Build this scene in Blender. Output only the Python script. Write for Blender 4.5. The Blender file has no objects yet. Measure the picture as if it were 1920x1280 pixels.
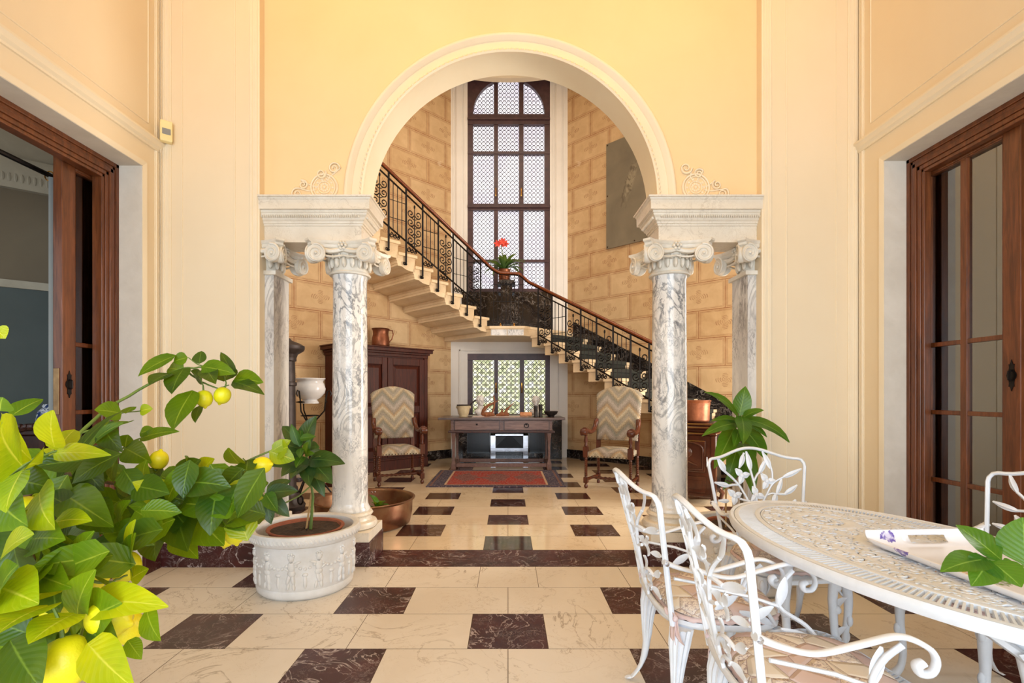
import bpy, math, random
from mathutils import Vector, Matrix, Euler
R = math.radians
PI = math.pi
sc = bpy.context.scene
C = sc.collection

# ------------------------------------------------------------------ camera, world, lights
cam = bpy.data.cameras.new('camera')
camo = bpy.data.objects.new('camera', cam)
C.objects.link(camo)
camo.location = (0, 0, 1.25)
camo.rotation_euler = (R(90), 0, 0)
cam.sensor_width = 36
cam.lens = 36 * 950 / 1920
cam.shift_x = 7.5 / 1920
cam.shift_y = 101 / 1920
cam.clip_start = 0.05
sc.camera = camo
sc.view_settings.view_transform = 'Standard'
sc.view_settings.look = 'None'
sc.view_settings.gamma = 1
sc.view_settings.use_curve_mapping = False
sc.view_settings.exposure = 0.0

w = bpy.data.worlds.new('world')
sc.world = w
w.use_nodes = True
bg = w.node_tree.nodes['Background']
bg.inputs[0].default_value = (0.80, 0.90, 1.0, 1)
bg.inputs[1].default_value = 1.1


def area(name, loc, rot, sx, sy, power, col):
    l = bpy.data.lights.new(name, 'AREA')
    l.shape = 'RECTANGLE'
    l.size = sx
    l.size_y = sy
    l.energy = power
    l.color = col
    o = bpy.data.objects.new(name, l)
    o.location = loc
    o.rotation_euler = tuple(R(a) for a in rot)
    C.objects.link(o)
    return o


# assumed daylight through the garden front behind the camera
area('garden_daylight', (0, -2.45, 1.7), (80, 0, 0), 4.8, 2.7, 250, (0.77, 0.89, 1.0))
# assumed warm fills, added unseen to yellow the upper veranda walls
for nm, loc, rot, sx, pw in (('warm_front', (0, 2.75, 4.85), (38, 0, 0), 4.6, 13), ('warm_left', (-1.6, 1.4, 4.85), (0, -38, 0), 4.0, 8.0), ('warm_right', (1.6, 1.4, 4.85), (0, 38, 0), 4.0, 8.0)):
    c_ = area(nm + '_lamp_light', loc, rot, sx if nm == 'warm_front' else 0.25, 0.25 if nm == 'warm_front' else sx, pw, (1.0, 0.52, 0.06))
    c_.data.spread = R(110)
# added fill light high in the hall, standing in for ambient light
area('hall_lamp_light', (0.0, 6.8, 7.3), (0, 0, 0), 2.5, 2.5, 85, (1.0, 0.90, 0.76))
# added unseen fill from the right, brightens the hall's lower walls
area('hall_side_fill_right', (4.75, 5.2, 1.6), (90, 0, 90), 1.6, 2.4, 275, (1.0, 0.95, 0.86))
# added unseen fills behind the front wall, for stair faces and low walls
area('hall_front_fill_left', (-3.0, 4.16, 4.4), (-90, 0, 180), 1.6, 1.6, 95, (1.0, 0.95, 0.86))
area('hall_front_fill_right', (3.1, 4.16, 1.7), (-90, 0, 180), 1.5, 2.4, 45, (1.0, 0.95, 0.86))
# added fills inside the side rooms, to light their walls and curtains
area('left_room_fill', (-4.5, 1.5, 1.8), (90, 0, -38), 1.2, 2.0, 16, (0.9, 0.95, 1.0))
area('right_room_fill', (5.4, 2.4, 1.8), (90, 0, 90), 1.5, 2.0, 90, (1.0, 0.96, 0.9))


def lin(c):
    f = lambda v: v / 12.92 if v <= 0.04045 else ((v + 0.055) / 1.055) ** 2.4
    return tuple(f(v / 255) for v in c[:3]) + (1,)


# ------------------------------------------------------------------ materials
class NT:
    def __init__(s, name):
        s.m = bpy.data.materials.new(name)
        s.m.use_nodes = True
        s.t = s.m.node_tree
        s.b = s.t.nodes['Principled BSDF']
        s.L = s.t.links

    def put(s, sock, v):
        if hasattr(v, 'links'):
            s.L.new(v, sock)
        elif isinstance(v, tuple) and len(v) == 3 and sock.type == 'RGBA':
            sock.default_value = v + (1,)
        else:
            sock.default_value = v

    def n(s, ty, **k):
        nd = s.t.nodes.new(ty)
        for a, v in k.items():
            setattr(nd, a, v)
        return nd

    def ma(s, op, a, b=None, c=None):
        nd = s.n('ShaderNodeMath', operation=op)
        s.put(nd.inputs[0], a)
        if b is not None:
            s.put(nd.inputs[1], b)
        if c is not None:
            s.put(nd.inputs[2], c)
        return nd.outputs[0]

    def obj(s):
        return s.n('ShaderNodeTexCoord').outputs['Object']

    def uv(s):
        return s.n('ShaderNodeTexCoord').outputs['UV']

    def sep(s, v):
        nd = s.n('ShaderNodeSeparateXYZ')
        s.put(nd.inputs[0], v)
        return nd.outputs[0], nd.outputs[1], nd.outputs[2]

    def comb(s, x, y, z):
        nd = s.n('ShaderNodeCombineXYZ')
        for i, v in enumerate((x, y, z)):
            s.put(nd.inputs[i], v)
        return nd.outputs[0]

    def scale(s, v, sx, sy, sz):
        nd = s.n('ShaderNodeMapping')
        s.put(nd.inputs[0], v)
        nd.inputs['Scale'].default_value = (sx, sy, sz)
        return nd.outputs[0]

    def noise(s, vec, sc_=5, det=4, rough=0.55, dist=0.0):
        nd = s.n('ShaderNodeTexNoise')
        s.put(nd.inputs['Vector'], vec)
        nd.inputs['Scale'].default_value = sc_
        nd.inputs['Detail'].default_value = det
        nd.inputs['Roughness'].default_value = rough
        nd.inputs['Distortion'].default_value = dist
        return nd.outputs[0]

    def voro(s, vec, sc_=5, feature='F1', out='Distance', rand=1.0):
        nd = s.n('ShaderNodeTexVoronoi', feature=feature)
        s.put(nd.inputs['Vector'], vec)
        nd.inputs['Scale'].default_value = sc_
        nd.inputs['Randomness'].default_value = rand
        return nd.outputs[out]

    def ramp(s, f, stops, interp='LINEAR'):
        nd = s.n('ShaderNodeValToRGB')
        s.put(nd.inputs[0], f)
        r = nd.color_ramp
        r.interpolation = interp
        while len(r.elements) < len(stops):
            r.elements.new(0.5)
        for e, (p, c) in zip(r.elements, stops):
            e.position = p
            e.color = c if len(c) == 4 else tuple(c) + (1,)
        return nd.outputs[0]

    def mix(s, f, a, b, mode='MIX'):
        nd = s.n('ShaderNodeMix', data_type='RGBA', blend_type=mode)
        s.put(nd.inputs[0], f)
        s.put(nd.inputs[6], a)
        s.put(nd.inputs[7], b)
        return nd.outputs[2]

    def bump(s, h, st=0.3, d=0.01):
        nd = s.n('ShaderNodeBump')
        nd.inputs['Strength'].default_value = st
        nd.inputs['Distance'].default_value = d
        s.put(nd.inputs['Height'], h)
        s.L.new(nd.outputs[0], s.b.inputs['Normal'])

    def fin(s, col=None, rough=0.5, metal=0.0, **k):
        if col is not None:
            s.put(s.b.inputs['Base Color'], col)
        s.put(s.b.inputs['Roughness'], rough)
        s.put(s.b.inputs['Metallic'], metal)
        for a, v in k.items():
            s.put(s.b.inputs[a.replace('_', ' ')], v)
        return s.m


BLK = (0, 0, 0, 1)
WHT = (1, 1, 1, 1)


def smear(name, c1, c2, scale=3, rough=0.5, metal=0.0, bump=0.0, bs=40, sx=(1, 1, 1), **k):
    """two tones blended by a noise, with an optional fine bump"""
    n = NT(name)
    o = n.scale(n.obj(), *sx)
    f = n.noise(o, scale, 5, 0.6, 0.3)
    col = n.mix(n.ramp(f, [(0.3, BLK), (0.7, WHT)]), lin(c1), lin(c2))
    if bump:
        n.bump(n.noise(o, bs, 3), bump, 0.005)
    return n.fin(col, rough, metal, **k)


def wood(name, c1, c2, rough=0.35, sx=(14, 14, 1.2)):
    n = NT(name)
    o = n.scale(n.obj(), *sx)
    f = n.noise(o, 2.2, 6, 0.62, 1.2)
    g = n.noise(o, 9, 4, 0.6, 0.4)
    col = n.mix(n.ramp(f, [(0.35, BLK), (0.65, WHT)]), lin(c1), lin(c2))
    col = n.mix(n.ramp(g, [(0.3, (0.25, 0.25, 0.25, 1)), (0.5, BLK)]), col, (0.01, 0.004, 0.002, 1))
    n.bump(g, 0.15, 0.003)
    return n.fin(col, rough)


def veined(name, base, base2, vein, vscale=3.0, width=0.04, amount=0.85, rough=0.2, stretch=(1, 1, 1), fine=None):
    """marble: thin veins where a distorted noise crosses its middle"""
    n = NT(name)
    o = n.scale(n.obj(), *stretch)
    f = n.noise(o, vscale, 6, 0.6, 1.6)
    v = n.ma('ABSOLUTE', n.ma('SUBTRACT', f, 0.5))
    m = n.ramp(v, [(0.0, WHT), (width, BLK)])
    mask = n.ramp(n.noise(o, vscale * 0.6, 3, 0.5), [(0.38, BLK), (0.6, WHT)])
    mm = n.ma('MULTIPLY', m, n.ma('MULTIPLY', mask, amount))
    cloud = n.ramp(n.noise(o, vscale * 0.8, 5, 0.6, 0.6), [(0.35, BLK), (0.7, WHT)])
    col = n.mix(cloud, lin(base), lin(base2))
    col = n.mix(mm, col, lin(vein))
    if fine:
        f2 = n.noise(o, vscale * 3.1, 5, 0.65, 2.2)
        v2 = n.ramp(n.ma('ABSOLUTE', n.ma('SUBTRACT', f2, 0.5)), [(0.0, WHT), (width * 0.7, BLK)])
        mk = n.ramp(n.noise(o, vscale * 1.3, 2), [(0.45, BLK), (0.62, WHT)])
        col = n.mix(n.ma('MULTIPLY', n.ma('MULTIPLY', v2, mk), 0.8), col, lin(fine))
    return n.fin(col, rough)


M = {}
M['yellow'] = smear('yellow_wall_paint', (240, 210, 164), (236, 204, 156), 1.2, 0.75, bump=0.04, bs=60)
M['paint'] = smear('cream_wall_paint', (236, 217, 186), (232, 211, 178), 1.2, 0.75, bump=0.04, bs=60)
M['trim'] = smear('cream_trim_paint', (238, 222, 194), (234, 216, 186), 2.0, 0.6)
M['ochre'] = smear('ochre_ceiling_plaster', (226, 190, 118), (220, 182, 110), 2, 0.8)  # assumed tint: the unseen ceiling bounces yellow light onto the upper walls
M['plaster'] = smear('pale_jamb_plaster', (222, 212, 198), (210, 199, 184), 6, 0.8, bump=0.25, bs=25)
M['ceil'] = smear('ceiling_plaster', (238, 224, 196), (232, 216, 186), 2, 0.8)
M['column'] = veined('arabescato_marble', (238, 234, 228), (222, 218, 214), (104, 106, 112), 5.0, 0.055, 0.95, 0.16,
                     (1.0, 1.0, 0.6), fine=(120, 122, 128))
M['pilaster'] = veined('grey_veined_marble', (226, 222, 216), (190, 186, 184), (96, 92, 94), 3.6, 0.06, 0.9, 0.25,
                       (1.4, 1.4, 0.45), fine=(110, 106, 108))
M['stone'] = veined('beige_white_marble', (232, 222, 206), (220, 208, 190), (176, 160, 140), 5.0, 0.02, 0.5, 0.32,
                    fine=(190, 174, 150))
M['carved'] = smear('carved_white_marble', (232, 226, 214), (212, 202, 186), 9, 0.4, bump=0.25, bs=45)
M['tile'] = veined('cream_marble_tile', (232, 222, 208), (222, 210, 194), (156, 136, 112), 1.7, 0.010, 0.8, 0.30,
                   fine=(176, 148, 112))
M['tile_hall'] = veined('polished_cream_marble_tile', (226, 206, 176), (214, 190, 158), (156, 130, 98), 1.7, 0.008, 0.7,
                        0.09, fine=(176, 148, 112))
M['dark'] = veined('burgundy_marble', (74, 30, 28), (46, 22, 24), (204, 190, 186), 4.5, 0.015, 0.95, 0.34,
                   fine=(178, 160, 156))
M['dark_hall'] = veined('polished_burgundy_marble', (74, 42, 34), (52, 32, 28), (180, 168, 164), 4.5, 0.009, 0.8, 0.09,
                        fine=(150, 130, 124))
M['grout'] = smear('tile_joint', (112, 92, 72), (96, 78, 60), 8, 0.9)
M['stair'] = veined('tan_stair_stone', (236, 212, 176), (224, 196, 156), (196, 160, 118), 3.0, 0.014, 0.5, 0.45)
M['blackmarble'] = veined('black_marble', (34, 27, 26), (20, 17, 17), (150, 142, 136), 4.0, 0.02, 0.9, 0.12,
                          fine=(120, 110, 104))
M['mahog'] = wood('mahogany', (104, 52, 30), (70, 32, 18), 0.3)
M['doorwood'] = wood('polished_walnut', (120, 66, 34), (86, 44, 20), 0.32)
M['darkwood'] = wood('dark_oak', (72, 36, 22), (46, 22, 14), 0.3)
M['armoire'] = wood('dark_mahogany', (82, 32, 16), (50, 18, 10), 0.5)
M['armoire'].node_tree.nodes['Principled BSDF'].inputs['Specular IOR Level'].default_value = 0.3
M['desk'] = wood('weathered_oak', (122, 88, 74), (88, 58, 48), 0.38, (14, 1.2, 14))
M['desktop'] = wood('grey_worn_oak', (104, 84, 76), (74, 58, 52), 0.3, (1.0, 14, 14))
M['deskside'] = wood('weathered_oak_panel', (136, 104, 90), (98, 68, 58), 0.38, (1.2, 14, 14))
M['handrail'] = wood('red_wood_rail', (140, 72, 34), (104, 48, 22), 0.25)
M['iron'] = smear('black_wrought_iron', (38, 32, 30), (24, 20, 20), 20, 0.42, 0.7)
M['castiron'] = smear('grey_cast_iron', (78, 68, 66), (52, 45, 44), 10, 0.5, 0.5)
M['brass'] = smear('brass', (214, 164, 84), (180, 130, 60), 12, 0.25, 1.0)
M['oldbrass'] = smear('tarnished_brass', (150, 120, 84), (110, 86, 60), 12, 0.35, 0.9)
M['steel'] = smear('polished_steel', (200, 202, 208), (170, 172, 180), 8, 0.18, 1.0)
M['copper'] = smear('hammered_copper', (158, 100, 72), (118, 70, 48), 9, 0.42, 0.8, bump=0.35, bs=34)
M['basin'] = smear('patinated_copper', (150, 124, 92), (118, 70, 48), 4, 0.36, 0.75, bump=0.2, bs=20)
M['enamel'] = smear('brown_enamel', (84, 44, 28), (52, 26, 18), 5, 0.12, 0.0)
M['black'] = smear('black_lacquer', (22, 20, 22), (14, 13, 14), 5, 0.25)
M['porcelain'] = smear('white_porcelain', (236, 236, 238), (228, 228, 232), 3, 0.12)
M['white'] = smear('white_painted_cast_metal', (231, 235, 243), (220, 224, 230), 14, 0.45, bump=0.15, bs=60)
M['planter'] = smear('white_marble_composite', (232, 230, 228), (214, 210, 204), 8, 0.55, bump=0.35, bs=30)
M['terracotta'] = smear('terracotta', (168, 96, 66), (132, 72, 50), 9, 0.8, bump=0.2, bs=40)
M['soil'] = smear('potting_soil', (86, 66, 50), (46, 34, 26), 40, 0.95, bump=0.9, bs=80)
M['bark'] = smear('grey_brown_bark', (122, 104, 80), (78, 62, 46), 22, 0.85, bump=0.6, bs=60)
M['cane'] = smear('bamboo_cane', (196, 156, 104), (170, 128, 78), 12, 0.6)
M['greenstem'] = smear('green_stem', (108, 130, 52), (86, 106, 40), 16, 0.55)
M['driftwood'] = wood('driftwood', (150, 88, 46), (104, 56, 28), 0.55, (6, 6, 3))
M['gesso'] = smear('white_plaster_cast', (232, 228, 224), (206, 200, 194), 12, 0.7, bump=0.3, bs=40)
M['clay'] = smear('rough_brick', (214, 152, 108), (180, 116, 78), 14, 0.9, bump=0.7, bs=40)
M['crock'] = smear('glazed_stoneware', (214, 196, 160), (186, 164, 124), 8, 0.4, bump=0.1, bs=25)
M['darkclay'] = smear('dark_bronze', (58, 50, 46), (34, 30, 28), 18, 0.5, 0.3, bump=0.5, bs=40)
M['petal'] = smear('red_petal', (236, 84, 62), (206, 48, 36), 20, 0.5)
M['plastic'] = smear('cream_plastic', (244, 226, 168), (240, 220, 160), 4, 0.4)
M['sensor'] = smear('grey_lens', (150, 150, 148), (136, 136, 136), 4, 0.35)
M['curtain'] = smear('pale_grey_curtain', (186, 190, 188), (168, 172, 170), 5, 0.9)
n_ = NT('sheer_grey_curtain')
n_.fin(lin((196, 200, 198)), 0.9)
t_ = n_.n('ShaderNodeBsdfTranslucent')
t_.inputs[0].default_value = lin((206, 210, 208))
x_ = n_.n('ShaderNodeMixShader')
x_.inputs[0].default_value = 0.55
n_.L.new(n_.b.outputs[0], x_.inputs[1])
n_.L.new(t_.outputs[0], x_.inputs[2])
n_.L.new(x_.outputs[0], n_.t.nodes['Material Output'].inputs[0])
M['curtain'] = n_.m
n_ = NT('taupe_curtain')
n_.fin(lin((198, 184, 162)), 0.9)
t_ = n_.n('ShaderNodeBsdfTranslucent')
t_.inputs[0].default_value = lin((190, 174, 150))
x_ = n_.n('ShaderNodeMixShader')
x_.inputs[0].default_value = 0.5
n_.L.new(n_.b.outputs[0], x_.inputs[1])
n_.L.new(t_.outputs[0], x_.inputs[2])
n_.L.new(x_.outputs[0], n_.t.nodes['Material Output'].inputs[0])
M['taupe'] = n_.m
M['hallwhite'] = smear('white_hall_paint', (238, 233, 226), (230, 224, 216), 2.0, 0.6)
M['roomwall'] = smear('blue_grey_room_wall', (84, 92, 90), (76, 84, 82), 2, 0.85)
M['roomwall2'] = smear('beige_room_wall', (116, 104, 84), (108, 96, 78), 2, 0.85)
M['roomtrim'] = smear('grey_plaster_cornice', (176, 168, 150), (160, 152, 134), 5, 0.8)
M['nail'] = smear('dark_brass_nail', (84, 60, 40), (60, 42, 28), 20, 0.35, 0.8)
M['ribbon'] = smear('pink_cotton', (228, 204, 200), (214, 188, 184), 20, 0.85)


def m_lemon():
    n = NT('lemon_peel')
    f = n.noise(n.obj(), 12, 3)
    col = n.mix(n.ramp(f, [(0.3, BLK), (0.75, WHT)]), lin((240, 220, 20)), lin((206, 206, 24)))
    n.bump(n.noise(n.obj(), 260, 2), 0.25, 0.002)
    return n.fin(col, 0.4, Subsurface_Weight=0.0)


M['lemon'] = m_lemon()


def m_leaf(name, c1, c2, rib, tr=0.45, rough=0.35):
    n = NT(name)
    u, v, _ = n.sep(n.uv())
    f = n.noise(n.obj(), 7, 3)
    col = n.mix(n.ramp(f, [(0.35, BLK), (0.65, WHT)]), lin(c1), lin(c2))
    d = n.ma('ABSOLUTE', n.ma('SUBTRACT', u, 0.5))
    mid = n.ramp(d, [(0.0, WHT), (0.035, BLK)])
    sv = n.ma('PINGPONG', n.ma('ADD', n.ma('MULTIPLY', v, 9.0), n.ma('MULTIPLY', d, -5.0)), 0.5)
    side = n.ramp(sv, [(0.0, (0.2, 0.2, 0.2, 1)), (0.07, BLK)])
    col = n.mix(n.ma('MAXIMUM', mid, side), col, lin(rib))
    n.bump(sv, 0.25, 0.003)
    n.fin(col, rough)
    t = n.n('ShaderNodeBsdfTranslucent')
    n.put(t.inputs[0], n.mix(0.35, col, lin((206, 220, 20))))
    mx = n.n('ShaderNodeMixShader')
    mx.inputs[0].default_value = tr
    out = n.t.nodes['Material Output']
    n.L.new(n.b.outputs[0], mx.inputs[1])
    n.L.new(t.outputs[0], mx.inputs[2])
    n.L.new(mx.outputs[0], out.inputs[0])
    return n.m


M['leaf'] = m_leaf('lemon_leaf', (112, 146, 18), (74, 118, 16), (168, 188, 60))
M['leaf_y'] = m_leaf('yellowing_lemon_leaf', (200, 204, 16), (140, 170, 16), (222, 222, 80))
M['leaf_d'] = m_leaf('dark_lemon_leaf', (64, 98, 16), (38, 72, 14), (112, 140, 44), 0.35)
M['leaf_g'] = m_leaf('deep_green_leaf', (50, 88, 40), (34, 68, 34), (90, 126, 62), 0.2)
M['leaf_b'] = m_leaf('fresh_green_leaf', (72, 126, 28), (50, 102, 26), (136, 172, 74), 0.35)
M['leaf_o'] = m_leaf('orchid_leaf', (86, 118, 60), (60, 92, 46), (120, 150, 80), 0.3)


def m_blocks():
    n = NT('painted_stone_blocks')
    x, y, z = n.sep(n.obj())
    H, W_ = 0.455, 0.86
    r = n.ma('DIVIDE', n.ma('ADD', z, 0.10), H)
    row = n.ma('FLOOR', r)
    fz = n.ma('MULTIPLY', n.ma('SUBTRACT', n.ma('FRACT', r), 0.5), H)
    par = n.ma('MULTIPLY', n.ma('MODULO', row, 2.0), 0.5)
    c = n.ma('ADD', n.ma('DIVIDE', n.ma('ADD', x, 0.30), W_), par)
    fx = n.ma('MULTIPLY', n.ma('SUBTRACT', n.ma('FRACT', c), 0.5), W_)
    ax = n.ma('SUBTRACT', W_ / 2, n.ma('ABSOLUTE', fx))
    az = n.ma('SUBTRACT', H / 2, n.ma('ABSOLUTE', fz))
    e = n.ma('MINIMUM', ax, az)           # distance to the block's edge

    def line(d, at, wd):
        return n.ma('LESS_THAN', n.ma('ABSOLUTE', n.ma('SUBTRACT', d, at)), wd)
    l1 = line(e, 0.004, 0.0045)
    l2 = line(e, 0.026, 0.0045)
    l3 = line(e, 0.040, 0.003)
    lines = n.ma('MAXIMUM', n.ma('MAXIMUM', n.ma('MULTIPLY', l1, 0.75), n.ma('MULTIPLY', l2, 0.6)),
                 n.ma('MULTIPLY', l3, 0.5))
    # painted rosette: a four-armed scroll
    rad = n.ma('SQRT', n.ma('ADD', n.ma('MULTIPLY', n.ma('MULTIPLY', fx, fx), 0.5), n.ma('MULTIPLY', fz, fz)))
    ang = n.ma('ARCTAN2', fz, n.ma('MULTIPLY', fx, 0.8))
    pet = n.ma('ABSOLUTE', n.ma('COSINE', n.ma('MULTIPLY', ang, 2.0)))
    lim = n.ma('ADD', 0.030, n.ma('MULTIPLY', pet, 0.085))
    inside = n.ma('LESS_THAN', rad, lim)
    wv = n.ma('SINE', n.ma('ADD', n.ma('MULTIPLY', rad, 260.0), n.ma('MULTIPLY', ang, 4.0)))
    orn = n.ma('MULTIPLY', inside, n.ma('GREATER_THAN', wv, 0.1))
    wide = n.noise(n.comb(n.ma('FLOOR', c), row, 0.0), 7.3, 0)
    mott = n.noise(n.scale(n.obj(), 1, 1, 1), 3.5, 5, 0.62, 0.5)
    bf = n.ramp(n.noise(n.obj(), 9, 4), [(0.35, (0.55, 0.55, 0.55, 1)), (0.65, WHT)])
    col = n.mix(n.ramp(mott, [(0.3, BLK), (0.7, WHT)]), lin((212, 178, 132)), lin((188, 150, 104)))
    col = n.mix(n.ramp(wide, [(0.3, (0.35, 0.35, 0.35, 1)), (0.7, BLK)]), col, lin((226, 200, 160)))
    col = n.mix(n.ma('MULTIPLY', n.ma('MULTIPLY', orn, bf), 0.62), col, lin((140, 86, 46)))
    col = n.mix(n.ma('MULTIPLY', lines, n.ma('MULTIPLY', bf, 1.1)), col, lin((140, 78, 32)))
    worn = n.ramp(n.noise(n.obj(), 1.5, 6, 0.7, 0.4), [(0.66, BLK), (0.69, (0.4, 0.4, 0.4, 1))])
    col = n.mix(worn, col, lin((232, 212, 180)))
    return n.fin(col, 0.7)


M['blocks'] = m_blocks()


def m_bargello():
    n = NT('flame_stitch_tapestry')
    x, y, z = n.sep(n.obj())
    k = n.ma('MULTIPLY', n.ma('PINGPONG', n.ma('ADD', x, 0.0), 0.16), -1.25)        # zigzag
    stp = n.ma('MULTIPLY', n.ma('FLOOR', n.ma('MULTIPLY', x, 110.0)), 0.0)
    tooth = n.ma('MULTIPLY', n.ma('PINGPONG', n.ma('MULTIPLY', x, 45.0), 0.5), 0.045)
    # object z on the backrest, y on the seat: both count
    f = n.ma('FRACT', n.ma('MULTIPLY', n.ma('ADD', n.ma('ADD', n.ma('ADD', z, n.ma('MULTIPLY', y, 0.8)), n.ma('ADD', k, tooth)), stp), 2.0))
    cols = [(150, 148, 136), (188, 172, 144), (232, 216, 186), (206, 168, 122), (160, 142, 122), (186, 172, 160), (206, 192, 180), (172, 162, 152),
            (140, 144, 134), (168, 148, 120), (226, 202, 164), (178, 168, 152)]
    stops = [(i / len(cols), lin(c)) for i, c in enumerate(cols)]
    col = n.ramp(f, stops, 'LINEAR')
    # stitched steps break the bands up
    st_ = n.ma('FRACT', n.ma('MULTIPLY', f, 24.0))
    col = n.mix(n.ma('MULTIPLY', n.ma('LESS_THAN', st_, 0.3), 0.5), col, lin((222, 208, 176)))
    w_ = n.noise(n.obj(), 90, 2)
    col = n.mix(n.ramp(w_, [(0.35, (0.45, 0.45, 0.45, 1)), (0.6, BLK)]), col, lin((128, 116, 98)))
    col = n.mix(1.0, col, (0.72, 0.70, 0.68, 1), 'MULTIPLY')
    n.bump(w_, 0.4, 0.004)
    return n.fin(col, 0.9)


M['bargello'] = m_bargello()


def m_rug():
    n = NT('red_oriental_rug')
    x, y, z = n.sep(n.obj())
    ax, ay = n.ma('ABSOLUTE', x), n.ma('ABSOLUTE', y)
    ex = n.ma('SUBTRACT', 0.955, ax)
    ey = n.ma('SUBTRACT', 0.76, ay)
    e = n.ma('MINIMUM', n.ma('MULTIPLY', ex, 0.55), ey)
    fl = n.voro(n.obj(), 34, 'F1', 'Distance')
    fl2 = n.voro(n.obj(), 60, 'F1', 'Distance')
    med = n.ma('ADD', n.ma('ABSOLUTE', n.ma('SUBTRACT', n.ma('PINGPONG', n.ma('ADD', x, 0.23), 0.46), 0.23)), n.ma('MULTIPLY', ay, 0.55))
    fieldc = n.mix(n.ma('LESS_THAN', n.ma('ADD', med, n.ma('MULTIPLY', n.noise(n.obj(), 7, 4), 0.55)), 0.50), lin((160, 50, 34)), lin((118, 70, 64)))
    fieldc = n.mix(n.ma('MULTIPLY', n.ma('LESS_THAN', fl, 0.42), 0.8), fieldc, lin((150, 108, 98)))
    fieldc = n.mix(n.ma('MULTIPLY', n.ma('LESS_THAN', fl2, 0.22), 0.6), fieldc, lin((60, 46, 66)))
    bord = n.mix(n.ma('LESS_THAN', fl, 0.36), lin((66, 58, 74)), lin((128, 112, 112)))
    col = n.mix(n.ma('LESS_THAN', e, 0.13), fieldc, bord)
    col = n.mix(n.ma('LESS_THAN', n.ma('ABSOLUTE', n.ma('SUBTRACT', e, 0.135)), 0.008), col, lin((196, 160, 128)))
    col = n.mix(n.ma('LESS_THAN', n.ma('ABSOLUTE', n.ma('SUBTRACT', e, 0.03)), 0.008), col, lin((120, 84, 74)))
    n.bump(n.noise(n.obj(), 180, 2), 0.5, 0.004)
    return n.fin(col, 0.95)


M['rug'] = m_rug()


def m_quilt():
    n = NT('patchwork_cotton')
    cells = n.voro(n.obj(), 12, 'F1', 'Color')
    r_, g_, b_ = n.sep(cells)
    edge = n.voro(n.obj(), 12, 'DISTANCE_TO_EDGE', 'Distance')
    plain = n.ramp(r_, [(0.0, lin((212, 190, 184))), (0.35, lin((226, 214, 198))), (0.7, lin((196, 174, 172)))], 'CONSTANT')
    fl = n.noise(n.obj(), 75, 3, 0.7, 1.0)
    flor = n.ramp(fl, [(0.42, lin((176, 158, 152))), (0.5, lin((230, 216, 202)))])
    col = n.mix(n.ma('GREATER_THAN', b_, 0.55), plain, flor)
    col = n.mix(n.ma('LESS_THAN', edge, 0.010), col, lin((172, 148, 140)))
    n.bump(n.ramp(edge, [(0.0, BLK), (0.12, WHT)]), 0.6, 0.012)
    return n.fin(col, 0.9)


M['quilt'] = m_quilt()


def m_mural():
    n = NT('grisaille_canvas')
    x, y, z = n.sep(n.obj())
    f = n.noise(n.obj(), 1.6, 4, 0.5, 0.4)
    base = n.mix(n.ramp(f, [(0.3, BLK), (0.7, WHT)]), lin((132, 120, 98)), lin((108, 98, 80)))
    dx = n.ma('SUBTRACT', x, 0.50)
    dz = n.ma('SUBTRACT', z, 1.1)
    bend = n.ma('SUBTRACT', dx, n.ma('MULTIPLY', n.ma('SINE', n.ma('MULTIPLY', dz, 3.0)), 0.13))
    body = n.ma('SQRT', n.ma('ADD', n.ma('MULTIPLY', n.ma('MULTIPLY', bend, bend), 20.0), n.ma('MULTIPLY', n.ma('MULTIPLY', dz, dz), 1.9)))
    sw = n.noise(n.scale(n.obj(), 2.6, 1, 1.2), 2.0, 5, 0.65, 2.4)
    fig = n.ramp(n.ma('ADD', body, n.ma('MULTIPLY', sw, 0.9)), [(0.8, WHT), (1.6, BLK)])
    col = n.mix(n.ma('MULTIPLY', fig, 0.7), base, n.mix(n.ramp(sw, [(0.42, BLK), (0.56, WHT)]), lin((92, 80, 62)), lin((158, 146, 120))))
    return n.fin(col, 0.75)


M['mural'] = m_mural()


def m_tray():
    n = NT('pansy_print_melamine')
    o = n.obj()
    c1 = n.voro(o, 11, 'F1', 'Distance')
    cc = n.voro(o, 11, 'F1', 'Color')
    r_, g_, b_ = n.sep(cc)
    w_ = n.noise(o, 60, 3, 0.6, 0.5)
    patch = n.ramp(n.noise(o, 5.5, 1), [(0.36, BLK), (0.40, WHT)])
    spot = n.ma('MULTIPLY', n.ma('LESS_THAN', n.ma('ADD', c1, n.ma('MULTIPLY', w_, 0.5)), 0.60), n.ma('GREATER_THAN', g_, 0.5))
    kind = n.ramp(r_, [(0.0, lin((112, 96, 176))), (0.4, lin((126, 160, 86))), (0.62, lin((84, 70, 150))), (0.85, lin((232, 190, 110)))], 'CONSTANT')
    col = n.mix(spot, lin((238, 238, 244)), n.mix(n.ramp(w_, [(0.4, BLK), (0.6, WHT)]), kind, lin((214, 208, 232))))
    return n.fin(col, 0.2)


M['tray'] = m_tray()


def m_chinoiserie():
    n = NT('blue_white_porcelain')
    f = n.noise(n.obj(), 26, 4, 0.6, 1.0)
    return n.fin(n.ramp(f, [(0.47, lin((46, 66, 110))), (0.52, lin((214, 220, 228)))]), 0.15)


M['vase'] = m_chinoiserie()


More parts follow.
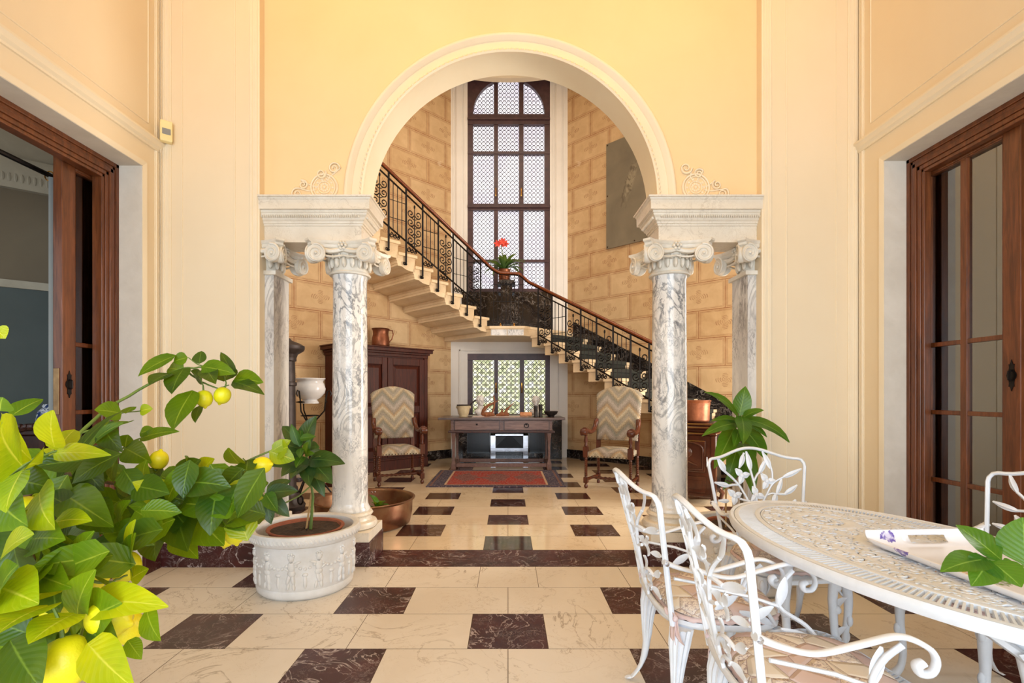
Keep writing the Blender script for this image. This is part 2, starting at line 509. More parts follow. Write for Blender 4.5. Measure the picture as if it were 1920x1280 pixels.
def m_glow(name, c1, c2, st, scale, c3=None):
    """frosted window glass lit by the sky behind it"""
    n = NT(name)
    f = n.noise(n.obj(), scale, 4, 0.6, 0.5)
    stops = [(0.38, lin(c1)), (0.6, lin(c2))]
    if c3:
        stops = [(0.34, lin(c3)), (0.47, lin(c1)), (0.62, lin(c2))]
    n.fin((0.6, 0.6, 0.6, 1), 0.2)
    n.put(n.b.inputs['Emission Color'], n.ramp(f, stops))
    n.b.inputs['Emission Strength'].default_value = st
    return n.m


M['glow'] = m_glow('bottle_glass_sky', (226, 220, 236), (246, 246, 250), 1.15, 1.5)
M['glow_green'] = m_glow('bottle_glass_garden', (214, 214, 150), (248, 248, 236), 1.0, 9, (150, 168, 84))


def m_glass():
    n = NT('window_glass')
    n.t.nodes.remove(n.b)
    g = n.n('ShaderNodeBsdfGlossy')
    g.inputs['Roughness'].default_value = 0.01
    tr = n.n('ShaderNodeBsdfTransparent')
    tr.inputs[0].default_value = (0.86, 0.86, 0.82, 1)
    fr = n.n('ShaderNodeFresnel')
    fr.inputs[0].default_value = 1.6
    mx = n.n('ShaderNodeMixShader')
    n.L.new(n.ma('ADD', fr.outputs[0], 0.22), mx.inputs[0])
    n.L.new(tr.outputs[0], mx.inputs[1])
    n.L.new(g.outputs[0], mx.inputs[2])
    n.L.new(mx.outputs[0], n.t.nodes['Material Output'].inputs[0])
    return n.m


M['glass'] = m_glass()
M['lampglass'] = m_glow('lamp_glass', (255, 214, 140), (255, 220, 150), 6.0, 1)


# ------------------------------------------------------------------ mesh builder
class MB:
    def __init__(s):
        s.v, s.f, s.mi, s.uv = [], [], [], {}

    def add(s, vs, fs, mi=0):
        b = len(s.v)
        s.v += [Vector(v) for v in vs]
        for f in fs:
            s.f.append(tuple(i + b for i in f))
            s.mi.append(mi)
        return b

    def box(s, x0, x1, y0, y1, z0, z1, mi=0):
        x0, x1 = min(x0, x1), max(x0, x1)
        y0, y1 = min(y0, y1), max(y0, y1)
        s.add([(x0, y0, z0), (x1, y0, z0), (x1, y1, z0), (x0, y1, z0), (x0, y0, z1), (x1, y0, z1), (x1, y1, z1), (x0, y1, z1)],
              [(0, 3, 2, 1), (4, 5, 6, 7), (0, 1, 5, 4), (1, 2, 6, 5), (2, 3, 7, 6), (3, 0, 4, 7)], mi)

    def obox(s, c, sx, sy, sz, rot=(0, 0, 0), mi=0):
        m = Euler(tuple(R(a) for a in rot)).to_matrix()
        c = Vector(c)
        vs = [c + m @ Vector((a * sx / 2, b * sy / 2, d * sz / 2)) for d in (-1, 1) for a, b in ((-1, -1), (1, -1), (1, 1), (-1, 1))]
        s.add(vs, [(0, 3, 2, 1), (4, 5, 6, 7), (0, 1, 5, 4), (1, 2, 6, 5), (2, 3, 7, 6), (3, 0, 4, 7)], mi)

    def loft(s, rings, closed=True, caps=True, mi=0, ring_closed=False):
        n = len(rings[0])
        b = s.add([p for r in rings for p in r], [], mi)
        m = len(rings)
        last = m if ring_closed else m - 1
        for i in range(last):
            j2 = (i + 1) % m
            for j in range(n if closed else n - 1):
                k = (j + 1) % n
                s.f.append((b + i * n + j, b + i * n + k, b + j2 * n + k, b + j2 * n + j))
                s.mi.append(mi)
        if caps and closed and not ring_closed:
            s.f.append(tuple(b + j for j in reversed(range(n))))
            s.mi.append(mi)
            s.f.append(tuple(b + (m - 1) * n + j for j in range(n)))
            s.mi.append(mi)

    def lathe(s, prof, c=(0, 0, 0), seg=24, mi=0, mat=None, sx=1, sy=1, caps=True):
        c = Vector(c)
        rings = []
        for r, z in prof:
            ring = []
            for i in range(seg):
                a = 2 * PI * i / seg
                p = Vector((r * math.cos(a) * sx, r * math.sin(a) * sy, z))
                if mat is not None:
                    p = mat @ p
                ring.append(c + p)
            rings.append(ring)
        s.loft(rings, caps=caps, mi=mi)

    def turned(s, prof, a, b, seg=10, mi=0):
        """turned spindle between two points; prof = (radius, fraction)"""
        a, b = Vector(a), Vector(b)
        d = b - a
        q = Vector((0, 0, 1)).rotation_difference(d.normalized()).to_matrix()
        s.lathe([(r, t * d.length) for r, t in prof], a, seg, mi, q)

    def tube(s, pts, r, seg=6, mi=0, closed=False, flat=None, up=None):
        """swept round (or flattened) bar; r number or list"""
        pts = [Vector(p) for p in pts]
        n = len(pts)
        rs = r if isinstance(r, (list, tuple)) else [r] * n
        rings = []
        prev = None
        for i, p in enumerate(pts):
            if closed:
                t = pts[(i + 1) % n] - pts[i - 1]
            else:
                t = pts[min(i + 1, n - 1)] - pts[max(i - 1, 0)]
            if t.length < 1e-9:
                t = Vector((0, 0, 1))
            t.normalize()
            if up is not None:
                a = Vector(up) - t * t.dot(Vector(up))
                if a.length < 1e-5:
                    a = t.orthogonal()
            elif prev is None:
                a = t.orthogonal()
            else:
                a = prev - t * prev.dot(t)
                if a.length < 1e-6:
                    a = t.orthogonal()
            a.normalize()
            prev = a
            b_ = t.cross(a)
            fl = 1.0 if flat is None else flat
            rings.append([p + a * (rs[i] * fl * math.cos(2 * PI * k / seg)) + b_ * (rs[i] * math.sin(2 * PI * k / seg)) for k in range(seg)])
        s.loft(rings, mi=mi, ring_closed=closed, caps=not closed)

    def ball(s, c, rx, ry=None, rz=None, seg=12, rings=8, mi=0, mat=None):
        ry = rx if ry is None else ry
        rz = rx if rz is None else rz
        c = Vector(c)
        rr = []
        for i in range(rings + 1):
            ph = PI * i / rings
            rad = max(math.sin(ph), 0.02)
            ring = []
            for k in range(seg):
                a = 2 * PI * k / seg
                p = Vector((rx * rad * math.cos(a), ry * rad * math.sin(a), -rz * math.cos(ph)))
                if mat is not None:
                    p = mat @ p
                ring.append(c + p)
            rr.append(ring)
        s.loft(rr, mi=mi)

    def prism(s, poly, fn, a, b, mi=0):
        """2D polygon swept between a and b; fn(u, v, w) gives the point"""
        n = len(poly)
        b0 = s.add([fn(u, v, a) for u, v in poly] + [fn(u, v, b) for u, v in poly], [], mi)
        s.f.append(tuple(b0 + i for i in range(n)))
        s.mi.append(mi)
        s.f.append(tuple(b0 + n + i for i in reversed(range(n))))
        s.mi.append(mi)
        for i in range(n):
            j = (i + 1) % n
            s.f.append((b0 + i, b0 + n + i, b0 + n + j, b0 + j))
            s.mi.append(mi)

    def leaf(s, p, d, up, L, W, droop=0.3, fold=0.25, mi=0, rows=7, wave=0.0, tipw=0.55):
        p, d, up = Vector(p), Vector(d).normalized(), Vector(up)
        side = d.cross(up)
        if side.length < 1e-4:
            side = d.orthogonal()
        side.normalize()
        nrm = side.cross(d).normalized()
        cols = 5
        b = len(s.v)
        pos = p.copy()
        ang = 0.0
        for i in range(rows + 1):
            t = i / rows
            wd = W * 0.5 * (math.sin(PI * min(1, max(0.0, t)) ** (0.72 if tipw > 0.5 else 1.0)) ** 0.8 if 0 < t < 1 else 0.03)
            dirn = d * math.cos(ang) - nrm * math.sin(ang)
            nn = nrm * math.cos(ang) + d * math.sin(ang)
            for j in range(cols):
                u = (j / (cols - 1)) * 2 - 1
                off = side * (u * wd) + nn * (abs(u) ** 1.4 * wd * fold) + nn * (wave * W * math.sin(t * 9 + (2 if u > 0 else 0)) * abs(u))
                s.v.append(pos + off)
            pos = pos + dirn * (L / rows)
            ang += droop / rows * 2 * (0.3 + t)
        for i in range(rows):
            for j in range(cols - 1):
                f = (b + i * cols + j, b + i * cols + j + 1, b + (i + 1) * cols + j + 1, b + (i + 1) * cols + j)
                s.uv[len(s.f)] = [(j / 4, i / rows), ((j + 1) / 4, i / rows), ((j + 1) / 4, (i + 1) / rows), (j / 4, (i + 1) / rows)]
                s.f.append(f)
                s.mi.append(mi)
        return pos

    def build(s, name, mats, parent=None, smooth=35, world=True, bevel=0.0, solid=0.0, loc=None, rotz=0.0, remesh=0.0, subsurf=0):
        if not isinstance(mats, (list, tuple)):
            mats = [mats]
        me = bpy.data.meshes.new(name)
        o = bpy.data.objects.new(name, me)
        off = Vector((0, 0, 0))
        if parent is not None and world:
            q = parent
            while q is not None:
                off += q.location
                q = q.parent
        if loc is not None:
            loc = Vector(loc)
            rm = Matrix.Rotation(-rotz, 3, 'Z')
            vs = [rm @ (v - loc) for v in s.v]
            o.location = loc - off
            o.rotation_euler = (0, 0, rotz)
        else:
            vs = [v - off for v in s.v]
        me.from_pydata([tuple(v) for v in vs], [], s.f)
        for m_ in mats:
            me.materials.append(M[m_] if isinstance(m_, str) else m_)
        me.polygons.foreach_set('material_index', s.mi)
        if s.uv:
            ul = me.uv_layers.new(name='UVMap')
            for pi, uvs in s.uv.items():
                for li, q in zip(me.polygons[pi].loop_indices, uvs):
                    ul.data[li].uv = q
        me.update()
        if smooth:
            me.polygons.foreach_set('use_smooth', [True] * len(me.polygons))
            if smooth < 180:
                me.set_sharp_from_angle(angle=R(smooth))
        if parent is not None:
            o.parent = parent
        C.objects.link(o)
        if bevel:
            bv = o.modifiers.new('bevel', 'BEVEL')
            bv.width = bevel
            bv.segments = 2
            bv.limit_method = 'ANGLE'
            bv.angle_limit = R(50)
        if remesh:
            rm_ = o.modifiers.new('remesh', 'REMESH')
            rm_.mode = 'VOXEL'
            rm_.voxel_size = remesh
            rm_.use_smooth_shade = True
            sm = o.modifiers.new('smooth', 'SMOOTH')
            sm.iterations = 3
        if solid:
            so = o.modifiers.new('solid', 'SOLIDIFY')
            so.thickness = solid
            so.offset = 0
        if subsurf:
            ss = o.modifiers.new('sub', 'SUBSURF')
            ss.levels = ss.render_levels = subsurf
        return o


def smooth_path(Q, k=5):
    Q = [Vector(q) for q in Q]
    out = []
    for i in range(len(Q) - 1):
        p0, p1, p2, p3 = Q[max(i - 1, 0)], Q[i], Q[i + 1], Q[min(i + 2, len(Q) - 1)]
        for j in range(k):
            t = j / k
            out.append(0.5 * (2 * p1 + (p2 - p0) * t + (2 * p0 - 5 * p1 + 4 * p2 - p3) * t * t + (3 * p1 - p0 - 3 * p2 + p3) * t ** 3))
    out.append(Q[-1])
    return out


def smooth_rad(r, k=5):
    out = []
    for i in range(len(r) - 1):
        out += [r[i] + (r[i + 1] - r[i]) * j / k for j in range(k)]
    return out + [r[-1]]


def empty(name, loc, label=None, cat=None, group=None, rz=0.0):
    o = bpy.data.objects.new(name, None)
    o.empty_display_size = 0.1
    o.location = loc
    o.rotation_euler = (0, 0, rz)
    C.objects.link(o)
    tag(o, label, cat, group)
    return o


def tag(o, label=None, cat=None, group=None, kind=None):
    if label:
        o['label'] = label
    if cat:
        o['category'] = cat
    if group:
        o['group'] = group
    if kind:
        o['kind'] = kind
    return o


def structure(o):
    o['kind'] = 'structure'
    return o


def copy_tree(o, parent=None):
    c = o.copy()
    C.objects.link(c)
    c.parent = parent
    for ch in [k for k in bpy.data.objects if k.parent == o]:
        copy_tree(ch, c)
    return c


def at(px, py, Y):
    """point of the place seen at photograph pixel (px, py) at distance Y"""
    return Vector(((px - 952.5) * Y / 950, Y, 1.25 - (py - 741) * Y / 950))


def box1(name, mat, x0, x1, y0, y1, z0, z1, parent=None, bevel=0.0):
    m = MB()
    m.box(x0, x1, y0, y1, z0, z1)
    return m.build(name, mat, parent, smooth=0, bevel=bevel)
# ------------------------------------------------------------------ floor: each tile a face between the joints
XC = 0.015          # axis of the arch


def floor_mesh():
    m = MB()
    g = 0.0016
    m.box(-9, 9, -2.6, 10.6, -0.12, -0.003, 4)

    def tile(x0, x1, y0, y1, mi):
        m.add([(x0 + g, y0 + g, 0), (x1 - g, y0 + g, 0), (x1 - g, y1 - g, 0), (x0 + g, y1 - g, 0)], [(0, 1, 2, 3)], mi)

    def row(y0, y1, phase, hall, solid=False, xmin=-3.0, xmax=3.0):
        if solid:
            for k in range(-7, 8):
                tile(-0.8 + 1.2 * k, 0.4 + 1.2 * k, y0, y1, 3 if hall else 1)
            return
        k = -6
        while k < 7:
            c = phase + 1.6 * k
            tile(c - 0.2, c + 0.2, y0, y1, 3 if hall else 1)
            tile(c + 0.2, c + 0.8, y0, y1, 2 if hall else 0)
            tile(c + 0.8, c + 1.4, y0, y1, 2 if hall else 0)
            k += 1
    # veranda rows (front to back); the row next to the band has light pieces where the axis tile would be
    y = 3.3
    par = 1
    for c in range(-5, 6):
        pass
    for i in range(16):
        y1 = 3.3 - 0.4 * i
        row(y1 - 0.4, y1, 0.8 if i % 2 == 0 else 0.0, False)
    for k in range(-5, 6):      # row 3.3-3.7
        c = 1.6 * k
        tile(c - 0.2, c + 0.2, 3.3, 3.7, 0 if abs(k) == 0 else 1)
        tile(c + 0.2, c + 0.8, 3.3, 3.7, 0)
        tile(c + 0.8, c + 1.4, 3.3, 3.7, 0)
    row(3.7, 4.1, 0, False, True)
    for i in range(16):
        row(4.1 + 0.4 * i, 4.5 + 0.4 * i, 0.0 if i % 2 == 0 else 0.8, True)
    return structure(m.build('floor', ['tile', 'dark', 'tile_hall', 'dark_hall', 'grout'], smooth=0))


floor_mesh()

XL, XR = -2.54, 2.56            # side walls of the veranda
WL, WR = -1.81, 1.848           # edges of the opening
CEIL = 5.0
DT = 2.847                      # head of the side openings

# ------------------------------------------------------------------ veranda walls
m = MB()
m.box(-3.06, WL, 3.70, 4.10, 0, CEIL)
structure(m.build('wall_front_left', 'paint', smooth=0))
m = MB()
m.box(WR, 5.2, 3.70, 4.10, 0, CEIL)
structure(m.build('wall_front_right', 'paint', smooth=0))


def arch_wall():
    m = MB()
    y0, y1 = 3.765, 4.02
    zc, r = 2.70, 1.088
    N = 48
    inner = [(XC + r * math.cos(PI * i / N), zc + r * math.sin(PI * i / N)) for i in range(N + 1)]
    outer = []
    for i in range(N + 1):
        a = PI * i / N
        c, s_ = math.cos(a), math.sin(a)
        xr, xl, zt = WR + 0.02 - XC, XC - WL + 0.02, CEIL - zc
        t = 1e9
        if c > 1e-6:
            t = min(t, xr / c)
        if c < -1e-6:
            t = min(t, xl / -c)
        if s_ > 1e-6:
            t = min(t, zt / s_)
        outer.append((XC + t * c, zc + t * s_))
    vs = [(x, y, z) for y in (y0, y1) for P in (inner, outer) for x, z in P]
    n = N + 1
    fs, mi = [], []
    for i in range(N):
        fs.append((i, n + i, n + i + 1, i + 1))
        fs.append((2 * n + i, 2 * n + i + 1, 3 * n + i + 1, 3 * n + i))
        fs.append((i, i + 1, 2 * n + i + 1, 2 * n + i))
    m.add(vs, fs)
    m.mi = [1 if i % 3 == 2 else 0 for i in range(len(fs))]
    # the corners the rays skipped
    for sx in (-1, 1):
        ex = WR + 0.02 if sx > 0 else WL - 0.02
        idx = [i for i in range(N + 1) if abs(outer[i][1] - CEIL) < 1e-6]
        jx = idx[0] if sx > 0 else idx[-1]
        side = [i for i in range(N + 1) if abs(outer[i][0] - ex) < 1e-4]
        js = side[-1] if sx > 0 else side[0]
        P = [outer[js], (ex, CEIL), outer[jx]]
        if abs(outer[js][1] - CEIL) > 1e-4:
            m.add([(x, y0, z) for x, z in P], [(0, 1, 2)], 0)
            m.add([(x, y1, z) for x, z in P], [(0, 2, 1)], 0)
    return structure(m.build('wall_arch', ['yellow', 'ceil'], smooth=40))


arch_wall()


def arc_sweep(m, prof, r0, y0, zc=2.70, N=64, mi=0):
    """profile (dr, dy) swept round the arch"""
    rings = []
    for i in range(N + 1):
        a = PI * i / N
        rings.append([(XC + (r0 + dr) * math.cos(a), y0 - dy, zc + (r0 + dr) * math.sin(a)) for dr, dy in prof])
    m.loft(rings, closed=True, caps=True, mi=mi)


m = MB()
arc_sweep(m, [(0, -0.01), (0, 0.022), (0.012, 0.03), (0.024, 0.022), (0.026, 0.014), (0.036, 0.012), (0.085, 0.012), (0.09, 0.022),
              (0.105, 0.026), (0.112, 0.036), (0.128, 0.04), (0.138, 0.034), (0.147, 0.018), (0.147, -0.01)], 1.088, 3.765)
for i in range(96):     # bead row on the inner edge
    a = PI * (i + 0.5) / 96
    m.ball((XC + 1.108 * math.cos(a), 3.741, 2.70 + 1.108 * math.sin(a)), 0.009, 0.009, 0.014, 6, 4,
           mat=Matrix.Rotation(-a, 3, 'Y'))
structure(m.build('trim_1', 'trim', smooth=50))


# low relief scrolls in the spandrels
def spiral(c, r, turns, y, start=0.0, hand=1, lift=0.006, n=40):
    return [(c[0] + (r * (1 - 0.85 * t)) * math.cos(start + hand * turns * 2 * PI * t), y - lift,
             c[1] + (r * (1 - 0.85 * t)) * math.sin(start + hand * turns * 2 * PI * t)) for t in [i / n for i in range(n + 1)]]


for s_, nm in ((-1, 'left'), (1, 'right')):
    m = MB()
    cx = XC + s_ * 1.385
    Y = 3.765
    disc = (cx + s_ * -0.005, 2.70 + 0.095)
    for rr, tk in ((0.098, 0.010), (0.080, 0.006), (0.045, 0.006)):
        m.tube([(disc[0] + rr * math.cos(a), Y, disc[1] + rr * math.sin(a)) for a in [2 * PI * i / 40 for i in range(40)]], tk, 6, closed=True)
    for k in range(10):
        a = 2 * PI * k / 10
        m.ball((disc[0] + 0.026 * math.cos(a), Y, disc[1] + 0.026 * math.sin(a)), 0.010, 0.006, 0.010, 8, 5)
        m.ball((disc[0] + 0.062 * math.cos(a), Y, disc[1] + 0.062 * math.sin(a)), 0.010, 0.005, 0.010, 8, 5)
    m.ball((disc[0], Y, disc[1]), 0.012, 0.012, 0.012, 8, 6)
    for (dx, dz, r, st, hd) in ((-s_ * 0.075, 0.235, 0.045, 0, -s_), (s_ * 0.02, 0.195, 0.038, 0.5, s_), (s_ * 0.155, 0.112, 0.036, 2, s_), (s_ * 0.20, 0.045, 0.045, 1, -s_)):
        P = spiral((disc[0] + dx, disc[1] - 0.075 + dz - 0.02), r, 1.6, Y, st, hd)
        m.tube(P, [0.009 - 0.004 * i / len(P) for i in range(len(P))], 6)
        m.tube([P[0], (disc[0] + dx * 0.55, Y, disc[1] + (dz - 0.095) * 0.55), (disc[0] + dx * 0.3, Y, disc[1] + (dz - 0.095) * 0.35)], 0.007, 6)
    tag(m.build('plaster_scroll', 'trim', smooth=60), 'low relief plaster scroll and rosette above the %s cornice, beside the arch' % nm, 'ornament')


# entablatures
def entablature(x0, x1, inner, nm):
    prof = [(2.387, 0), (2.505, 0), (2.507, 0.008), (2.520, 0.010), (2.522, 0.018), (2.536, 0.020), (2.545, 0.03), (2.56, 0.036), (2.575, 0.05),
            (2.588, 0.052), (2.590, 0.058), (2.607, 0.058), (2.608, 0.078), (2.672, 0.080), (2.680, 0.086), (2.690, 0.088), (2.692, 0.098), (2.703, 0.10)]
    m = MB()
    rings = []
    for z, o in prof:
        a = x0 - (o if inner < 0 else -0.0)
        b = x1 + (o if inner > 0 else 0.0)
        rings.append([(a, 3.765 - o, z), (b, 3.765 - o, z), (b, 4.02 + o, z), (a, 4.02 + o, z)])
    m.loft(rings)
    e = m.build('entablature', 'stone', smooth=20)
    tag(e, 'marble entablature block carrying the %s foot of the arch' % nm, 'entablature')
    d = MB()
    n = 46
    L = (x1 - x0)
    for i in range(n):      # egg moulding
        d.ball((x0 + L * (i + 0.5) / n, 3.765 - 0.045, 2.566), L / n * 0.36, 0.012, 0.012, 6, 4)
    d.build('egg_moulding', 'stone', e, smooth=60)
    d = MB()
    k = x1 if inner > 0 else x0
    for i in range(12):
        d.ball((k + inner * 0.045, 3.745 + 0.3 * (i + 0.5) / 12, 2.566), 0.012, 0.009, 0.012, 6, 4)
    d.build('egg_moulding', 'stone', e, smooth=60)


entablature(WL - 0.005, -1.089, 1, 'left')
entablature(1.119, WR + 0.005, -1, 'right')


# ------------------------------------------------------------------ columns with diagonal ionic capitals
def volute(m, c, u, n, r=0.062, thick=0.05, hand=1):
    """scroll in the plane (u, z), facing n"""
    c, u, n = Vector(c), Vector(u).normalized(), Vector(n).normalized()
    z = Vector((0, 0, 1))
    q = Matrix((u, n, z)).transposed()

    m.lathe([(0.001, -thick / 2), (r * 0.92, -thick / 2), (r * 0.92, thick / 2), (0.001, thick / 2)], c, 20,
            mat=Matrix((u, z, -n)).transposed())
    P = []
    N = 44
    for i in range(N + 1):
        t = i / N
        a = PI / 2 - hand * 0.2 + hand * t * 2 * PI * 1.8
        rr = r * (1 - 0.80 * t)
        P.append(c + u * (rr * math.cos(a)) + z * (rr * math.sin(a)) + n * (thick / 2 + 0.002))
    m.tube(P, [0.0085 * (1 - 0.45 * i / N) for i in range(N + 1)], 6)
    m.ball(c + n * (thick / 2 + 0.002), 0.013, 0.013, 0.013, 8, 6)


def capital(m, cx, cy, z0=2.157, zt=2.387):
    H = zt - z0
    m.lathe([(0.128, 0.0), (0.150, 0.002), (0.156, 0.012), (0.150, 0.022), (0.132, 0.024), (0.130, 0.05), (0.134, 0.10), (0.150, 0.14), (0.165, 0.165), (0.15, 0.19)],
            (cx, cy, z0), 28)
    # abacus with hollow sides and cut corners
    for zz0, zz1, e in ((zt - 0.052, zt - 0.026, 0.235), (zt - 0.026, zt, 0.25)):
        ring = []
        for k in range(4):
            a0 = PI / 4 + k * PI / 2
            cA = Vector((math.cos(a0), math.sin(a0), 0)) * e * 1.36
            tang = Vector((-math.sin(a0), math.cos(a0), 0))
            ring.append(cA - tang * 0.03)
            ring.append(cA + tang * 0.03)
            mid = a0 + PI / 4
            nx = Vector((math.cos(mid), math.sin(mid), 0))
            nt = Vector((-math.sin(mid), math.cos(mid), 0))
            w = cA.dot(nt) * -1
            for q in range(1, 8):
                t = -1 + 2 * q / 8
                ring.append(nx * (e * (0.72 + 0.24 * t * t)) + nt * (t * e * 0.90))
        m.loft([[Vector((cx, cy, z)) + p * f for p in ring] for z, f in ((zz0, 0.95), (zz0 + 0.01, 1.0), (zz1, 1.0))])
    for k in range(4):
        a = PI / 4 + k * PI / 2
        dg = Vector((math.cos(a), math.sin(a), 0))
        c = Vector((cx, cy, zt - 0.105)) + dg * 0.262
        for sgn in (-1, 1):
            fa = a + sgn * R(56)
            fn_ = Vector((math.cos(fa), math.sin(fa), 0))
            cc = c + fn_ * 0.034
            u = Vector((-fn_.y, fn_.x, 0))
            if u.dot(dg) < 0:
                u = -u
            volute(m, cc, u, fn_, 0.068, 0.036, -1 if u.dot(Vector((-fn_.y, fn_.x, 0))) > 0 else 1)
            # band running back to the middle of the face
            mid = a + sgn * PI / 4
            mc = Vector((cx, cy, 0)) + Vector((math.cos(mid), math.sin(mid), 0)) * 0.165
            P = []
            for i in range(9):
                t = i / 8
                q = (c + fn_ * 0.012).lerp(Vector((mc.x, mc.y, 0)), t)
                P.append(Vector((q.x, q.y, zt - 0.058 - 0.020 * math.sin(t * PI))))
            m.tube(P, 0.019, 6)
            P2 = [p + Vector((0, 0, -0.032 - 0.014 * i / 8)) for i, p in enumerate(P)]
            m.tube(P2, 0.008, 5)
    for k in range(4):       # flower at the middle of each face
        a = k * PI / 2
        n_ = Vector((math.cos(a), math.sin(a), 0))
        t_ = Vector((-n_.y, n_.x, 0))
        c = Vector((cx, cy, zt - 0.036)) + n_ * 0.185
        for i in range(6):
            b = i * PI / 3
            m.ball(c + t_ * 0.024 * math.cos(b) + Vector((0, 0, 0.024 * math.sin(b))), 0.014, 0.014, 0.014, 6, 4)
        m.ball(c + n_ * 0.01, 0.012, seg=6, rings=4)
    for k in range(16):      # acanthus tongues round the bell
        a = 2 * PI * k / 16
        n_ = Vector((math.cos(a), math.sin(a), 0))
        rr = 0.146
        m.ball(Vector((cx, cy, z0 + 0.085)) + n_ * rr, 0.018, 0.018, 0.042, 6, 5)
        a2 = a + PI / 16
        m.ball(Vector((cx, cy, z0 + 0.125)) + Vector((math.cos(a2), math.sin(a2), 0)) * 0.158, 0.013, 0.013, 0.022, 6, 4)


def clip_x(o, x, keep):
    import bmesh
    bm = bmesh.new()
    bm.from_mesh(o.data)
    bmesh.ops.bisect_plane(bm, geom=bm.verts[:] + bm.edges[:] + bm.faces[:], plane_co=(x, 0, 0), plane_no=(1, 0, 0), clear_inner=keep > 0, clear_outer=keep < 0)
    bm.to_mesh(o.data)
    bm.free()


def column(cx, label):
    cy = 3.90
    e = empty('marble_column', (cx, cy, 0), label, 'column', 'free standing columns of the arch')
    m = MB()
    m.box(cx - 0.205, cx + 0.205, 3.695, 4.105, 0, 0.174)
    m.build('dark_plinth', 'dark', e, smooth=0, bevel=0.004)
    m = MB()
    m.box(cx - 0.198, cx + 0.198, 3.702, 4.098, 0.174, 0.245)
    m.build('white_plinth', 'stone', e, smooth=0, bevel=0.003)
    m = MB()
    m.lathe([(0.17, 0.245), (0.196, 0.250), (0.206, 0.272), (0.196, 0.294), (0.174, 0.300), (0.162, 0.302), (0.155, 0.318), (0.157, 0.332), (0.165, 0.336), (0.172, 0.348),
             (0.165, 0.362), (0.150, 0.365), (0.146, 0.372), (0.14, 0.374)], (cx, cy, 0), 40)
    m.build('base', 'stone', e, smooth=50)
    m = MB()
    prof = [(0.150, 0.372), (0.152, 0.382), (0.141, 0.40), (0.134, 0.42)]
    for i in range(13):
        t = i / 12
        prof.append((0.132 - 0.007 * t ** 1.6, 0.44 + t * 1.68))
    prof += [(0.13, 2.14), (0.13, 2.157)]
    m.lathe(prof, (cx, cy, 0), 48)
    m.build('shaft', 'column', e, smooth=60)
    m = MB()
    capital(m, cx, cy)
    m.build('capital', 'carved', e, smooth=45)


column(-1.215, 'veined marble column with an ionic capital, left of the arch opening')
column(1.242, 'veined marble column with an ionic capital, right of the arch opening')


def pilaster(s_, label):
    edge = WL if s_ < 0 else WR
    inn = -1.743 if s_ < 0 else 1.783
    cx = -1.885 if s_ < 0 else 1.925
    e = empty('marble_pilaster', ((edge + inn) / 2, 3.9, 0), label, 'pilaster')
    m = MB()
    m.box(edge, inn, 3.77, 4.03, 0.33, 2.157)
    m.build('shaft', 'pilaster', e, smooth=0)
    m = MB()
    m.box(edge, inn - s_ * 0.06, 3.71, 4.09, 0.174, 0.245)
    m.box(edge, inn - s_ * 0.045, 3.725, 4.075, 0.245, 0.29)
    m.box(edge, inn - s_ * 0.02, 3.75, 4.05, 0.29, 0.33)
    m.build('base', 'stone', e, smooth=0, bevel=0.008)
    m = MB()
    m.box(edge, inn - s_ * 0.065, 3.705, 4.095, 0, 0.174)
    m.build('dark_plinth', 'dark', e, smooth=0)
    m = MB()
    capital(m, cx, 3.90)
    m.box(edge, inn - s_ * 0.022, 3.75, 4.05, 2.145, 2.175)
    o = m.build('capital', 'carved', None, smooth=45)
    clip_x(o, edge, -s_)
    o.data.transform(Matrix.Translation(-e.location))
    o.parent = e


pilaster(-1, 'flat grey veined marble pilaster with ionic capital, left wall edge')
pilaster(1, 'flat grey veined marble pilaster with ionic capital, right wall edge')

# ------------------------------------------------------------------ veranda side walls with their sliding glazed doors
Y1L, Y1R, Y0 = 3.52, 3.45, 0.5
for s_, X, Y1, nm in ((-1, XL, Y1L, 'left'), (1, XR, Y1R, 'right')):
    m = MB()
    T = 0.16 if s_ < 0 else 0.15
    a, b = X, X + s_ * T
    m.box(a, b, Y1, 3.70, 0, DT, 0)
    m.box(a, b, -2.5, Y0, 0, DT, 0)
    m.box(a, b, -2.5, 3.70, DT, CEIL, 0)
    # the wall behind the reveal
    m.box(b, b + s_ * 0.30, -2.5, Y0 - 0.2, 0, CEIL, 0)
    m.box(b + s_ * 0.001, b + s_ * 0.30, Y1 + 0.001 if s_ > 0 else 3.69, 4.0, 0, CEIL, 0)
    m.box(b, b + s_ * 0.30, Y1 + 0.01, 3.70, DT + 0.001, CEIL, 0)
    m.box(b, b + s_ * 0.30, Y0 - 0.2, Y1 + 0.01, DT + 0.001, CEIL, 0)
    structure(m.build('wall_' + nm, 'paint', smooth=0))
    m = MB()        # plastered reveal, head and jamb
    m.box(a + s_ * 0.0, b, Y1 - 0.003, Y1 + 0.01, 0.0, DT)
    m.box(a + s_ * 0.0, b, Y0, Y1, DT - 0.003, DT + 0.01)
    structure(m.build('trim_8' if s_ < 0 else 'trim_9', 'plaster', smooth=0))
structure(box1('ceiling', 'ochre', -5.3, 5.3, -2.7, 4.1, CEIL, CEIL + 0.15))
# garden front behind the camera: piers and a lintel round an assumed wide glazed opening
m = MB()
m.box(-2.9, -2.45, -2.75, -2.5, 0, CEIL)
m.box(2.45, 2.95, -2.75, -2.5, 0, CEIL)
m.box(-2.45, 2.45, -2.75, -2.5, 4.2, CEIL)
m.box(-2.45, 2.45, -2.75, -2.5, 0, 0.3)
structure(m.build('wall_garden', 'paint', smooth=0))


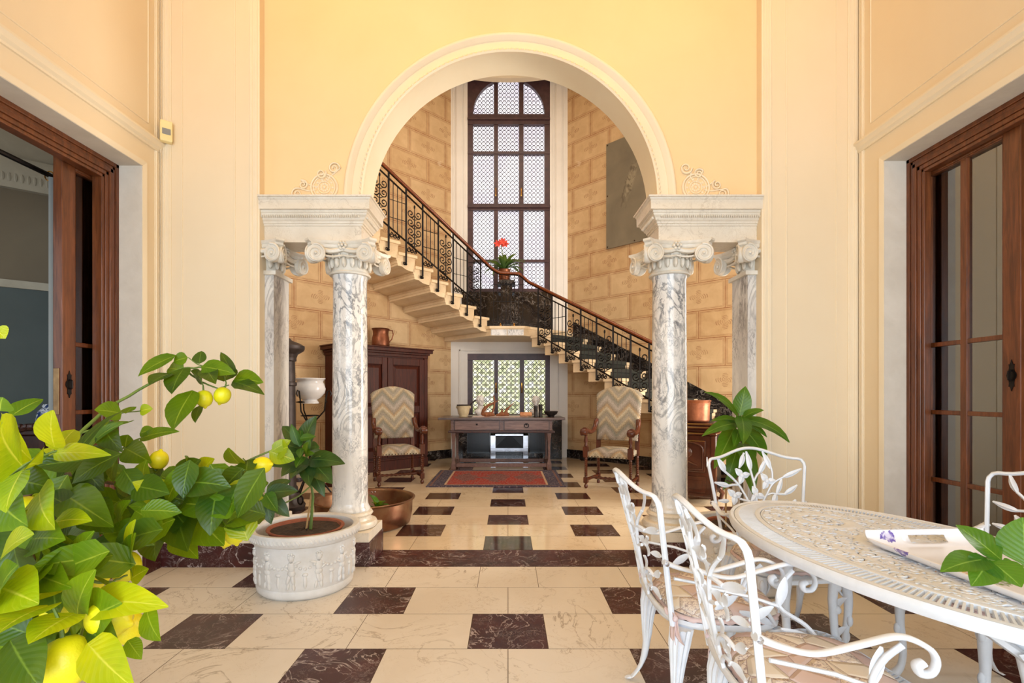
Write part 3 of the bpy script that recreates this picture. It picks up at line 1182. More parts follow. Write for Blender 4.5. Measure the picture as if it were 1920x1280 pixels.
# mouldings: thin ridged strips
def ridge(m, p0, p1, axis, nrm, wd, ht, kind=0):
    """strip from p0 to p1, width wd across 'axis', standing ht off the wall along nrm"""
    p0, p1, axis, nrm = Vector(p0), Vector(p1), Vector(axis), Vector(nrm)
    pr = {0: [(-0.5, 0), (-0.5, 0.5), (-0.38, 0.6), (-0.30, 1.0), (-0.1, 1.0), (-0.04, 0.6), (0.1, 0.55), (0.16, 0.9), (0.34, 0.9), (0.42, 0.4), (0.5, 0.35), (0.5, 0)],
          1: [(-0.5, 0), (-0.5, 0.6), (-0.2, 1), (0.2, 1), (0.5, 0.6), (0.5, 0)],
          2: [(-0.5, 0), (-0.5, 1), (-0.3, 1.0), (-0.1, 0.75), (0.1, 0.7), (0.3, 0.35), (0.5, 0.3), (0.5, 0)]}[kind]
    rings = [[p + axis * (u * wd) + nrm * (v * ht) for u, v in pr] for p in (p0, p1)]
    m.loft(rings)


BZ = 0.174
k = 1
for s_, X, nm in ((-1, XL, 'left'), (1, XR, 'right')):
    # front wall strips
    m = MB()
    xa = X
    o = -s_
    we = WL if s_ < 0 else WR
    n = (0, -1, 0)
    ridge(m, (X + o * 0.045, 3.70, BZ), (X + o * 0.045, 3.70, CEIL), (o, 0, 0), n, 0.075, 0.016)
    ridge(m, (X + o * 0.162, 3.70, BZ), (X + o * 0.162, 3.70, CEIL), (o, 0, 0), n, 0.008, 0.006, 1)
    ridge(m, (we - o * 0.185, 3.70, BZ), (we - o * 0.185, 3.70, CEIL), (o, 0, 0), n, 0.010, 0.006, 1)
    ridge(m, (we - o * 0.04, 3.70, BZ), (we - o * 0.04, 3.70, CEIL), (-o, 0, 0), n, 0.08, 0.018)
    m.box(min(X + o * 0.085, we - o * 0.075), max(X + o * 0.085, we - o * 0.075), 3.688, 3.70, BZ, BZ + 0.05)
    structure(m.build('trim_%d' % (k + 1), 'trim', smooth=30))
    # side wall strips: corner strip, architrave, string moulding and upper panel
    m = MB()
    Y1 = Y1L if s_ < 0 else Y1R
    n = (o, 0, 0)
    ridge(m, (X, 3.665, BZ), (X, 3.665, CEIL), (0, 1, 0), n, 0.05, 0.012)
    ridge(m, (X, Y1 + 0.018, BZ), (X, Y1 + 0.018, DT + 0.03), (0, -1, 0), n, 0.036, 0.010, 2)
    ridge(m, (X, Y1 + 0.03, DT + 0.018), (X, 0.3, DT + 0.018), (0, 0, -1), n, 0.036, 0.010, 2)
    ridge(m, (X, 3.70, 3.045), (X, -2.4, 3.045), (0, 0, -1), n, 0.07, 0.045, 2)
    ridge(m, (X, 3.575, 3.17), (X, 3.575, CEIL), (0, 1, 0), n, 0.008, 0.006, 1)
    ridge(m, (X, 3.575, 3.17), (X, -2.4, 3.17), (0, 0, 1), n, 0.008, 0.006, 1)
    structure(m.build('trim_%d' % (k + 2), 'trim', smooth=30))
    k += 2
    m = MB()
    y0b = 3.68
    m.box(min(X, we), max(X, we), y0b, 3.70, 0, BZ)
    m.box(min(X, X + o * 0.022), max(X, X + o * 0.022), Y1, y0b, 0, BZ)
    structure(m.build('baseboard_' + nm, 'dark', smooth=0, bevel=0.003))


# door frames and leaves
def door(s_, idx):
    X = -2.70 if s_ < 0 else 2.71
    Y1 = Y1L if s_ < 0 else Y1R
    e = empty('door_%d' % idx, (X, Y1, 0))
    structure(e)
    # stepped frame: jamb and head
    m = MB()
    for off, dep in ((0.0, 0.000), (0.030, 0.006), (0.055, -0.004), (0.085, 0.004), (0.113, 0.012)):
        wd = {0.0: 0.03, 0.03: 0.025, 0.055: 0.03, 0.085: 0.028, 0.113: 0.022}[off]
        xa, xb = X + s_ * dep, X + s_ * (0.08 if s_ < 0 else 0.06)
        m.box(xa, xb, Y1 - off - wd, Y1 - off, 0, DT - off)
        m.box(xa, xb, Y0, Y1 - off, DT - off - wd, DT - off)
    m.build('door_frame', 'doorwood', e, smooth=0, bevel=0.005)
    return e


dl = door(-1, 1)
dr = door(1, 2)


def leaf_door(e, s_, X, ya, yb, cols, nm_handle):
    """sliding leaf in the plane x = X between ya (free edge) and yb"""
    T = 0.06
    x0, x1 = X, X + s_ * T
    root = MB()
    st = 0.10
    z0, z1 = 0.0, 2.79
    root.box(x0, x1, ya, ya + st, z0, z1)
    root.box(x0, x1, yb - st, yb, z0, z1)
    root.box(x0, x1, ya + st, yb - st, z1 - 0.09, z1)
    root.box(x0, x1, ya + st, yb - st, z0, 0.28)
    lf = root.build('door_leaf', 'doorwood', e, smooth=0, bevel=0.006)
    g = MB()
    rows = [0.28, 0.7, 1.14, 1.58, z1 - 0.09]
    for z in rows[1:-1]:
        g.box(x0 + s_ * 0.012, x1 - s_ * 0.012, ya + st, yb - st, z - 0.014, z + 0.014)
    n = cols
    for i in range(1, n):
        y = ya + st + (yb - ya - 2 * st) * i / n
        g.box(x0 + s_ * 0.008, x1 - s_ * 0.008, y - 0.022, y + 0.022, 0.28, z1 - 0.09)
    for y in (ya + st, yb - st):
        g.box(x0 + s_ * 0.006, x1, y - 0.008, y + 0.008, 0.28, z1 - 0.09)
    for z in (0.28, z1 - 0.09):
        g.box(x0 + s_ * 0.006, x1, ya + st, yb - st, z - 0.008, z + 0.008)
    g.build('glazing_bars', 'doorwood', lf, smooth=0, bevel=0.004)
    p = MB()
    xm = (x0 + x1) / 2
    p.box(xm - 0.003, xm + 0.003, ya + st, yb - st, 0.28, z1 - 0.09)
    p.build('pane', 'glass', lf, smooth=0)
    return lf


ll = leaf_door(dl, -1, -2.785, 3.165, 3.68, 1, 'left')
m = MB()
m.box(-2.838, -2.802, 3.160, 3.165, 1.13, 1.42)
m.build('lock_plate', 'oldbrass', ll, smooth=0, bevel=0.002)
lr = leaf_door(dr, 1, 2.775, 2.745, 3.45, 2, 'right')


def escutcheon(e, X, s_, y, z):
    m = MB()
    pts = []
    for i in range(32):
        a = 2 * PI * i / 32
        r = 0.022 + 0.006 * math.cos(6 * a)
        pts.append((y + r * math.cos(a), z + (0.075 + 0.012 * math.cos(8 * a)) * math.sin(a)))
    m.prism(pts, lambda u, v, w_: Vector((X - s_ * w_, u, v)), 0, 0.004)
    m.tube([(X - s_ * 0.008, y, z - 0.028), (X - s_ * 0.018, y, z - 0.022), (X - s_ * 0.018, y, z + 0.022), (X - s_ * 0.008, y, z + 0.028)], 0.007, 6)
    m.build('handle', 'iron', e, smooth=40)


escutcheon(ll, -2.785, -1, 3.215, 1.32)
escutcheon(lr, 2.775, 1, 2.79, 1.36)

# ------------------------------------------------------------------ room beyond the left door
m = MB()
a, b = Vector((-6.9, 5.03, 0)), Vector((-3.2, 8.1, 0))
a, b = Vector((-6.14, 2.08, 0)), Vector((-3.06, 4.64, 0))
d = (b - a).normalized()
nn = Vector((d.y, -d.x, 0))
for z0, z1, mi, off in ((0, 2.09, 0, 0), (2.09, 2.15, 2, 0.02), (2.15, 2.86, 1, 0), (2.86, 3.10, 2, 0.05), (3.10, 3.4, 2, 0)):
    P = [a + nn * off, b + nn * off, b - nn * 0.15, a - nn * 0.15]
    m.loft([[Vector((p.x, p.y, z0)) for p in P], [Vector((p.x, p.y, z1)) for p in P]], mi=mi)
for i in range(110):
    c = a + (b - a) * ((i + 0.5) / 110) + nn * 0.05
    m.ball((c.x, c.y, 2.94), 0.012, 0.012, 0.035, 6, 5, mi=2)
structure(m.build('wall_left_room', ['roomwall', 'roomwall2', 'roomtrim'], smooth=40))
structure(box1('wall_left_room_east', 'roomwall', -3.2, -3.05, 4.05, 4.8, 0, 4.6))
structure(box1('ceiling_left_room', 'ceil', -8.6, -3.0, -2.5, 5.2, 3.35, 3.45))
structure(box1('wall_left_room_west', 'roomwall', -8.6, -8.5, -2.5, 8.2, 0, 4.6))
structure(box1('wall_left_room_south', 'roomwall2', -8.6, -3.0, -2.6, -2.5, 0, 4.6))


def curtain(name, X, ya, yb, z0, z1, mat, label, folds=5, amp=0.02, beads=False):
    m = MB()
    n = folds * 12
    rings = []
    for z in (z0, (z0 + z1) / 2, z1):
        ring = []
        for i in range(n + 1):
            t = i / n
            ring.append((X + amp * math.sin(t * folds * 2 * PI) * (1.15 if z == z0 else 0.9), ya + (yb - ya) * t, z))
        rings.append(ring)
    m.loft(rings, closed=False)
    if beads:
        for k in range(60):
            z = z0 + (z1 - z0) * (k + 0.5) / 60
            m.ball((X + 0.02, ya + 0.03, z), 0.008, 0.008, 0.012, 6, 4)
    o = m.build(name, mat, smooth=70, solid=0.004)
    tag(o, label, 'curtain')
    return o


curtain('curtain', -2.92, 3.22, 3.685, 0.1, 2.64, 'curtain', 'pale grey curtain hanging behind the left sliding door', 4, 0.028, True)
e = empty('curtain_rod', (-2.95, 2.0, 2.665), 'dark metal curtain rod above the left doorway', 'curtain rod')
m = MB()
m.tube([(-2.95, 0.3, 2.665), (-2.95, 3.6, 2.665)], 0.016, 8)
m.build('rod', 'iron', e)
for y in (3.26, 3.40):
    m = MB()
    m.tube([(-2.95 + 0.03 * math.cos(t), y, 2.66 + 0.03 * math.sin(t)) for t in [2 * PI * i / 16 for i in range(16)]], 0.004, 6, closed=True)
    m.build('ring', 'brass', e)
# blue and white vase on a chest of the left room, and a chair top beside it
e = empty('ginger_jar', tuple(at(90, 800, 3.75)[:2]) + (1.0,), 'round blue and white porcelain jar inside the left room', 'jar')
m = MB()
c = at(90, 800, 3.75)
m.lathe([(0.03, 1.0), (0.055, 1.02), (0.07, 1.07), (0.06, 1.13), (0.03, 1.16), (0.035, 1.17), (0.025, 1.185), (0.0, 1.19)], (c.x, c.y, 0), 24)
m.build('body', 'vase', e)
e = empty('chest', (c.x - 0.1, c.y, 0), 'dark wooden chest standing in the left room under the jar', 'chest')
m = MB()
m.box(c.x - 0.45, c.x + 0.12, c.y - 0.16, c.y + 0.12, 0, 0.97)
m.build('body', 'darkwood', e, smooth=0, bevel=0.01)
m = MB()
m.box(c.x - 0.48, c.x + 0.15, c.y - 0.19, c.y + 0.13, 0.97, 1.0)
m.build('top', 'darkwood', e, smooth=0, bevel=0.006)
c = at(42, 792, 3.3)
e = empty('carved_chair', (c.x, c.y, 0), 'dark chair with a carved crest inside the left room', 'chair')
m = MB()
for s_ in (-1, 1):
    m.tube([(c.x + s_ * 0.2, c.y, 0), (c.x + s_ * 0.2, c.y + 0.02, 0.5), (c.x + s_ * 0.17, c.y + 0.08, 0.98)], 0.018, 8)
m.build('post', 'darkwood', e)
m = MB()
m.tube([(c.x + 0.19 * t, c.y + 0.08, 0.98 + 0.06 * (1 - t * t)) for t in [-1 + i / 6 for i in range(13)]], 0.024, 8)
for i in range(7):
    m.ball((c.x - 0.12 + 0.04 * i, c.y + 0.07, 1.04), 0.02, 0.02, 0.022, 6, 5)
m.build('crest', 'darkwood', e)
m = MB()
m.box(c.x - 0.22, c.x + 0.22, c.y - 0.42, c.y + 0.02, 0.42, 0.48)
for sx in (-1, 1):
    m.box(c.x + sx * 0.2 - 0.02, c.x + sx * 0.2 + 0.02, c.y - 0.42, c.y - 0.38, 0, 0.42)
m.build('seat', 'darkwood', e, smooth=0, bevel=0.01)

# room beyond the right door
structure(box1('wall_right_room', 'roomwall2', 5.6, 5.7, -2.5, 4.0, 0, 4.6))
structure(box1('wall_right_room_north', 'roomwall2', 3.01, 5.7, 3.99, 4.1, 0, 4.6))
structure(box1('wall_right_room_south', 'roomwall2', 3.0, 5.7, -2.6, -2.5, 0, 4.6))
structure(box1('ceiling_right_room', 'ceil', 3.0, 5.7, -2.5, 4.1, 4.6, 4.7))
curtain('curtain', 3.07, 2.2, 3.75, 0.05, 2.72, 'taupe', 'flat taupe curtain behind the right sliding door', 6, 0.012)

# motion sensor in the corner
e = empty('motion_sensor', (-2.47, 3.66, 3.15), 'small cream motion sensor high in the left corner', 'sensor', rz=R(38))
m = MB()
m.box(-0.038, 0.038, -0.03, 0.02, -0.075, 0.075)
m.build('housing', 'plastic', e, smooth=0, bevel=0.008, world=False)
m = MB()
m.box(-0.026, 0.026, -0.034, -0.028, -0.028, 0.015)
m.build('lens', 'sensor', e, smooth=0, bevel=0.003, world=False)
m = MB()
m.tube([(-2.515, 3.672, 3.22), (-2.515, 3.672, CEIL)], 0.004, 6)
m.tube([(-2.515, 3.672, 3.08), (-2.515, 3.672, 0.2)], 0.004, 6)
tag(m.build('sensor_cable', 'trim'), 'thin painted cable running up the left corner from the sensor', 'cable')

# ------------------------------------------------------------------ stair hall shell
CL = Vector((-1.15, 10.2, 0))
CR = Vector((1.20, 10.2, 0))
HC = 7.95
WT = 3.65        # run of the diagonal walls along x


def diag(s_, nm):
    m = MB()
    L = WT * math.sqrt(2)
    m.box(0, L + 0.2, 0, -0.2 if s_ < 0 else 0.2, 0, HC)
    o = m.build('wall_' + nm, 'blocks', None, smooth=0, world=False)
    o.location = CL if s_ < 0 else CR
    o.rotation_euler = (0, 0, R(225) if s_ < 0 else R(-45))
    structure(o)


diag(-1, 'diagonal_left')
diag(1, 'diagonal_right')
for s_, X, nm in ((-1, CL.x - WT, 'hall_left'), (1, CR.x + WT, 'hall_right')):
    m = MB()
    m.box(0, 2.6, 0, 0.2, 0, HC)
    o = m.build('wall_' + nm, 'blocks', None, smooth=0, world=False)
    o.location = (X, 4.05 if s_ < 0 else 6.62, 0)
    o.rotation_euler = (0, 0, R(90) if s_ < 0 else R(-90))
    structure(o)
structure(box1('wall_hall_front', 'ceil', -5.2, 5.2, 4.02, 4.1, CEIL, HC))
structure(box1('ceiling_hall', 'ceil', -5.2, 5.2, 3.9, 10.6, HC, HC + 0.1))
m = MB()
n = 64
cy, r0 = 7.12, 3.02
ring_o = [(XC + 5.2 * math.cos(2 * PI * i / n) * 1.0, cy + 5.2 * math.sin(2 * PI * i / n)) for i in range(n)]
m.lathe([(0.01, 7.50), (r0 - 0.25, 7.50), (r0 - 0.2, 7.47), (r0 - 0.06, 7.47), (r0, 7.53), (r0, 7.62), (0.01, 7.62)], (XC, cy, 0), 64, caps=False)
structure(m.build('ceiling_hall_disc', 'ceil', smooth=30))

# window wall
m = MB()
y0, y1 = 10.2, 10.5
xa, xb = -0.815, 0.845
m.box(CL.x - 0.3, xa, y0, y1, 0, HC)
m.box(xb, CR.x + 0.3, y0, y1, 0, HC)
m.box(xa, xb, y0, y1, 0, 0.84)
m.box(xa, xb, y0, y1, 2.09, 3.30)
m.box(xa, xb, y0, y1, 7.86, HC)
structure(m.build('wall_window', 'hallwhite', smooth=0))
m = MB()
for s_ in (-1, 1):
    xe = CL.x if s_ < 0 else CR.x
    xi = xa if s_ < 0 else xb
    mid = (xe + xi) / 2
    for off, wd, ht in ((0.0, 0.14, 0.02), (-0.11, 0.03, 0.012), (0.11, 0.03, 0.012)):
        m.box(mid + off - wd / 2, mid + off + wd / 2, y0 - ht, y0, 2.5, HC)
    m.box(mid - 0.05, mid + 0.05, y0 - 0.03, y0, 2.5, HC)
m.box(-0.98, -0.95, y0 - 0.03, y0, 0.84, 2.17)
m.box(0.98, 1.01, y0 - 0.03, y0, 0.84, 2.17)
m.box(-0.98, 1.01, y0 - 0.03, y0, 2.14, 2.17)
structure(m.build('trim_7', 'hallwhite', smooth=0, bevel=0.004))
# dark marble wainscot above the landing
m = MB()
m.box(-0.93, 0.90, y0 - 0.03, y0 - 0.001, 2.497, 3.33)
tag(m.build('marble_wainscot', 'blackmarble', smooth=0), 'dark veined marble wainscot under the tall stair window', 'wainscot')

# baseboards in the hall
for s_, nm in ((-1, 'hall_left'), (1, 'hall_right')):
    m = MB()
    L = WT * math.sqrt(2)
    m.box(0.0, L, 0, 0.025 if s_ < 0 else -0.025, 0, 0.17)
    o = m.build('baseboard_' + nm, 'blackmarble', None, smooth=0, world=False)
    o.location = CL if s_ < 0 else CR
    o.rotation_euler = (0, 0, R(225) if s_ < 0 else R(-45))
    structure(o)


# ------------------------------------------------------------------ leaded windows
def ring_pts(c, r, y, n=16):
    return [(c[0] + r * math.cos(2 * PI * i / n), y, c[1] + r * math.sin(2 * PI * i / n)) for i in range(n)]


def lead_field(m, x0, x1, z0, z1, y, clip=None, ornate=False):
    nx = 5
    p = (x1 - x0) / nx
    nz = max(1, round((z1 - z0) / p))
    pz = (z1 - z0) / nz
    rt = 0.0062 if not ornate else 0.0065
    for j in range(nz):
        for i in range(nx):
            cx, cz = x0 + p * (i + 0.5), z0 + pz * (j + 0.5)
            if clip and not clip(cx, cz, p * 0.3):
                continue
            m.tube(ring_pts((cx, cz), p * 0.43, y), rt, 4, closed=True)
            if not ornate:
                m.tube(ring_pts((cx, cz), p * 0.10, y, 8), 0.0028, 3, closed=True)
            # short cames to the neighbours
            if i < nx - 1:
                m.tube([(cx + p * 0.43, y, cz), (cx + p * 0.57, y, cz)], rt * 0.9, 4)
            if j < nz - 1:
                m.tube([(cx, y, cz + pz * 0.43), (cx, y, cz + pz * 0.57)], rt * 0.9, 4)
            if ornate and i < nx - 1 and j < nz - 1 and (i + j) % 2 == 0:
                # petal between four rounds
                qx, qz = cx + p / 2, cz + pz / 2
                for a in (PI / 4, 3 * PI / 4) if i % 2 == 0 else (-PI / 4, PI / 4):
                    u = Vector((math.cos(a), 0, math.sin(a)))
                    c = Vector((qx, y, qz))
                    m.tube([c - u * 0.05, c, c + u * 0.05], [0.002, 0.008, 0.002], 4)


def tall_window():
    e = structure(empty('window_1', (XC, 10.25, 3.3)))
    fr = MB()
    yf0, yf1 = 10.22, 10.32
    cols = [(-0.705, -0.285), (-0.20, 0.22), (0.315, 0.735)]
    fr.box(xa, cols[0][0], yf0, yf1, 3.30, 7.86)
    fr.box(cols[2][1], xb, yf0, yf1, 3.30, 7.86)
    for a_, b_ in ((cols[0][1], cols[1][0]), (cols[1][1], cols[2][0])):
        fr.box(a_, b_, yf0, yf1, 3.30, 7.86)
    rows = [(3.40, 3.935), (3.985, 4.985), (5.11, 6.115), (6.165, 6.71), (6.915, 7.62)]
    zs = [3.30] + [v for r_ in rows for v in r_] + [7.86]
    for i in range(0, len(zs) - 1, 2):
        if i < len(zs) - 2:
            fr.box(xa, xb, yf0 - 0.015, yf1, zs[i], zs[i + 1])
    # heavier mouldings on the two main transoms
    for z in (5.045, 6.81):
        fr.box(xa, xb, yf0 - 0.05, yf0, z - 0.02, z + 0.02)
    # arched head: spandrels cut to a half circle
    cxm, rr = 0.015, 0.72
    zc = 6.915
    N = 24
    for s_ in (-1, 1):
        P = []
        xo = xa if s_ < 0 else xb
        arc = [(cxm + s_ * rr * math.cos(PI / 2 * i / N), zc + rr * math.sin(PI / 2 * i / N)) for i in range(N + 1)]
        for i in range(N):
            quad = [arc[i], arc[i + 1], (arc[i + 1][0], 7.86), (xo if i == 0 else arc[i][0], 7.86)]
            if i == 0:
                quad = [(xo, zc), arc[0], arc[1], (arc[1][0], 7.86), (xo, 7.86)]
            fr.prism(quad, lambda u, v, w_: Vector((u, w_, v)), yf0 - 0.02, yf1)
    f = fr.build('window_frame', 'darkwood_window', e, smooth=0)
    for ci, (a_, b_) in enumerate(cols):
        for ri, (z0, z1) in enumerate(rows):
            p = MB()
            p.box(a_ - 0.01, b_ + 0.01, 10.30, 10.31, z0 - 0.01, z1 + 0.01)
            po = p.build('pane', 'glow', e, smooth=0)
            l = MB()
            clip = None
            if ri == 4:
                clip = lambda x, z, q: math.hypot(x - cxm, z - zc) < rr - q * 0.5
            lead_field(l, a_ + 0.005, b_ - 0.005, z0, z1, 10.29, clip)
            l.build('lead_came', 'lead', po, smooth=60)
    for x in (-0.243, 0.268):
        h = MB()
        h.tube([(x, 10.17, 5.25), (x, 10.15, 5.33), (x, 10.17, 5.41)], 0.012, 6)
        h.build('handle', 'brass', e)


M['darkwood_window'] = smear('mauve_brown_window_frame', (84, 58, 60), (62, 42, 46), 10, 0.4)
M['lead'] = smear('lead_came', (86, 80, 88), (64, 60, 68), 10, 0.5, 0.3)
tall_window()


def low_window():
    e = structure(empty('window_2', (XC, 10.25, 0.84)))
    fr = MB()
    cols = [(-0.71, -0.28), (-0.20, 0.235), (0.325, 0.75)]
    yf0, yf1 = 10.22, 10.30
    xs = [xa, cols[0][0], cols[0][1], cols[1][0], cols[1][1], cols[2][0], cols[2][1], xb]
    for i in range(0, 8, 2):
        fr.box(xs[i], xs[i + 1], yf0, yf1, 0.84, 2.09)
    fr.box(xa, xb, yf0 - 0.02, yf1, 1.96, 2.09)
    fr.box(xa, xb, yf0, yf1, 0.84, 0.88)
    fr.build('window_frame', 'darkwood_window', e, smooth=0)
    for a_, b_ in cols:
        p = MB()
        p.box(a_ - 0.01, b_ + 0.01, 10.28, 10.29, 0.87, 1.97)
        po = p.build('pane', 'glow_green', e, smooth=0)
        l = MB()
        lead_field(l, a_ + 0.005, b_ - 0.005, 0.885, 1.955, 10.27, None, True)
        l.build('lead_came', 'lead', po, smooth=60)
    for x in (-0.24, 0.28):
        h = MB()
        h.tube([(x, 10.2, 1.30), (x, 10.17, 1.40), (x, 10.2, 1.50)], 0.014, 6)
        h.tube([(x, 10.17, 1.40), (x, 10.12, 1.41)], 0.010, 6)
        h.build('handle', 'brass', e)
    s = MB()
    s.box(xa - 0.05, xb + 0.05, 10.13, 10.24, 0.82, 0.86)
    s.build('window_sill', 'stone', e, smooth=0, bevel=0.005)


low_window()


# ------------------------------------------------------------------ the staircase
RISE, RUN, S0, WID = 0.1632, 0.3133, 0.167, 1.25
ZL = 2.495
NL, NR = 11, 15
dl_, nl_ = Vector((-1, -1, 0)).normalized(), Vector((1, -1, 0)).normalized()
dr_, nr_ = Vector((1, -1, 0)).normalized(), Vector((-1, -1, 0)).normalized()


def FL(s, wv, z):
    return CL + dl_ * s + nl_ * wv + Vector((0, 0, z))


def FR(s, wv, z):
    return CR + dr_ * s + nr_ * wv + Vector((0, 0, z))


st = empty('staircase', (0, 9.6, 2.32), 'cantilevered pale stone staircase turning on a landing beneath the tall window', 'staircase')
# landing
il, ir = (-0.31, 9.12), (0.285, 9.12)
wl, wr = FL(S0, 0, 0), FR(S0, 0, 0)
P = [(wl.x, wl.y), (CL.x, CL.y - 0.002), (CR.x, CR.y - 0.002), (wr.x, wr.y), ir, il]
m = MB()
m.loft([[Vector((x, y, z)) for x, y in P] for z in (2.325, 2.44)])
m.loft([[Vector((x, y, z)) for x, y in [(a_ + (0.02 if i in (4,) else -0.02 if i == 5 else 0), b_ - (0.03 if i > 3 else 0)) for i, (a_, b_) in enumerate(P)]] for z in (2.45, ZL)])
m.loft([[Vector((x, y, z)) for x, y in P] for z in (2.44, 2.45)])
m.build('landing', 'stair', st, smooth=0)
m = MB()
m.box(-0.305, -0.022, 9.108, 9.12, 2.33, 2.435)
m.box(-0.008, 0.28, 9.108, 9.12, 2.33, 2.435)
m.build('landing_fascia', 'column', st, smooth=0)
for x in (-0.135, 0.11):
    m = MB()
    m.lathe([(0.022, 0), (0.024, 0.01), (0.012, 0.02), (0.018, 0.035), (0.008, 0.05), (0.0, 0.052)], (x, 9.105, ZL), 12)
    m.build('brass_foot', 'brass', st)


def step(F, k, up):
    s0, s1 = S0 + RUN * (k - 1), S0 + RUN * k
    zt = ZL + (RISE if up else -RISE) * k
    D = 0.205
    if up:
        prof = [(-0.03, 0), (-0.03, -0.045), (-0.005, -0.055), (-0.005, -0.10), (0.0, -0.258), (0.08, -0.256), (0.15, -0.246), (0.20, -0.226), (0.235, -0.208), (RUN, -D), (RUN, -0.172), (RUN + 0.010, -0.168),
                (RUN + 0.010, -0.128), (RUN + 0.022, -0.122), (RUN + 0.022, -0.05), (RUN, -0.045), (RUN, 0)]
    else:
        prof = [(RUN + 0.03, 0), (RUN + 0.03, -0.045), (RUN + 0.005, -0.055), (RUN + 0.005, -0.10), (RUN - 0.03, -0.15), (RUN - 0.09, -0.185), (RUN - 0.13, -D), (0, -D), (0, 0)]
    prof = [(u, max(v, -zt + 0.001)) for u, v in prof]
    m = MB()
    m.prism(prof, lambda u, v, w_: F(s0 + u, w_, zt + v), 0.0, WID)
    if zt > 0.06:
        prof2 = [(p0, q0) for p0, q0 in ([(-0.03, 0), (-0.03, -0.045), (RUN, -0.045), (RUN, 0)] if up else [(RUN + 0.03, 0), (RUN + 0.03, -0.045), (0, -0.045), (0, 0)])]
        m.prism(prof2, lambda u, v, w_: F(s0 + u, w_, zt + v), WID, WID + 0.035)
    o = m.build('step', 'stair', st, smooth=0)
    if not up and zt > 0.05:
        r = MB()      # carpet over tread and riser
        a_, b_ = 0.16, WID - 0.16
        pr = [(0.0, 0.001), (0.0, 0.012), (RUN + 0.036, 0.012), (RUN + 0.036, -0.05), (RUN + 0.012, -0.06), (RUN + 0.012, -RISE + 0.012),
              (RUN + 0.002, -RISE + 0.012), (RUN + 0.002, -0.06), (RUN + 0.028, -0.05), (RUN + 0.028, 0.001)]
        r.prism(pr, lambda u, v, w_: F(s0 + u, w_, zt + v), a_, b_)
        r.build('carpet', 'runner', o, smooth=0)
    if k <= NL and up:
        pass


M['runner'] = smear('dark_green_stair_carpet', (56, 58, 50), (40, 40, 36), 14, 0.9, bump=0.4, bs=160)
for k in range(1, NL + 1):
    step(FL, k, True)
for k in range(1, NR + 1):
    step(FR, k, False)
# stepped skirting of dark marble up the right wall
m = MB()
for k in range(1, NR + 1):
    s0, s1 = S0 + RUN * (k - 1), S0 + RUN * k
    z = ZL - RISE * k
    zt = z + 0.21
    pr = [(s0, z), (s1, z), (s1, zt + 0.0), (s0, zt + RISE)]
    m.prism(pr, lambda u, v, w_: FR(u, w_, v), 0.0, 0.02)
m.build('wall_skirting', 'blackmarble', st, smooth=0)
# ------------------------------------------------------------------ wrought iron railing with its wooden handrail
rail = empty('stair_railing', (0.02, 9.26, ZL), 'black wrought iron stair railing with scroll panels and a red wooden handrail', 'railing')
WR_ = WID + 0.035
RT = math.sqrt(2)


def zrail(s, up):
    t = s / RT
    return 3.45 + (0.736 if up else -0.736) * (t + 0.10)


pts = []
for i in range(24, -1, -1):
    s = 0.12 + (S0 + RUN * NL - 0.12) * i / 24
    pts.append(FL(s, WR_, zrail(s, True)))
pts += [Vector((-0.20, 9.215, 3.505)), Vector((-0.12, 9.20, 3.475)), Vector((0.02, 9.20, 3.470)), Vector((0.15, 9.20, 3.465)), Vector((0.22, 9.215, 3.45))]
for i in range(0, 28):
    s = 0.12 + (S0 + RUN * 8.58 - 0.12) * i / 27
    pts.append(FR(s, WR_, zrail(s, False)))
m = MB()
m.tube(smooth_path(pts, 3), 0.030, 8, up=(0, 0, 1), flat=0.85)
m.build('handrail', 'handrail', rail, smooth=60)
m = MB()
m.tube([p - Vector((0, 0, 0.034)) for p in pts], 0.010, 4)
m.build('core_rail', 'iron', rail, smooth=60)


def scroll(m, F, s, z, r, hand, wv, start):
    P = []
    for i in range(15):
        t = i / 14
        a = start + hand * t * 2 * PI * 1.25
        rr = r * (1 - 0.75 * t)
        P.append(F(s + rr * math.cos(a), wv, z + rr * math.sin(a)))
    m.tube(P, 0.0092, 4)


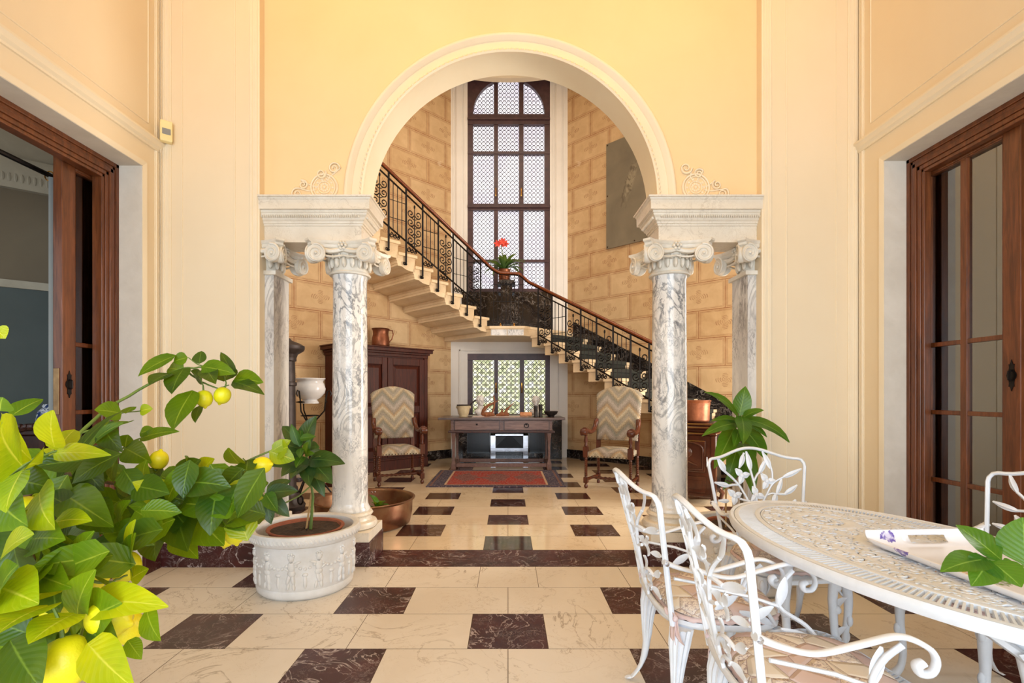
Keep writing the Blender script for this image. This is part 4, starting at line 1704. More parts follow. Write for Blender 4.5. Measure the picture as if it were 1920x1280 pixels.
def flight(F, N, up):
    sg = 1 if up else -1
    ps = [S0 + RUN * (k - 0.42) for k in range(1, N + 1)]
    for k, s in enumerate(ps, 1):
        zt = ZL + sg * RISE * k
        zb = max(zt - 0.16, 0.03)
        m = MB()
        m.tube([F(s, WR_, zrail(s, up) - 0.03), F(s, WR_, zb + 0.02), F(s + 0.012, WR_, zb - 0.01)], 0.0185, 4)
        for q in range(3):
            m.ball(F(s, WR_, zrail(s, up) - 0.33 - 0.27 * q), 0.014, seg=6, rings=4)
        scroll(m, F, s + 0.03, zb, 0.028, 1, WR_, PI)
        m.ball(F(s + 0.0, WR_, zb - 0.01), 0.02, seg=6, rings=4)
        m.build('post', 'iron', rail, smooth=60)
    ps2 = ps
    for i in range(N - 1):
        a, b = ps2[i], ps2[i + 1]
        zr = lambda s, d: zrail(s, up) - d
        m = MB()
        for d in (0.125, 0.86):
            m.tube([F(a, WR_, zr(a, d)), F(b, WR_, zr(b, d))], 0.0135, 4)
        mid = (a + b) / 2
        kind = i % 2
        if kind == (0 if up else 0):
            # stem with paired scrolls
            z0, z1 = zr(mid, 0.86), zr(mid, 0.20)
            m.tube([F(mid, WR_, z0), F(mid, WR_, z1)], [0.012, 0.008], 4)
            m.ball(F(mid, WR_, z1 + 0.0), 0.016, 0.016, 0.032, 6, 5)
            H = z1 - z0
            for q in range(4):
                zz = z0 + H * (0.13 + 0.215 * q)
                r = 0.066
                for hd in (-1, 1):
                    scroll(m, F, mid + hd * 0.072, zz + 0.03, r, hd, WR_, PI / 2 + (PI / 2 + 0.4) * hd)
                    m.tube([F(mid, WR_, zz - 0.06), F(mid + hd * 0.03, WR_, zz - 0.05), F(mid + hd * 0.07, WR_, zz - 0.022)], 0.007, 4)
        else:
            for q in range(1, 4):
                s = a + (b - a) * q / 4
                m.tube([F(s, WR_, zr(s, 0.125)), F(s, WR_, zr(s, 0.86))], 0.0078, 4)
            for d in (0.36, 0.63):
                m.tube([F(a, WR_, zr(mid, d)), F(b, WR_, zr(mid, d))], 0.006, 4)
        # bracket scroll under the lower rail
        zl = zr(b if up else a, 0.86)
        for q in range(3):
            if up:
                ss, zz = b - 0.045 - 0.06 * q, zr(b, 0.86) - 0.17 + 0.035 * q - 0.0
                zz = zr(ss, 0.86) - 0.055 - 0.035 * (2 - q) * 0.6
            else:
                ss = a + 0.05 + 0.06 * q
                zz = zr(ss, 0.86) - 0.055 - 0.035 * (2 - q) * 0.6
            scroll(m, F, ss, zz, 0.042 - 0.006 * q, 1 if up else -1, WR_, PI / 2)
        m.build('scroll_panel' if kind == 0 else 'bar_panel', 'iron', rail, smooth=60)


flight(FL, NL, True)
flight(FR, 9, False)
# landing panel of plain bars
m = MB()
for x in [-0.26 + 0.075 * i for i in range(8)]:
    m.tube([(x, 9.17, 3.44), (x, 9.17, ZL + 0.01)], 0.006, 4)
for z in (2.60, 2.95, 3.25):
    m.tube([(-0.30, 9.17, z), (0.29, 9.17, z)], 0.0055, 4)
m.build('landing_panel', 'iron', rail, smooth=60)

# pedestal, pot and orchid on the landing
e = empty('marble_pedestal', (-0.03, 9.72, ZL), 'dark marble pedestal on the stair landing, carrying the red flowering plant', 'pedestal')
m = MB()
m.box(-0.18, 0.12, 9.60, 9.88, ZL, ZL + 0.10)
m.box(-0.14, 0.08, 9.64, 9.84, ZL + 0.10, 3.36)
m.build('shaft', 'blackmarble', e, smooth=0, bevel=0.008)
m = MB()
m.box(-0.20, 0.14, 9.58, 9.90, 3.36, 3.40)
m.box(-0.18, 0.12, 9.60, 9.88, 3.40, 3.44)
m.build('cap', 'blackmarble', e, smooth=0, bevel=0.008)
e = empty('flowering_plant', (-0.07, 9.72, 3.44), 'strap leaved plant with red flowers in a ribbed copper pot on the landing pedestal', 'potted plant')
m = MB()
m.lathe([(0.085, 0), (0.10, 0.02), (0.105, 0.10), (0.115, 0.20), (0.125, 0.215), (0.115, 0.22), (0.10, 0.20)], (-0.07, 9.72, 3.44), 20)
for z in (0.04, 0.08, 0.12, 0.16):
    m.tube([(-0.07 + 0.112 * math.cos(a), 9.72 + 0.112 * math.sin(a), 3.44 + z) for a in [2 * PI * i / 20 for i in range(20)]], 0.006, 5, closed=True)
m.build('pot', 'copper', e, smooth=60)
random.seed(5)
m = MB()
for i in range(22):
    a = 2 * PI * i / 22 + random.uniform(-.2, .2)
    el = random.uniform(0.35, 1.1)
    d = Vector((math.cos(a) * math.cos(el), math.sin(a) * 0.6 * math.cos(el), math.sin(el)))
    m.leaf((-0.07, 9.72, 3.64), d, (0, 0, 1), random.uniform(0.42, 0.60), 0.095, random.uniform(0.9, 1.7), 0.2)
m.build('foliage', 'leaf_o', e, smooth=180)
m = MB()
m.tube([(-0.07, 9.72, 3.62), (-0.09, 9.72, 3.85), (-0.13, 9.71, 4.12)], 0.008, 6)
m.build('flower_stalk', 'greenstem', e)
m = MB()
for i in range(4):
    c = Vector((-0.13 + 0.07 * math.cos(i * 1.7), 9.71 + 0.04 * math.sin(i * 1.7), 4.15 + 0.03 * (i % 2)))
    for k in range(6):
        a = k * PI / 3 + i
        d = Vector((math.cos(a), -0.5, math.sin(a)))
        m.leaf(c, d, (0, -1, 0), 0.085, 0.045, 0.6, 0.2, rows=4)
m.build('flowers', 'petal', e, smooth=180)

# grey painted canvas on the right diagonal wall
m = MB()
m.box(0.0, 1.75, -0.02, -0.045, 0, 1.96)
mu = m.build('painted_canvas', 'mural', None, smooth=0, world=False)
mu.location = FR(0.95, 0, 3.99)
mu.rotation_euler = (0, 0, R(-45))
tag(mu, 'large unframed grey painted canvas with a draped figure on the right block wall', 'painting')
for i, (u, v) in enumerate(((0.03, 0.03), (0.03, 0.98), (0.03, 1.93), (0.6, 1.93), (0.6, 0.03), (1.2, 0.03))):
    q = MB()
    q.ball((u, -0.045, v), 0.014, seg=8, rings=5)
    n_ = q.build('nail', 'nail', mu, world=False)


# ------------------------------------------------------------------ wardrobe against the left diagonal wall (local frame of that wall)
def armoire():
    e = empty('armoire', FL(1.86, 0.36, 0), 'tall dark mahogany armoire with panelled doors against the left block wall', 'armoire', rz=R(225))
    hw, d = 0.80, 0.30

    def b(nm, bx, parent=e, mat='armoire', bev=0.006):
        m_ = MB()
        for q in bx:
            m_.box(*q)
        return m_.build(nm, mat, parent, smooth=0, bevel=bev, world=False)
    # front is +y in this frame
    b('body', [(-hw, hw, -d, d - 0.03, 0.12, 1.93), (-hw - 0.02, hw + 0.02, -d, d, 0.0, 0.16), (-hw - 0.01, hw + 0.01, -d, d - 0.01, 0.16, 0.19)])
    b('cornice', [(-hw - 0.02, hw + 0.02, -d, d, 1.90, 1.95), (-hw - 0.045, hw + 0.045, -d, d + 0.025, 1.95, 1.985), (-hw - 0.085, hw + 0.085, -d, d + 0.06, 1.985, 2.04), (-hw - 0.10, hw + 0.10, -d, d + 0.075, 2.04, 2.06)])
    for s_ in (-1, 1):
        x0, x1 = (0.004, hw - 0.06) if s_ > 0 else (-hw + 0.06, -0.004)
        dr_ = b('door', [(x0, x0 + 0.10, d - 0.03, d, 0.22, 1.88), (x1 - 0.10, x1, d - 0.03, d, 0.22, 1.88), (x0 + 0.1, x1 - 0.1, d - 0.03, d, 1.76, 1.88),
                         (x0 + 0.1, x1 - 0.1, d - 0.03, d, 0.95, 1.07), (x0 + 0.1, x1 - 0.1, d - 0.03, d, 0.22, 0.34)])
        for z0, z1 in ((0.34, 0.95), (1.07, 1.76)):
            mm = MB()
            mm.loft([[(x0 + 0.10 + i, d - 0.028 + y, z0 + i), (x1 - 0.10 - i, d - 0.028 + y, z0 + i), (x1 - 0.10 - i, d - 0.028 + y, z1 - i), (x0 + 0.10 + i, d - 0.028 + y, z1 - i)]
                     for i, y in ((0.0, 0.0), (0.015, 0.004), (0.06, 0.022), (0.062, 0.022))])
            mm.build('raised_panel', 'armoire', dr_, smooth=0, world=False)
        k = MB()
        k.ball((0.06 * s_, d + 0.008, 1.0), 0.014, seg=10, rings=6)
        k.build('knob', 'oldbrass', dr_, world=False)
    b('corner_post', [(-hw - 0.01, -hw + 0.06, d - 0.04, d + 0.004, 0.19, 1.90)])
    b('corner_post', [(hw - 0.06, hw + 0.01, d - 0.04, d + 0.004, 0.19, 1.90)])
    return e


armoire()
c = FL(1.80, 0.34, 2.062)
e = empty('copper_jug', c, 'large copper jug with a curved handle, on top of the armoire', 'jug')
m = MB()
m.lathe([(0.13, 0), (0.145, 0.01), (0.15, 0.06), (0.145, 0.16), (0.13, 0.23), (0.135, 0.30), (0.155, 0.325), (0.15, 0.33), (0.12, 0.30), (0.12, 0.24)], c, 28)
m.build('body', 'copper', e, smooth=60)
m = MB()
m.tube([c + Vector(p) for p in ((0.14, 0.0, 0.30), (0.20, 0, 0.30), (0.215, 0, 0.23), (0.19, 0, 0.15), (0.145, 0, 0.10))], 0.010, 8)
m.build('handle', 'copper', e, smooth=60)


# ------------------------------------------------------------------ long table with two drawers under the low window
def desk():
    e = empty('refectory_table', (-0.11, 8.85, 0), 'long weathered oak table with two drawers below the low window', 'table')

    def b(nm, bx, parent=e, mat='desk', bev=0.005, **k):
        m_ = MB()
        for q in bx:
            m_.box(*q)
        return m_.build(nm, mat, parent, smooth=0, bevel=bev)
    b('top', [(-1.16, 0.95, 8.38, 9.26, 0.842, 0.882)], mat='desktop', bev=0.008)
    b('apron', [(-0.96, 0.74, 8.47, 9.2, 0.66, 0.842)], mat='desk')
    b('ledge', [(-1.0, 0.78, 8.43, 9.22, 0.625, 0.66)], mat='darkwood', bev=0.01)
    for x0, x1, kn in ((-0.89, -0.15, 0), (-0.06, 0.68, 1)):
        dd = b('drawer', [(x0, x1, 8.455, 8.50, 0.675, 0.83)], mat='deskside')
        f = MB()
        for q in ((x0 - 0.012, x1 + 0.012, 8.462, 8.48, 0.83, 0.838), (x0 - 0.012, x1 + 0.012, 8.462, 8.48, 0.664, 0.675), (x0 - 0.012, x0, 8.462, 8.48, 0.67, 0.835), (x1, x1 + 0.012, 8.462, 8.48, 0.67, 0.835)):
            f.box(*q)
        f.build('drawer_edge', 'darkwood', dd, smooth=0)
        k = MB()
        xm = (x0 + x1) / 2
        if kn:
            k.tube([(xm + 0.035 * math.cos(t), 8.445, 0.745 + 0.035 * math.sin(t)) for t in [2 * PI * i / 18 for i in range(18)]], 0.006, 6, closed=True)
        k.ball((xm, 8.45, 0.765), 0.016, seg=8, rings=5)
        k.build('ring_handle' if kn else 'knob', 'iron', dd)
    for x in (-0.915, 0.69):
        for y in (8.515, 9.15):
            l = MB()
            l.lathe([(0.052, 0), (0.056, 0.02), (0.056, 0.10), (0.030, 0.16), (0.027, 0.20), (0.030, 0.46), (0.040, 0.54), (0.048, 0.60), (0.048, 0.63)], (x, y, 0), 4,
                    mat=Matrix.Rotation(PI / 4, 3, 'Z'), sx=1.0, sy=1.0)
            l.build('leg', 'desk', e, smooth=0, bevel=0.006)
    b('stretcher', [(-0.87, 0.65, 8.49, 8.54, 0.05, 0.11)], mat='desk')
    b('stretcher', [(-0.87, 0.65, 9.125, 9.175, 0.05, 0.11)], mat='desk')
    b('stretcher', [(-0.94, -0.89, 8.55, 9.11, 0.05, 0.11)], mat='desk')
    b('stretcher', [(0.665, 0.715, 8.55, 9.11, 0.05, 0.11)], mat='desk')


desk()
TZ = 0.882
# things on the table
c = at(869, 780, 8.72)
e = empty('stoneware_bowl', (c.x, c.y, TZ), 'cream stoneware mortar with a pestle, left end of the oak table', 'bowl')
m = MB()
m.lathe([(0.065, 0), (0.075, 0.005), (0.07, 0.02), (0.09, 0.05), (0.105, 0.12), (0.112, 0.19), (0.118, 0.20), (0.108, 0.205), (0.095, 0.16), (0.08, 0.10)], (c.x, c.y, TZ), 24)
for s_ in (-1, 1):
    m.ball((c.x + s_ * 0.11, c.y, TZ + 0.165), 0.02, 0.02, 0.025, 8, 5)
m.build('body', 'crock', e, smooth=60)
m = MB()
m.lathe([(0.112, 0.19), (0.121, 0.203), (0.11, 0.21)], (c.x, c.y, TZ), 24)
m.tube([(c.x + 0.02, c.y, TZ + 0.06), (c.x + 0.10, c.y, TZ + 0.19), (c.x + 0.21, c.y - 0.02, TZ + 0.29)], [0.016, 0.010, 0.014], 8)
m.build('pestle', 'darkclay', e, smooth=60)


def bust(px, Y, h, label, yaw):
    c = at(px, 780, Y)
    c.z = TZ
    e = empty('portrait_bust', c, label, 'bust', rz=yaw)
    k = h / 0.36
    m = MB()
    V = Vector
    m.ball(V((0, 0, 0.275)) * k, 0.062 * k, 0.075 * k, 0.085 * k, 14, 10)       # skull
    m.ball(V((0, -0.035, 0.235)) * k, 0.045 * k, 0.045 * k, 0.055 * k, 12, 8)   # jaw
    m.ball(V((0, -0.082, 0.262)) * k, 0.010 * k, 0.018 * k, 0.022 * k, 8, 6)    # nose
    m.ball(V((0, -0.068, 0.285)) * k, 0.045 * k, 0.014 * k, 0.010 * k, 8, 6)    # brow
    m.ball(V((0, -0.076, 0.232)) * k, 0.018 * k, 0.010 * k, 0.008 * k, 8, 6)    # mouth
    m.ball(V((0, -0.068, 0.205)) * k, 0.018 * k, 0.014 * k, 0.014 * k, 8, 6)
    for s_ in (-1, 1):
        m.ball(V((s_ * 0.064, 0.0, 0.265)) * k, 0.008 * k, 0.016 * k, 0.024 * k, 8, 6)
    random.seed(int(px))
    for i in range(60):     # curls
        a = random.uniform(0, 2 * PI)
        t = random.uniform(-0.1, 1)
        p = V((0.064 * math.cos(a) * math.sqrt(1 - t * t * 0.8), 0.012 + 0.074 * math.sin(a) * math.sqrt(1 - t * t * 0.8), 0.285 + 0.075 * t))
        if p.y < -0.04 and t < 0.45:
            continue
        m.ball(p * k, 0.016 * k, 0.016 * k, 0.016 * k, 6, 5)
    m.tube([V((0, 0.01, 0.23)) * k, V((0, 0.008, 0.12)) * k], [0.045 * k, 0.055 * k], 14)
    m.ball(V((0, 0.0, 0.085)) * k, 0.12 * k, 0.07 * k, 0.055 * k, 14, 8)
    m.ball(V((0, -0.01, 0.06)) * k, 0.085 * k, 0.065 * k, 0.05 * k, 14, 8)
    m.build('head', 'gesso', e, smooth=180, world=False, remesh=0.006 * k)
    m = MB()
    m.lathe([(0.07 * k, 0), (0.075 * k, 0.008 * k), (0.05 * k, 0.02 * k), (0.045 * k, 0.05 * k)], (0, 0, 0), 20)
    m.build('socle', 'gesso', e, smooth=40, world=False)


bust(901, 8.98, 0.36, 'white plaster bust of a curly haired head, left of centre on the oak table', R(25))
bust(1005, 9.12, 0.35, 'white plaster bust standing behind the two dark candle holders', R(-10))


def driftwood(px, Y, label, branches):
    c = at(px, 780, Y)
    c.z = TZ
    e = empty('driftwood', c, label, 'driftwood')
    m = MB()
    for P, r in branches:
        m.tube([Vector(p) for p in P], r, 8)
    m.build('wood', 'driftwood', e, smooth=180, world=False, remesh=0.005)


driftwood(920, 8.62, 'pale brown forked driftwood piece leaning in front of the left bust',
          [([(-0.16, 0, 0.05), (-0.08, 0, 0.04), (0.0, 0, 0.05), (0.07, 0, 0.035)], [0.018, 0.045, 0.04, 0.02]),
           ([(-0.15, 0, 0.05), (-0.12, 0, 0.12), (-0.04, 0, 0.20), (0.07, 0, 0.25), (0.15, 0.0, 0.29)], [0.02, 0.03, 0.024, 0.014, 0.005]),
           ([(-0.10, 0, 0.10), (-0.11, 0, 0.17), (-0.10, 0, 0.20)], [0.02, 0.014, 0.005]),
           ([(0.02, 0, 0.04), (0.06, 0, 0.17), (0.065, 0, 0.31), (0.05, 0, 0.37)], [0.022, 0.018, 0.016, 0.010])])
driftwood(944, 8.66, 'branched reddish driftwood with a long spike in the middle of the oak table',
          [([(-0.13, 0, 0.03), (-0.04, 0, 0.045), (0.06, 0, 0.055), (0.10, 0, 0.03)], [0.016, 0.034, 0.036, 0.014]),
           ([(0.03, 0, 0.05), (0.06, 0, 0.13), (0.13, 0, 0.20), (0.19, 0, 0.25)], [0.034, 0.022, 0.012, 0.004]),
           ([(-0.06, 0, 0.04), (-0.02, 0, 0.11), (-0.04, 0, 0.15)], [0.02, 0.014, 0.004])])
m = MB()
m.box(at(885, 0, 8.6).x, at(990, 0, 8.6).x, 8.55, 8.98, TZ, TZ + 0.004)
tag(m.build('white_runner', 'ribbon', smooth=0), 'flat white cloth runner lying on the oak table under the driftwood', 'cloth')
c = at(986, 780, 8.56)
m = MB()
random.seed(3)
rings = []
for i in range(7):
    x = -0.10 + 0.2 * i / 6
    rings.append([(c.x + x, c.y + 0.05 * math.cos(a), TZ + 0.047 + 0.040 * math.sin(a) * (1.1 if i % 2 else 0.95)) for a in [2 * PI * (k + 0.5) / 8 for k in range(8)]])
m.loft(rings)
tag(m.build('clay_fragment', 'clay', smooth=0, bevel=0.006), 'rough orange brick fragment on the oak table, left of the candle holders', 'brick')
for px, h, lb in ((1004.5, 0.19, 'shorter dark turned candle holder, left one of the pair on the table'), (1013.5, 0.215, 'taller dark turned candle holder, right one of the pair on the table')):
    c = at(px, 780, 8.58)
    m = MB()
    m.lathe([(0.034, 0), (0.036, 0.01), (0.030, 0.03), (0.033, h * 0.45), (0.029, h * 0.5), (0.034, h * 0.55), (0.032, h - 0.02), (0.036, h - 0.008), (0.034, h), (0.02, h - 0.002)], (c.x, c.y, TZ), 18)
    tag(m.build('candle_holder', 'darkclay', smooth=50), lb, 'candle holder', 'candle holders on the oak table')
c = at(1033, 780, 8.62)
m = MB()
m.lathe([(0.055, 0), (0.06, 0.012), (0.05, 0.02), (0.10, 0.05), (0.122, 0.095), (0.115, 0.10), (0.09, 0.06), (0.0, 0.03)], (c.x, c.y, TZ), 18)
tag(m.build('bowl', 'darkclay', smooth=50), 'dark bronze footed bowl at the right end of the oak table', 'bowl')

# radiator casing and its steel grille
e = empty('radiator_casing', (0.02, 10.05, 0), 'black veined marble radiator casing under the low window', 'radiator cover')
m = MB()
m.box(-1.0, 1.05, 9.90, 10.195, 0, 0.12)
m.box(-1.0, 1.05, 9.90, 10.195, 0.70, 0.80)
for x0, x1 in ((-1.0, -0.80), (-0.36, -0.33), (0.38, 0.42), (0.85, 1.05)):
    m.box(x0, x1, 9.90, 10.195, 0.12, 0.70)
m.build('surround', 'blackmarble', e, smooth=0)
m = MB()
m.box(-0.82, 0.87, 10.0, 10.19, 0.10, 0.72)
for i in range(60):
    x = -0.80 + 1.66 * i / 60
    m.box(x, x + 0.006, 9.985, 10.0, 0.12, 0.70)
m.build('dark_grille', 'black', e, smooth=0)
e = empty('steel_grille', (0.025, 9.75, 0), 'polished steel framed heater standing behind the oak table', 'heater')
m = MB()
x0, x1, yf, yb = -0.335, 0.385, 9.62, 9.88
for q in ((x0, x0 + 0.10, yf, yb, 0, 0.52), (x1 - 0.10, x1, yf, yb, 0, 0.52), (x0, x1, yf, yb, 0.48, 0.52), (x0, x1, yf - 0.02, yb, 0.18, 0.255), (x0, x1, yf, yb, 0.0, 0.045)):
    m.box(*q)
m.build('frame', 'steel', e, smooth=0, bevel=0.005)
m = MB()
m.box(x0 + 0.1, x1 - 0.1, yf + 0.04, yb, 0.255, 0.48)
m.build('backing', 'black', e, smooth=0)
m = MB()
for i in range(30):
    a = x0 + 0.1 + (x1 - x0 - 0.2) * i / 29
    m.tube([(a, yf + 0.02, 0.255), (min(a + 0.225, x1 - 0.1), yf + 0.02, 0.255 + min(0.225, x1 - 0.1 - a))], 0.003, 4)
    m.tube([(a, yf + 0.024, 0.255), (max(a - 0.225, x0 + 0.1), yf + 0.024, 0.255 + min(0.225, a - x0 - 0.1))], 0.003, 4)
m.build('wire_mesh', 'iron', e, smooth=60)

# rug
m = MB()
m.box(-0.955, 0.955, -0.76, 0.76, 0, 0.012)
o = m.build('oriental_rug', 'rug', None, smooth=0, world=False)
o.location = (-0.165, 7.66, 0)
tag(o, 'red oriental rug with dark grey border on the hall floor', 'rug')


# ------------------------------------------------------------------ high backed armchairs
def armchair():
    e = empty('high_back_armchair', (0, 0, 0), None, 'armchair', 'high backed armchairs in the stair hall')
    # turned leg
    legp = [(0.020, 0), (0.026, 0.015), (0.018, 0.04), (0.028, 0.055)]
    for s_ in (-1, 1):
        x = s_ * 0.30
        m = MB()
        y = -0.27
        m.lathe([(0.014, 0), (0.026, 0.02), (0.028, 0.035), (0.014, 0.06), (0.022, 0.075)], (x, y, 0), 12)
        m.box(x - 0.028, x + 0.028, y - 0.028, y + 0.028, 0.075, 0.15)
        pr = [(0.022, 0.15)]
        for i in range(9):
            z = 0.165 + i * 0.027
            pr += [(0.016, z), (0.024, z + 0.0135)]
        pr += [(0.018, 0.41), (0.022, 0.42)]
        m.lathe(pr, (x, y, 0), 12)
        m.box(x - 0.032, x + 0.032, y - 0.032, y + 0.032, 0.42, 0.56)
        m.lathe([(0.020, 0.56), (0.026, 0.575), (0.016, 0.60), (0.028, 0.64), (0.018, 0.70), (0.024, 0.715), (0.018, 0.73)], (x, y, 0), 12)
        m.build('leg', 'mahog', e, smooth=45, world=False)
        # rear leg and back post
        m = MB()
        y2 = 0.22
        m.lathe([(0.020, 0), (0.026, 0.02), (0.018, 0.05)], (x * 0.92, y2, 0), 12)
        m.box(x * 0.92 - 0.025, x * 0.92 + 0.025, y2 - 0.025, y2 + 0.025, 0.06, 0.15)
        m.lathe(pr, (x * 0.92, y2, 0), 12)
        m.loft([[(x * 0.92 + a * 0.027, y2 + dy + b * 0.027, z) for a, b in ((-1, -1), (1, -1), (1, 1), (-1, 1))] for z, dy in ((0.42, 0), (0.60, 0.01), (1.2, 0.11))])
        m.build('leg', 'mahog', e, smooth=45, world=False)
        # arm
        m = MB()
        P = [(x, 0.235, 0.90), (x, 0.19, 0.885), (x * 1.01, 0.14, 0.81), (x * 1.02, 0.05, 0.755), (x * 1.04, -0.08, 0.745), (x * 1.05, -0.20, 0.775), (x * 1.05, -0.29, 0.785)]
        m.tube(smooth_path(P), smooth_rad([0.024, 0.030, 0.028, 0.027, 0.028, 0.033, 0.036]), 10, up=(1, 0, 0), flat=1.15)
        m.ball((x * 0.99, 0.20, 0.905), 0.034, 0.022, 0.02, 8, 6)
        q = Matrix.Rotation(PI / 2, 3, 'Y')
        m.lathe([(0.01, -0.045), (0.042, -0.042), (0.05, -0.03), (0.046, 0), (0.05, 0.03), (0.042, 0.042), (0.01, 0.045)], (x * 1.05, -0.31, 0.757), 16, mat=q)
        m.lathe([(0.022, -0.050), (0.022, 0.050)], (x * 1.05, -0.31, 0.757), 10, mat=q)
        m.build('arm', 'mahog', e, smooth=50, world=False)
        # side stretcher
        m = MB()
        bead = [(0.016, 0)] + [(0.013 + (0.010 if i % 2 else 0), (i + 1) / 18) for i in range(16)] + [(0.016, 1)]
        m.turned(bead, (x, -0.25, 0.115), (x * 0.92, 0.20, 0.115))
        m.build('stretcher', 'mahog', e, smooth=60, world=False)
    m = MB()
    m.turned(bead, (-0.28, -0.06, 0.118), (0.28, -0.06, 0.118))
    m.build('stretcher', 'mahog', e, smooth=60, world=False)
    # seat: padded, domed, nailed
    m = MB()
    nx, ny = 14, 10
    rings = []
    for j in range(ny + 1):
        v = -1 + 2 * j / ny
        ring = []
        for i in range(nx + 1):
            u = -1 + 2 * i / nx
            dome = 0.055 * (1 - u ** 4) * (1 - v ** 4)
            ring.append((u * 0.272, -0.035 + v * 0.262, 0.492 + dome))
        rings.append(ring)
    m.loft(rings, closed=False)
    m.box(-0.272, 0.272, -0.297, 0.227, 0.425, 0.493)
    s = m.build('seat', 'bargello', e, smooth=60, world=False)
    m = MB()
    for i in range(13):
        m.ball((-0.25 + 0.5 * i / 12, -0.30, 0.437), 0.008, seg=6, rings=4)
    for sx in (-1, 1):
        for i in range(9):
            m.ball((sx * 0.274, -0.24 + 0.42 * i / 8, 0.437), 0.008, seg=6, rings=4)
    m.build('nail_heads', 'nail', s, world=False)
    # back: tall padded panel with a humped top
    m = MB()
    N = 20
    poly = [(-0.285, 0.62), (0.285, 0.62)]
    top = []
    for i in range(N + 1):
        u = 1 - 2 * i / N
        z = 1.30 + 0.085 * max(0, math.cos(u * PI / 2 * 1.05)) ** 1.1
        if abs(u) > 0.85:
            z = 1.30 - 0.035 * ((abs(u) - 0.85) / 0.15) ** 2
        top.append((u * 0.325, z))
    poly += top
    tilt = lambda z: 0.205 + (z - 0.6) * 0.165
    rings = []
    for dy, k in ((0.0, 1.0), (-0.022, 1.0), (-0.040, 0.965), (-0.048, 0.85)):
        rings.append([(x * k, tilt(z) + dy, 0.99 + (z - 0.99) * k) for x, z in poly])
    m.loft(rings)
    m.loft([[(x, tilt(z) + dy, z) for x, z in poly] for dy in (0.0, 0.022)])
    b = m.build('backrest', 'bargello', e, smooth=50, world=False)
    m = MB()
    for i in range(14):
        m.ball((-0.27 + 0.54 * i / 13, tilt(0.64) - 0.034, 0.632), 0.008, seg=6, rings=4)
    for sx in (-1, 1):
        for i in range(18):
            z = 0.66 + 0.58 * i / 17
            m.ball((sx * (0.287 + 0.036 * (z - 0.62) / 0.65), tilt(z) - 0.018, z), 0.007, seg=6, rings=4)
    m.build('nail_heads', 'nail', b, world=False)
    return e


a1 = armchair()
a1['label'] = 'high backed armchair in zigzag tapestry, left of the rug before the armoire'
a2 = copy_tree(a1)
a2['label'] = 'high backed armchair in zigzag tapestry, right of the rug under the stairs'
a1.location = (-1.60, 7.30, 0)
a1.rotation_euler = (0, 0, R(24))
a2.location = (1.44, 6.93, 0)
a2.rotation_euler = (0, 0, R(-27))

# ------------------------------------------------------------------ left side of the hall
e = empty('iron_stove_column', (-2.44, 5.55, 0), 'tall grey cast iron stove column behind the left pilaster', 'stove')
m = MB()
prof = [(0.20, 0), (0.21, 0.05), (0.18, 0.09), (0.175, 0.14), (0.14, 0.17), (0.13, 0.24), (0.115, 0.26), (0.11, 0.70), (0.13, 0.72), (0.13, 0.75), (0.11, 0.77), (0.105, 1.35), (0.12, 1.36), (0.12, 1.39),
        (0.105, 1.40), (0.10, 1.62), (0.115, 1.63), (0.115, 1.66)]
m.lathe(prof, (-2.44, 5.55, 0), 24)
m.build('body', 'castiron', e, smooth=35)
m = MB()
m.lathe([(0.115, 1.66), (0.13, 1.70), (0.19, 1.74), (0.20, 1.76), (0.20, 1.79), (0.15, 1.82), (0.07, 1.85), (0.05, 1.875), (0.0, 1.88)], (-2.44, 5.55, 0), 24)
m.build('cap', 'castiron', e, smooth=35)
m = MB()
cx = -2.44 + 0.19
m.tube([(cx + 0.03, 5.42, 0.16 + 0.0), (cx + 0.03, 5.42, 0.22)], 0.008, 6)
m.tube([(cx + 0.03 + 0.028 * math.cos(t), 5.42, 0.13 + 0.045 * math.sin(t)) for t in [2 * PI * i / 18 for i in range(18)]], 0.009, 6, closed=True)
m.tube([(cx - 0.08, 5.44, 0.21), (cx + 0.035, 5.42, 0.22)], 0.008, 6)
m.build('ring', 'iron', e)

SX, SY = (581 - 952.5) * 6.25 / 950, 6.25
e = empty('iron_tripod', (SX, SY, 0), 'black wrought iron tripod stand holding the white bowl', 'stand')
m = MB()
m.tube([(SX, SY, 0.16), (SX, SY, 0.90)], 0.013, 8)
for z in (0.3, 0.6, 0.85):
    m.ball((SX, SY, z), 0.024, seg=8, rings=6)
m.build('pole', 'iron', e)
for k in range(3):
    a = k * 2 * PI / 3 - PI / 2 - 0.25
    d = Vector((math.cos(a), math.sin(a), 0))
    o = Vector((SX, SY, 0))
    m = MB()
    m.tube([o + Vector((0, 0, 0.88)), o + d * 0.06 + Vector((0, 0, 0.93)), o + d * 0.17 + Vector((0, 0, 1.06)), o + d * 0.185 + Vector((0, 0, 1.20)), o + d * 0.205 + Vector((0, 0, 1.30)), o + d * 0.235 + Vector((0, 0, 1.31)), o + d * 0.25 + Vector((0, 0, 1.27)), o + d * 0.235 + Vector((0, 0, 1.24))], 0.009, 6)
    t = Vector((-d.y, d.x, 0))
    m.tube([o + d * 0.185 + t * -0.06 + Vector((0, 0, 1.17)), o + d * 0.19 + Vector((0, 0, 1.17)), o + d * 0.185 + t * 0.06 + Vector((0, 0, 1.17))], [0.004, 0.013, 0.004], 6)
    m.build('arm', 'iron', e)
    m = MB()
    m.tube([o + d * 0.02 + Vector((0, 0, 0.30)), o + d * 0.12 + Vector((0, 0, 0.22)), o + d * 0.22 + Vector((0, 0, 0.08)), o + d * 0.27 + Vector((0, 0, 0.012)), o + d * 0.31 + Vector((0, 0, 0.03))], 0.011, 6)
    m.build('foot', 'iron', e)
m = MB()
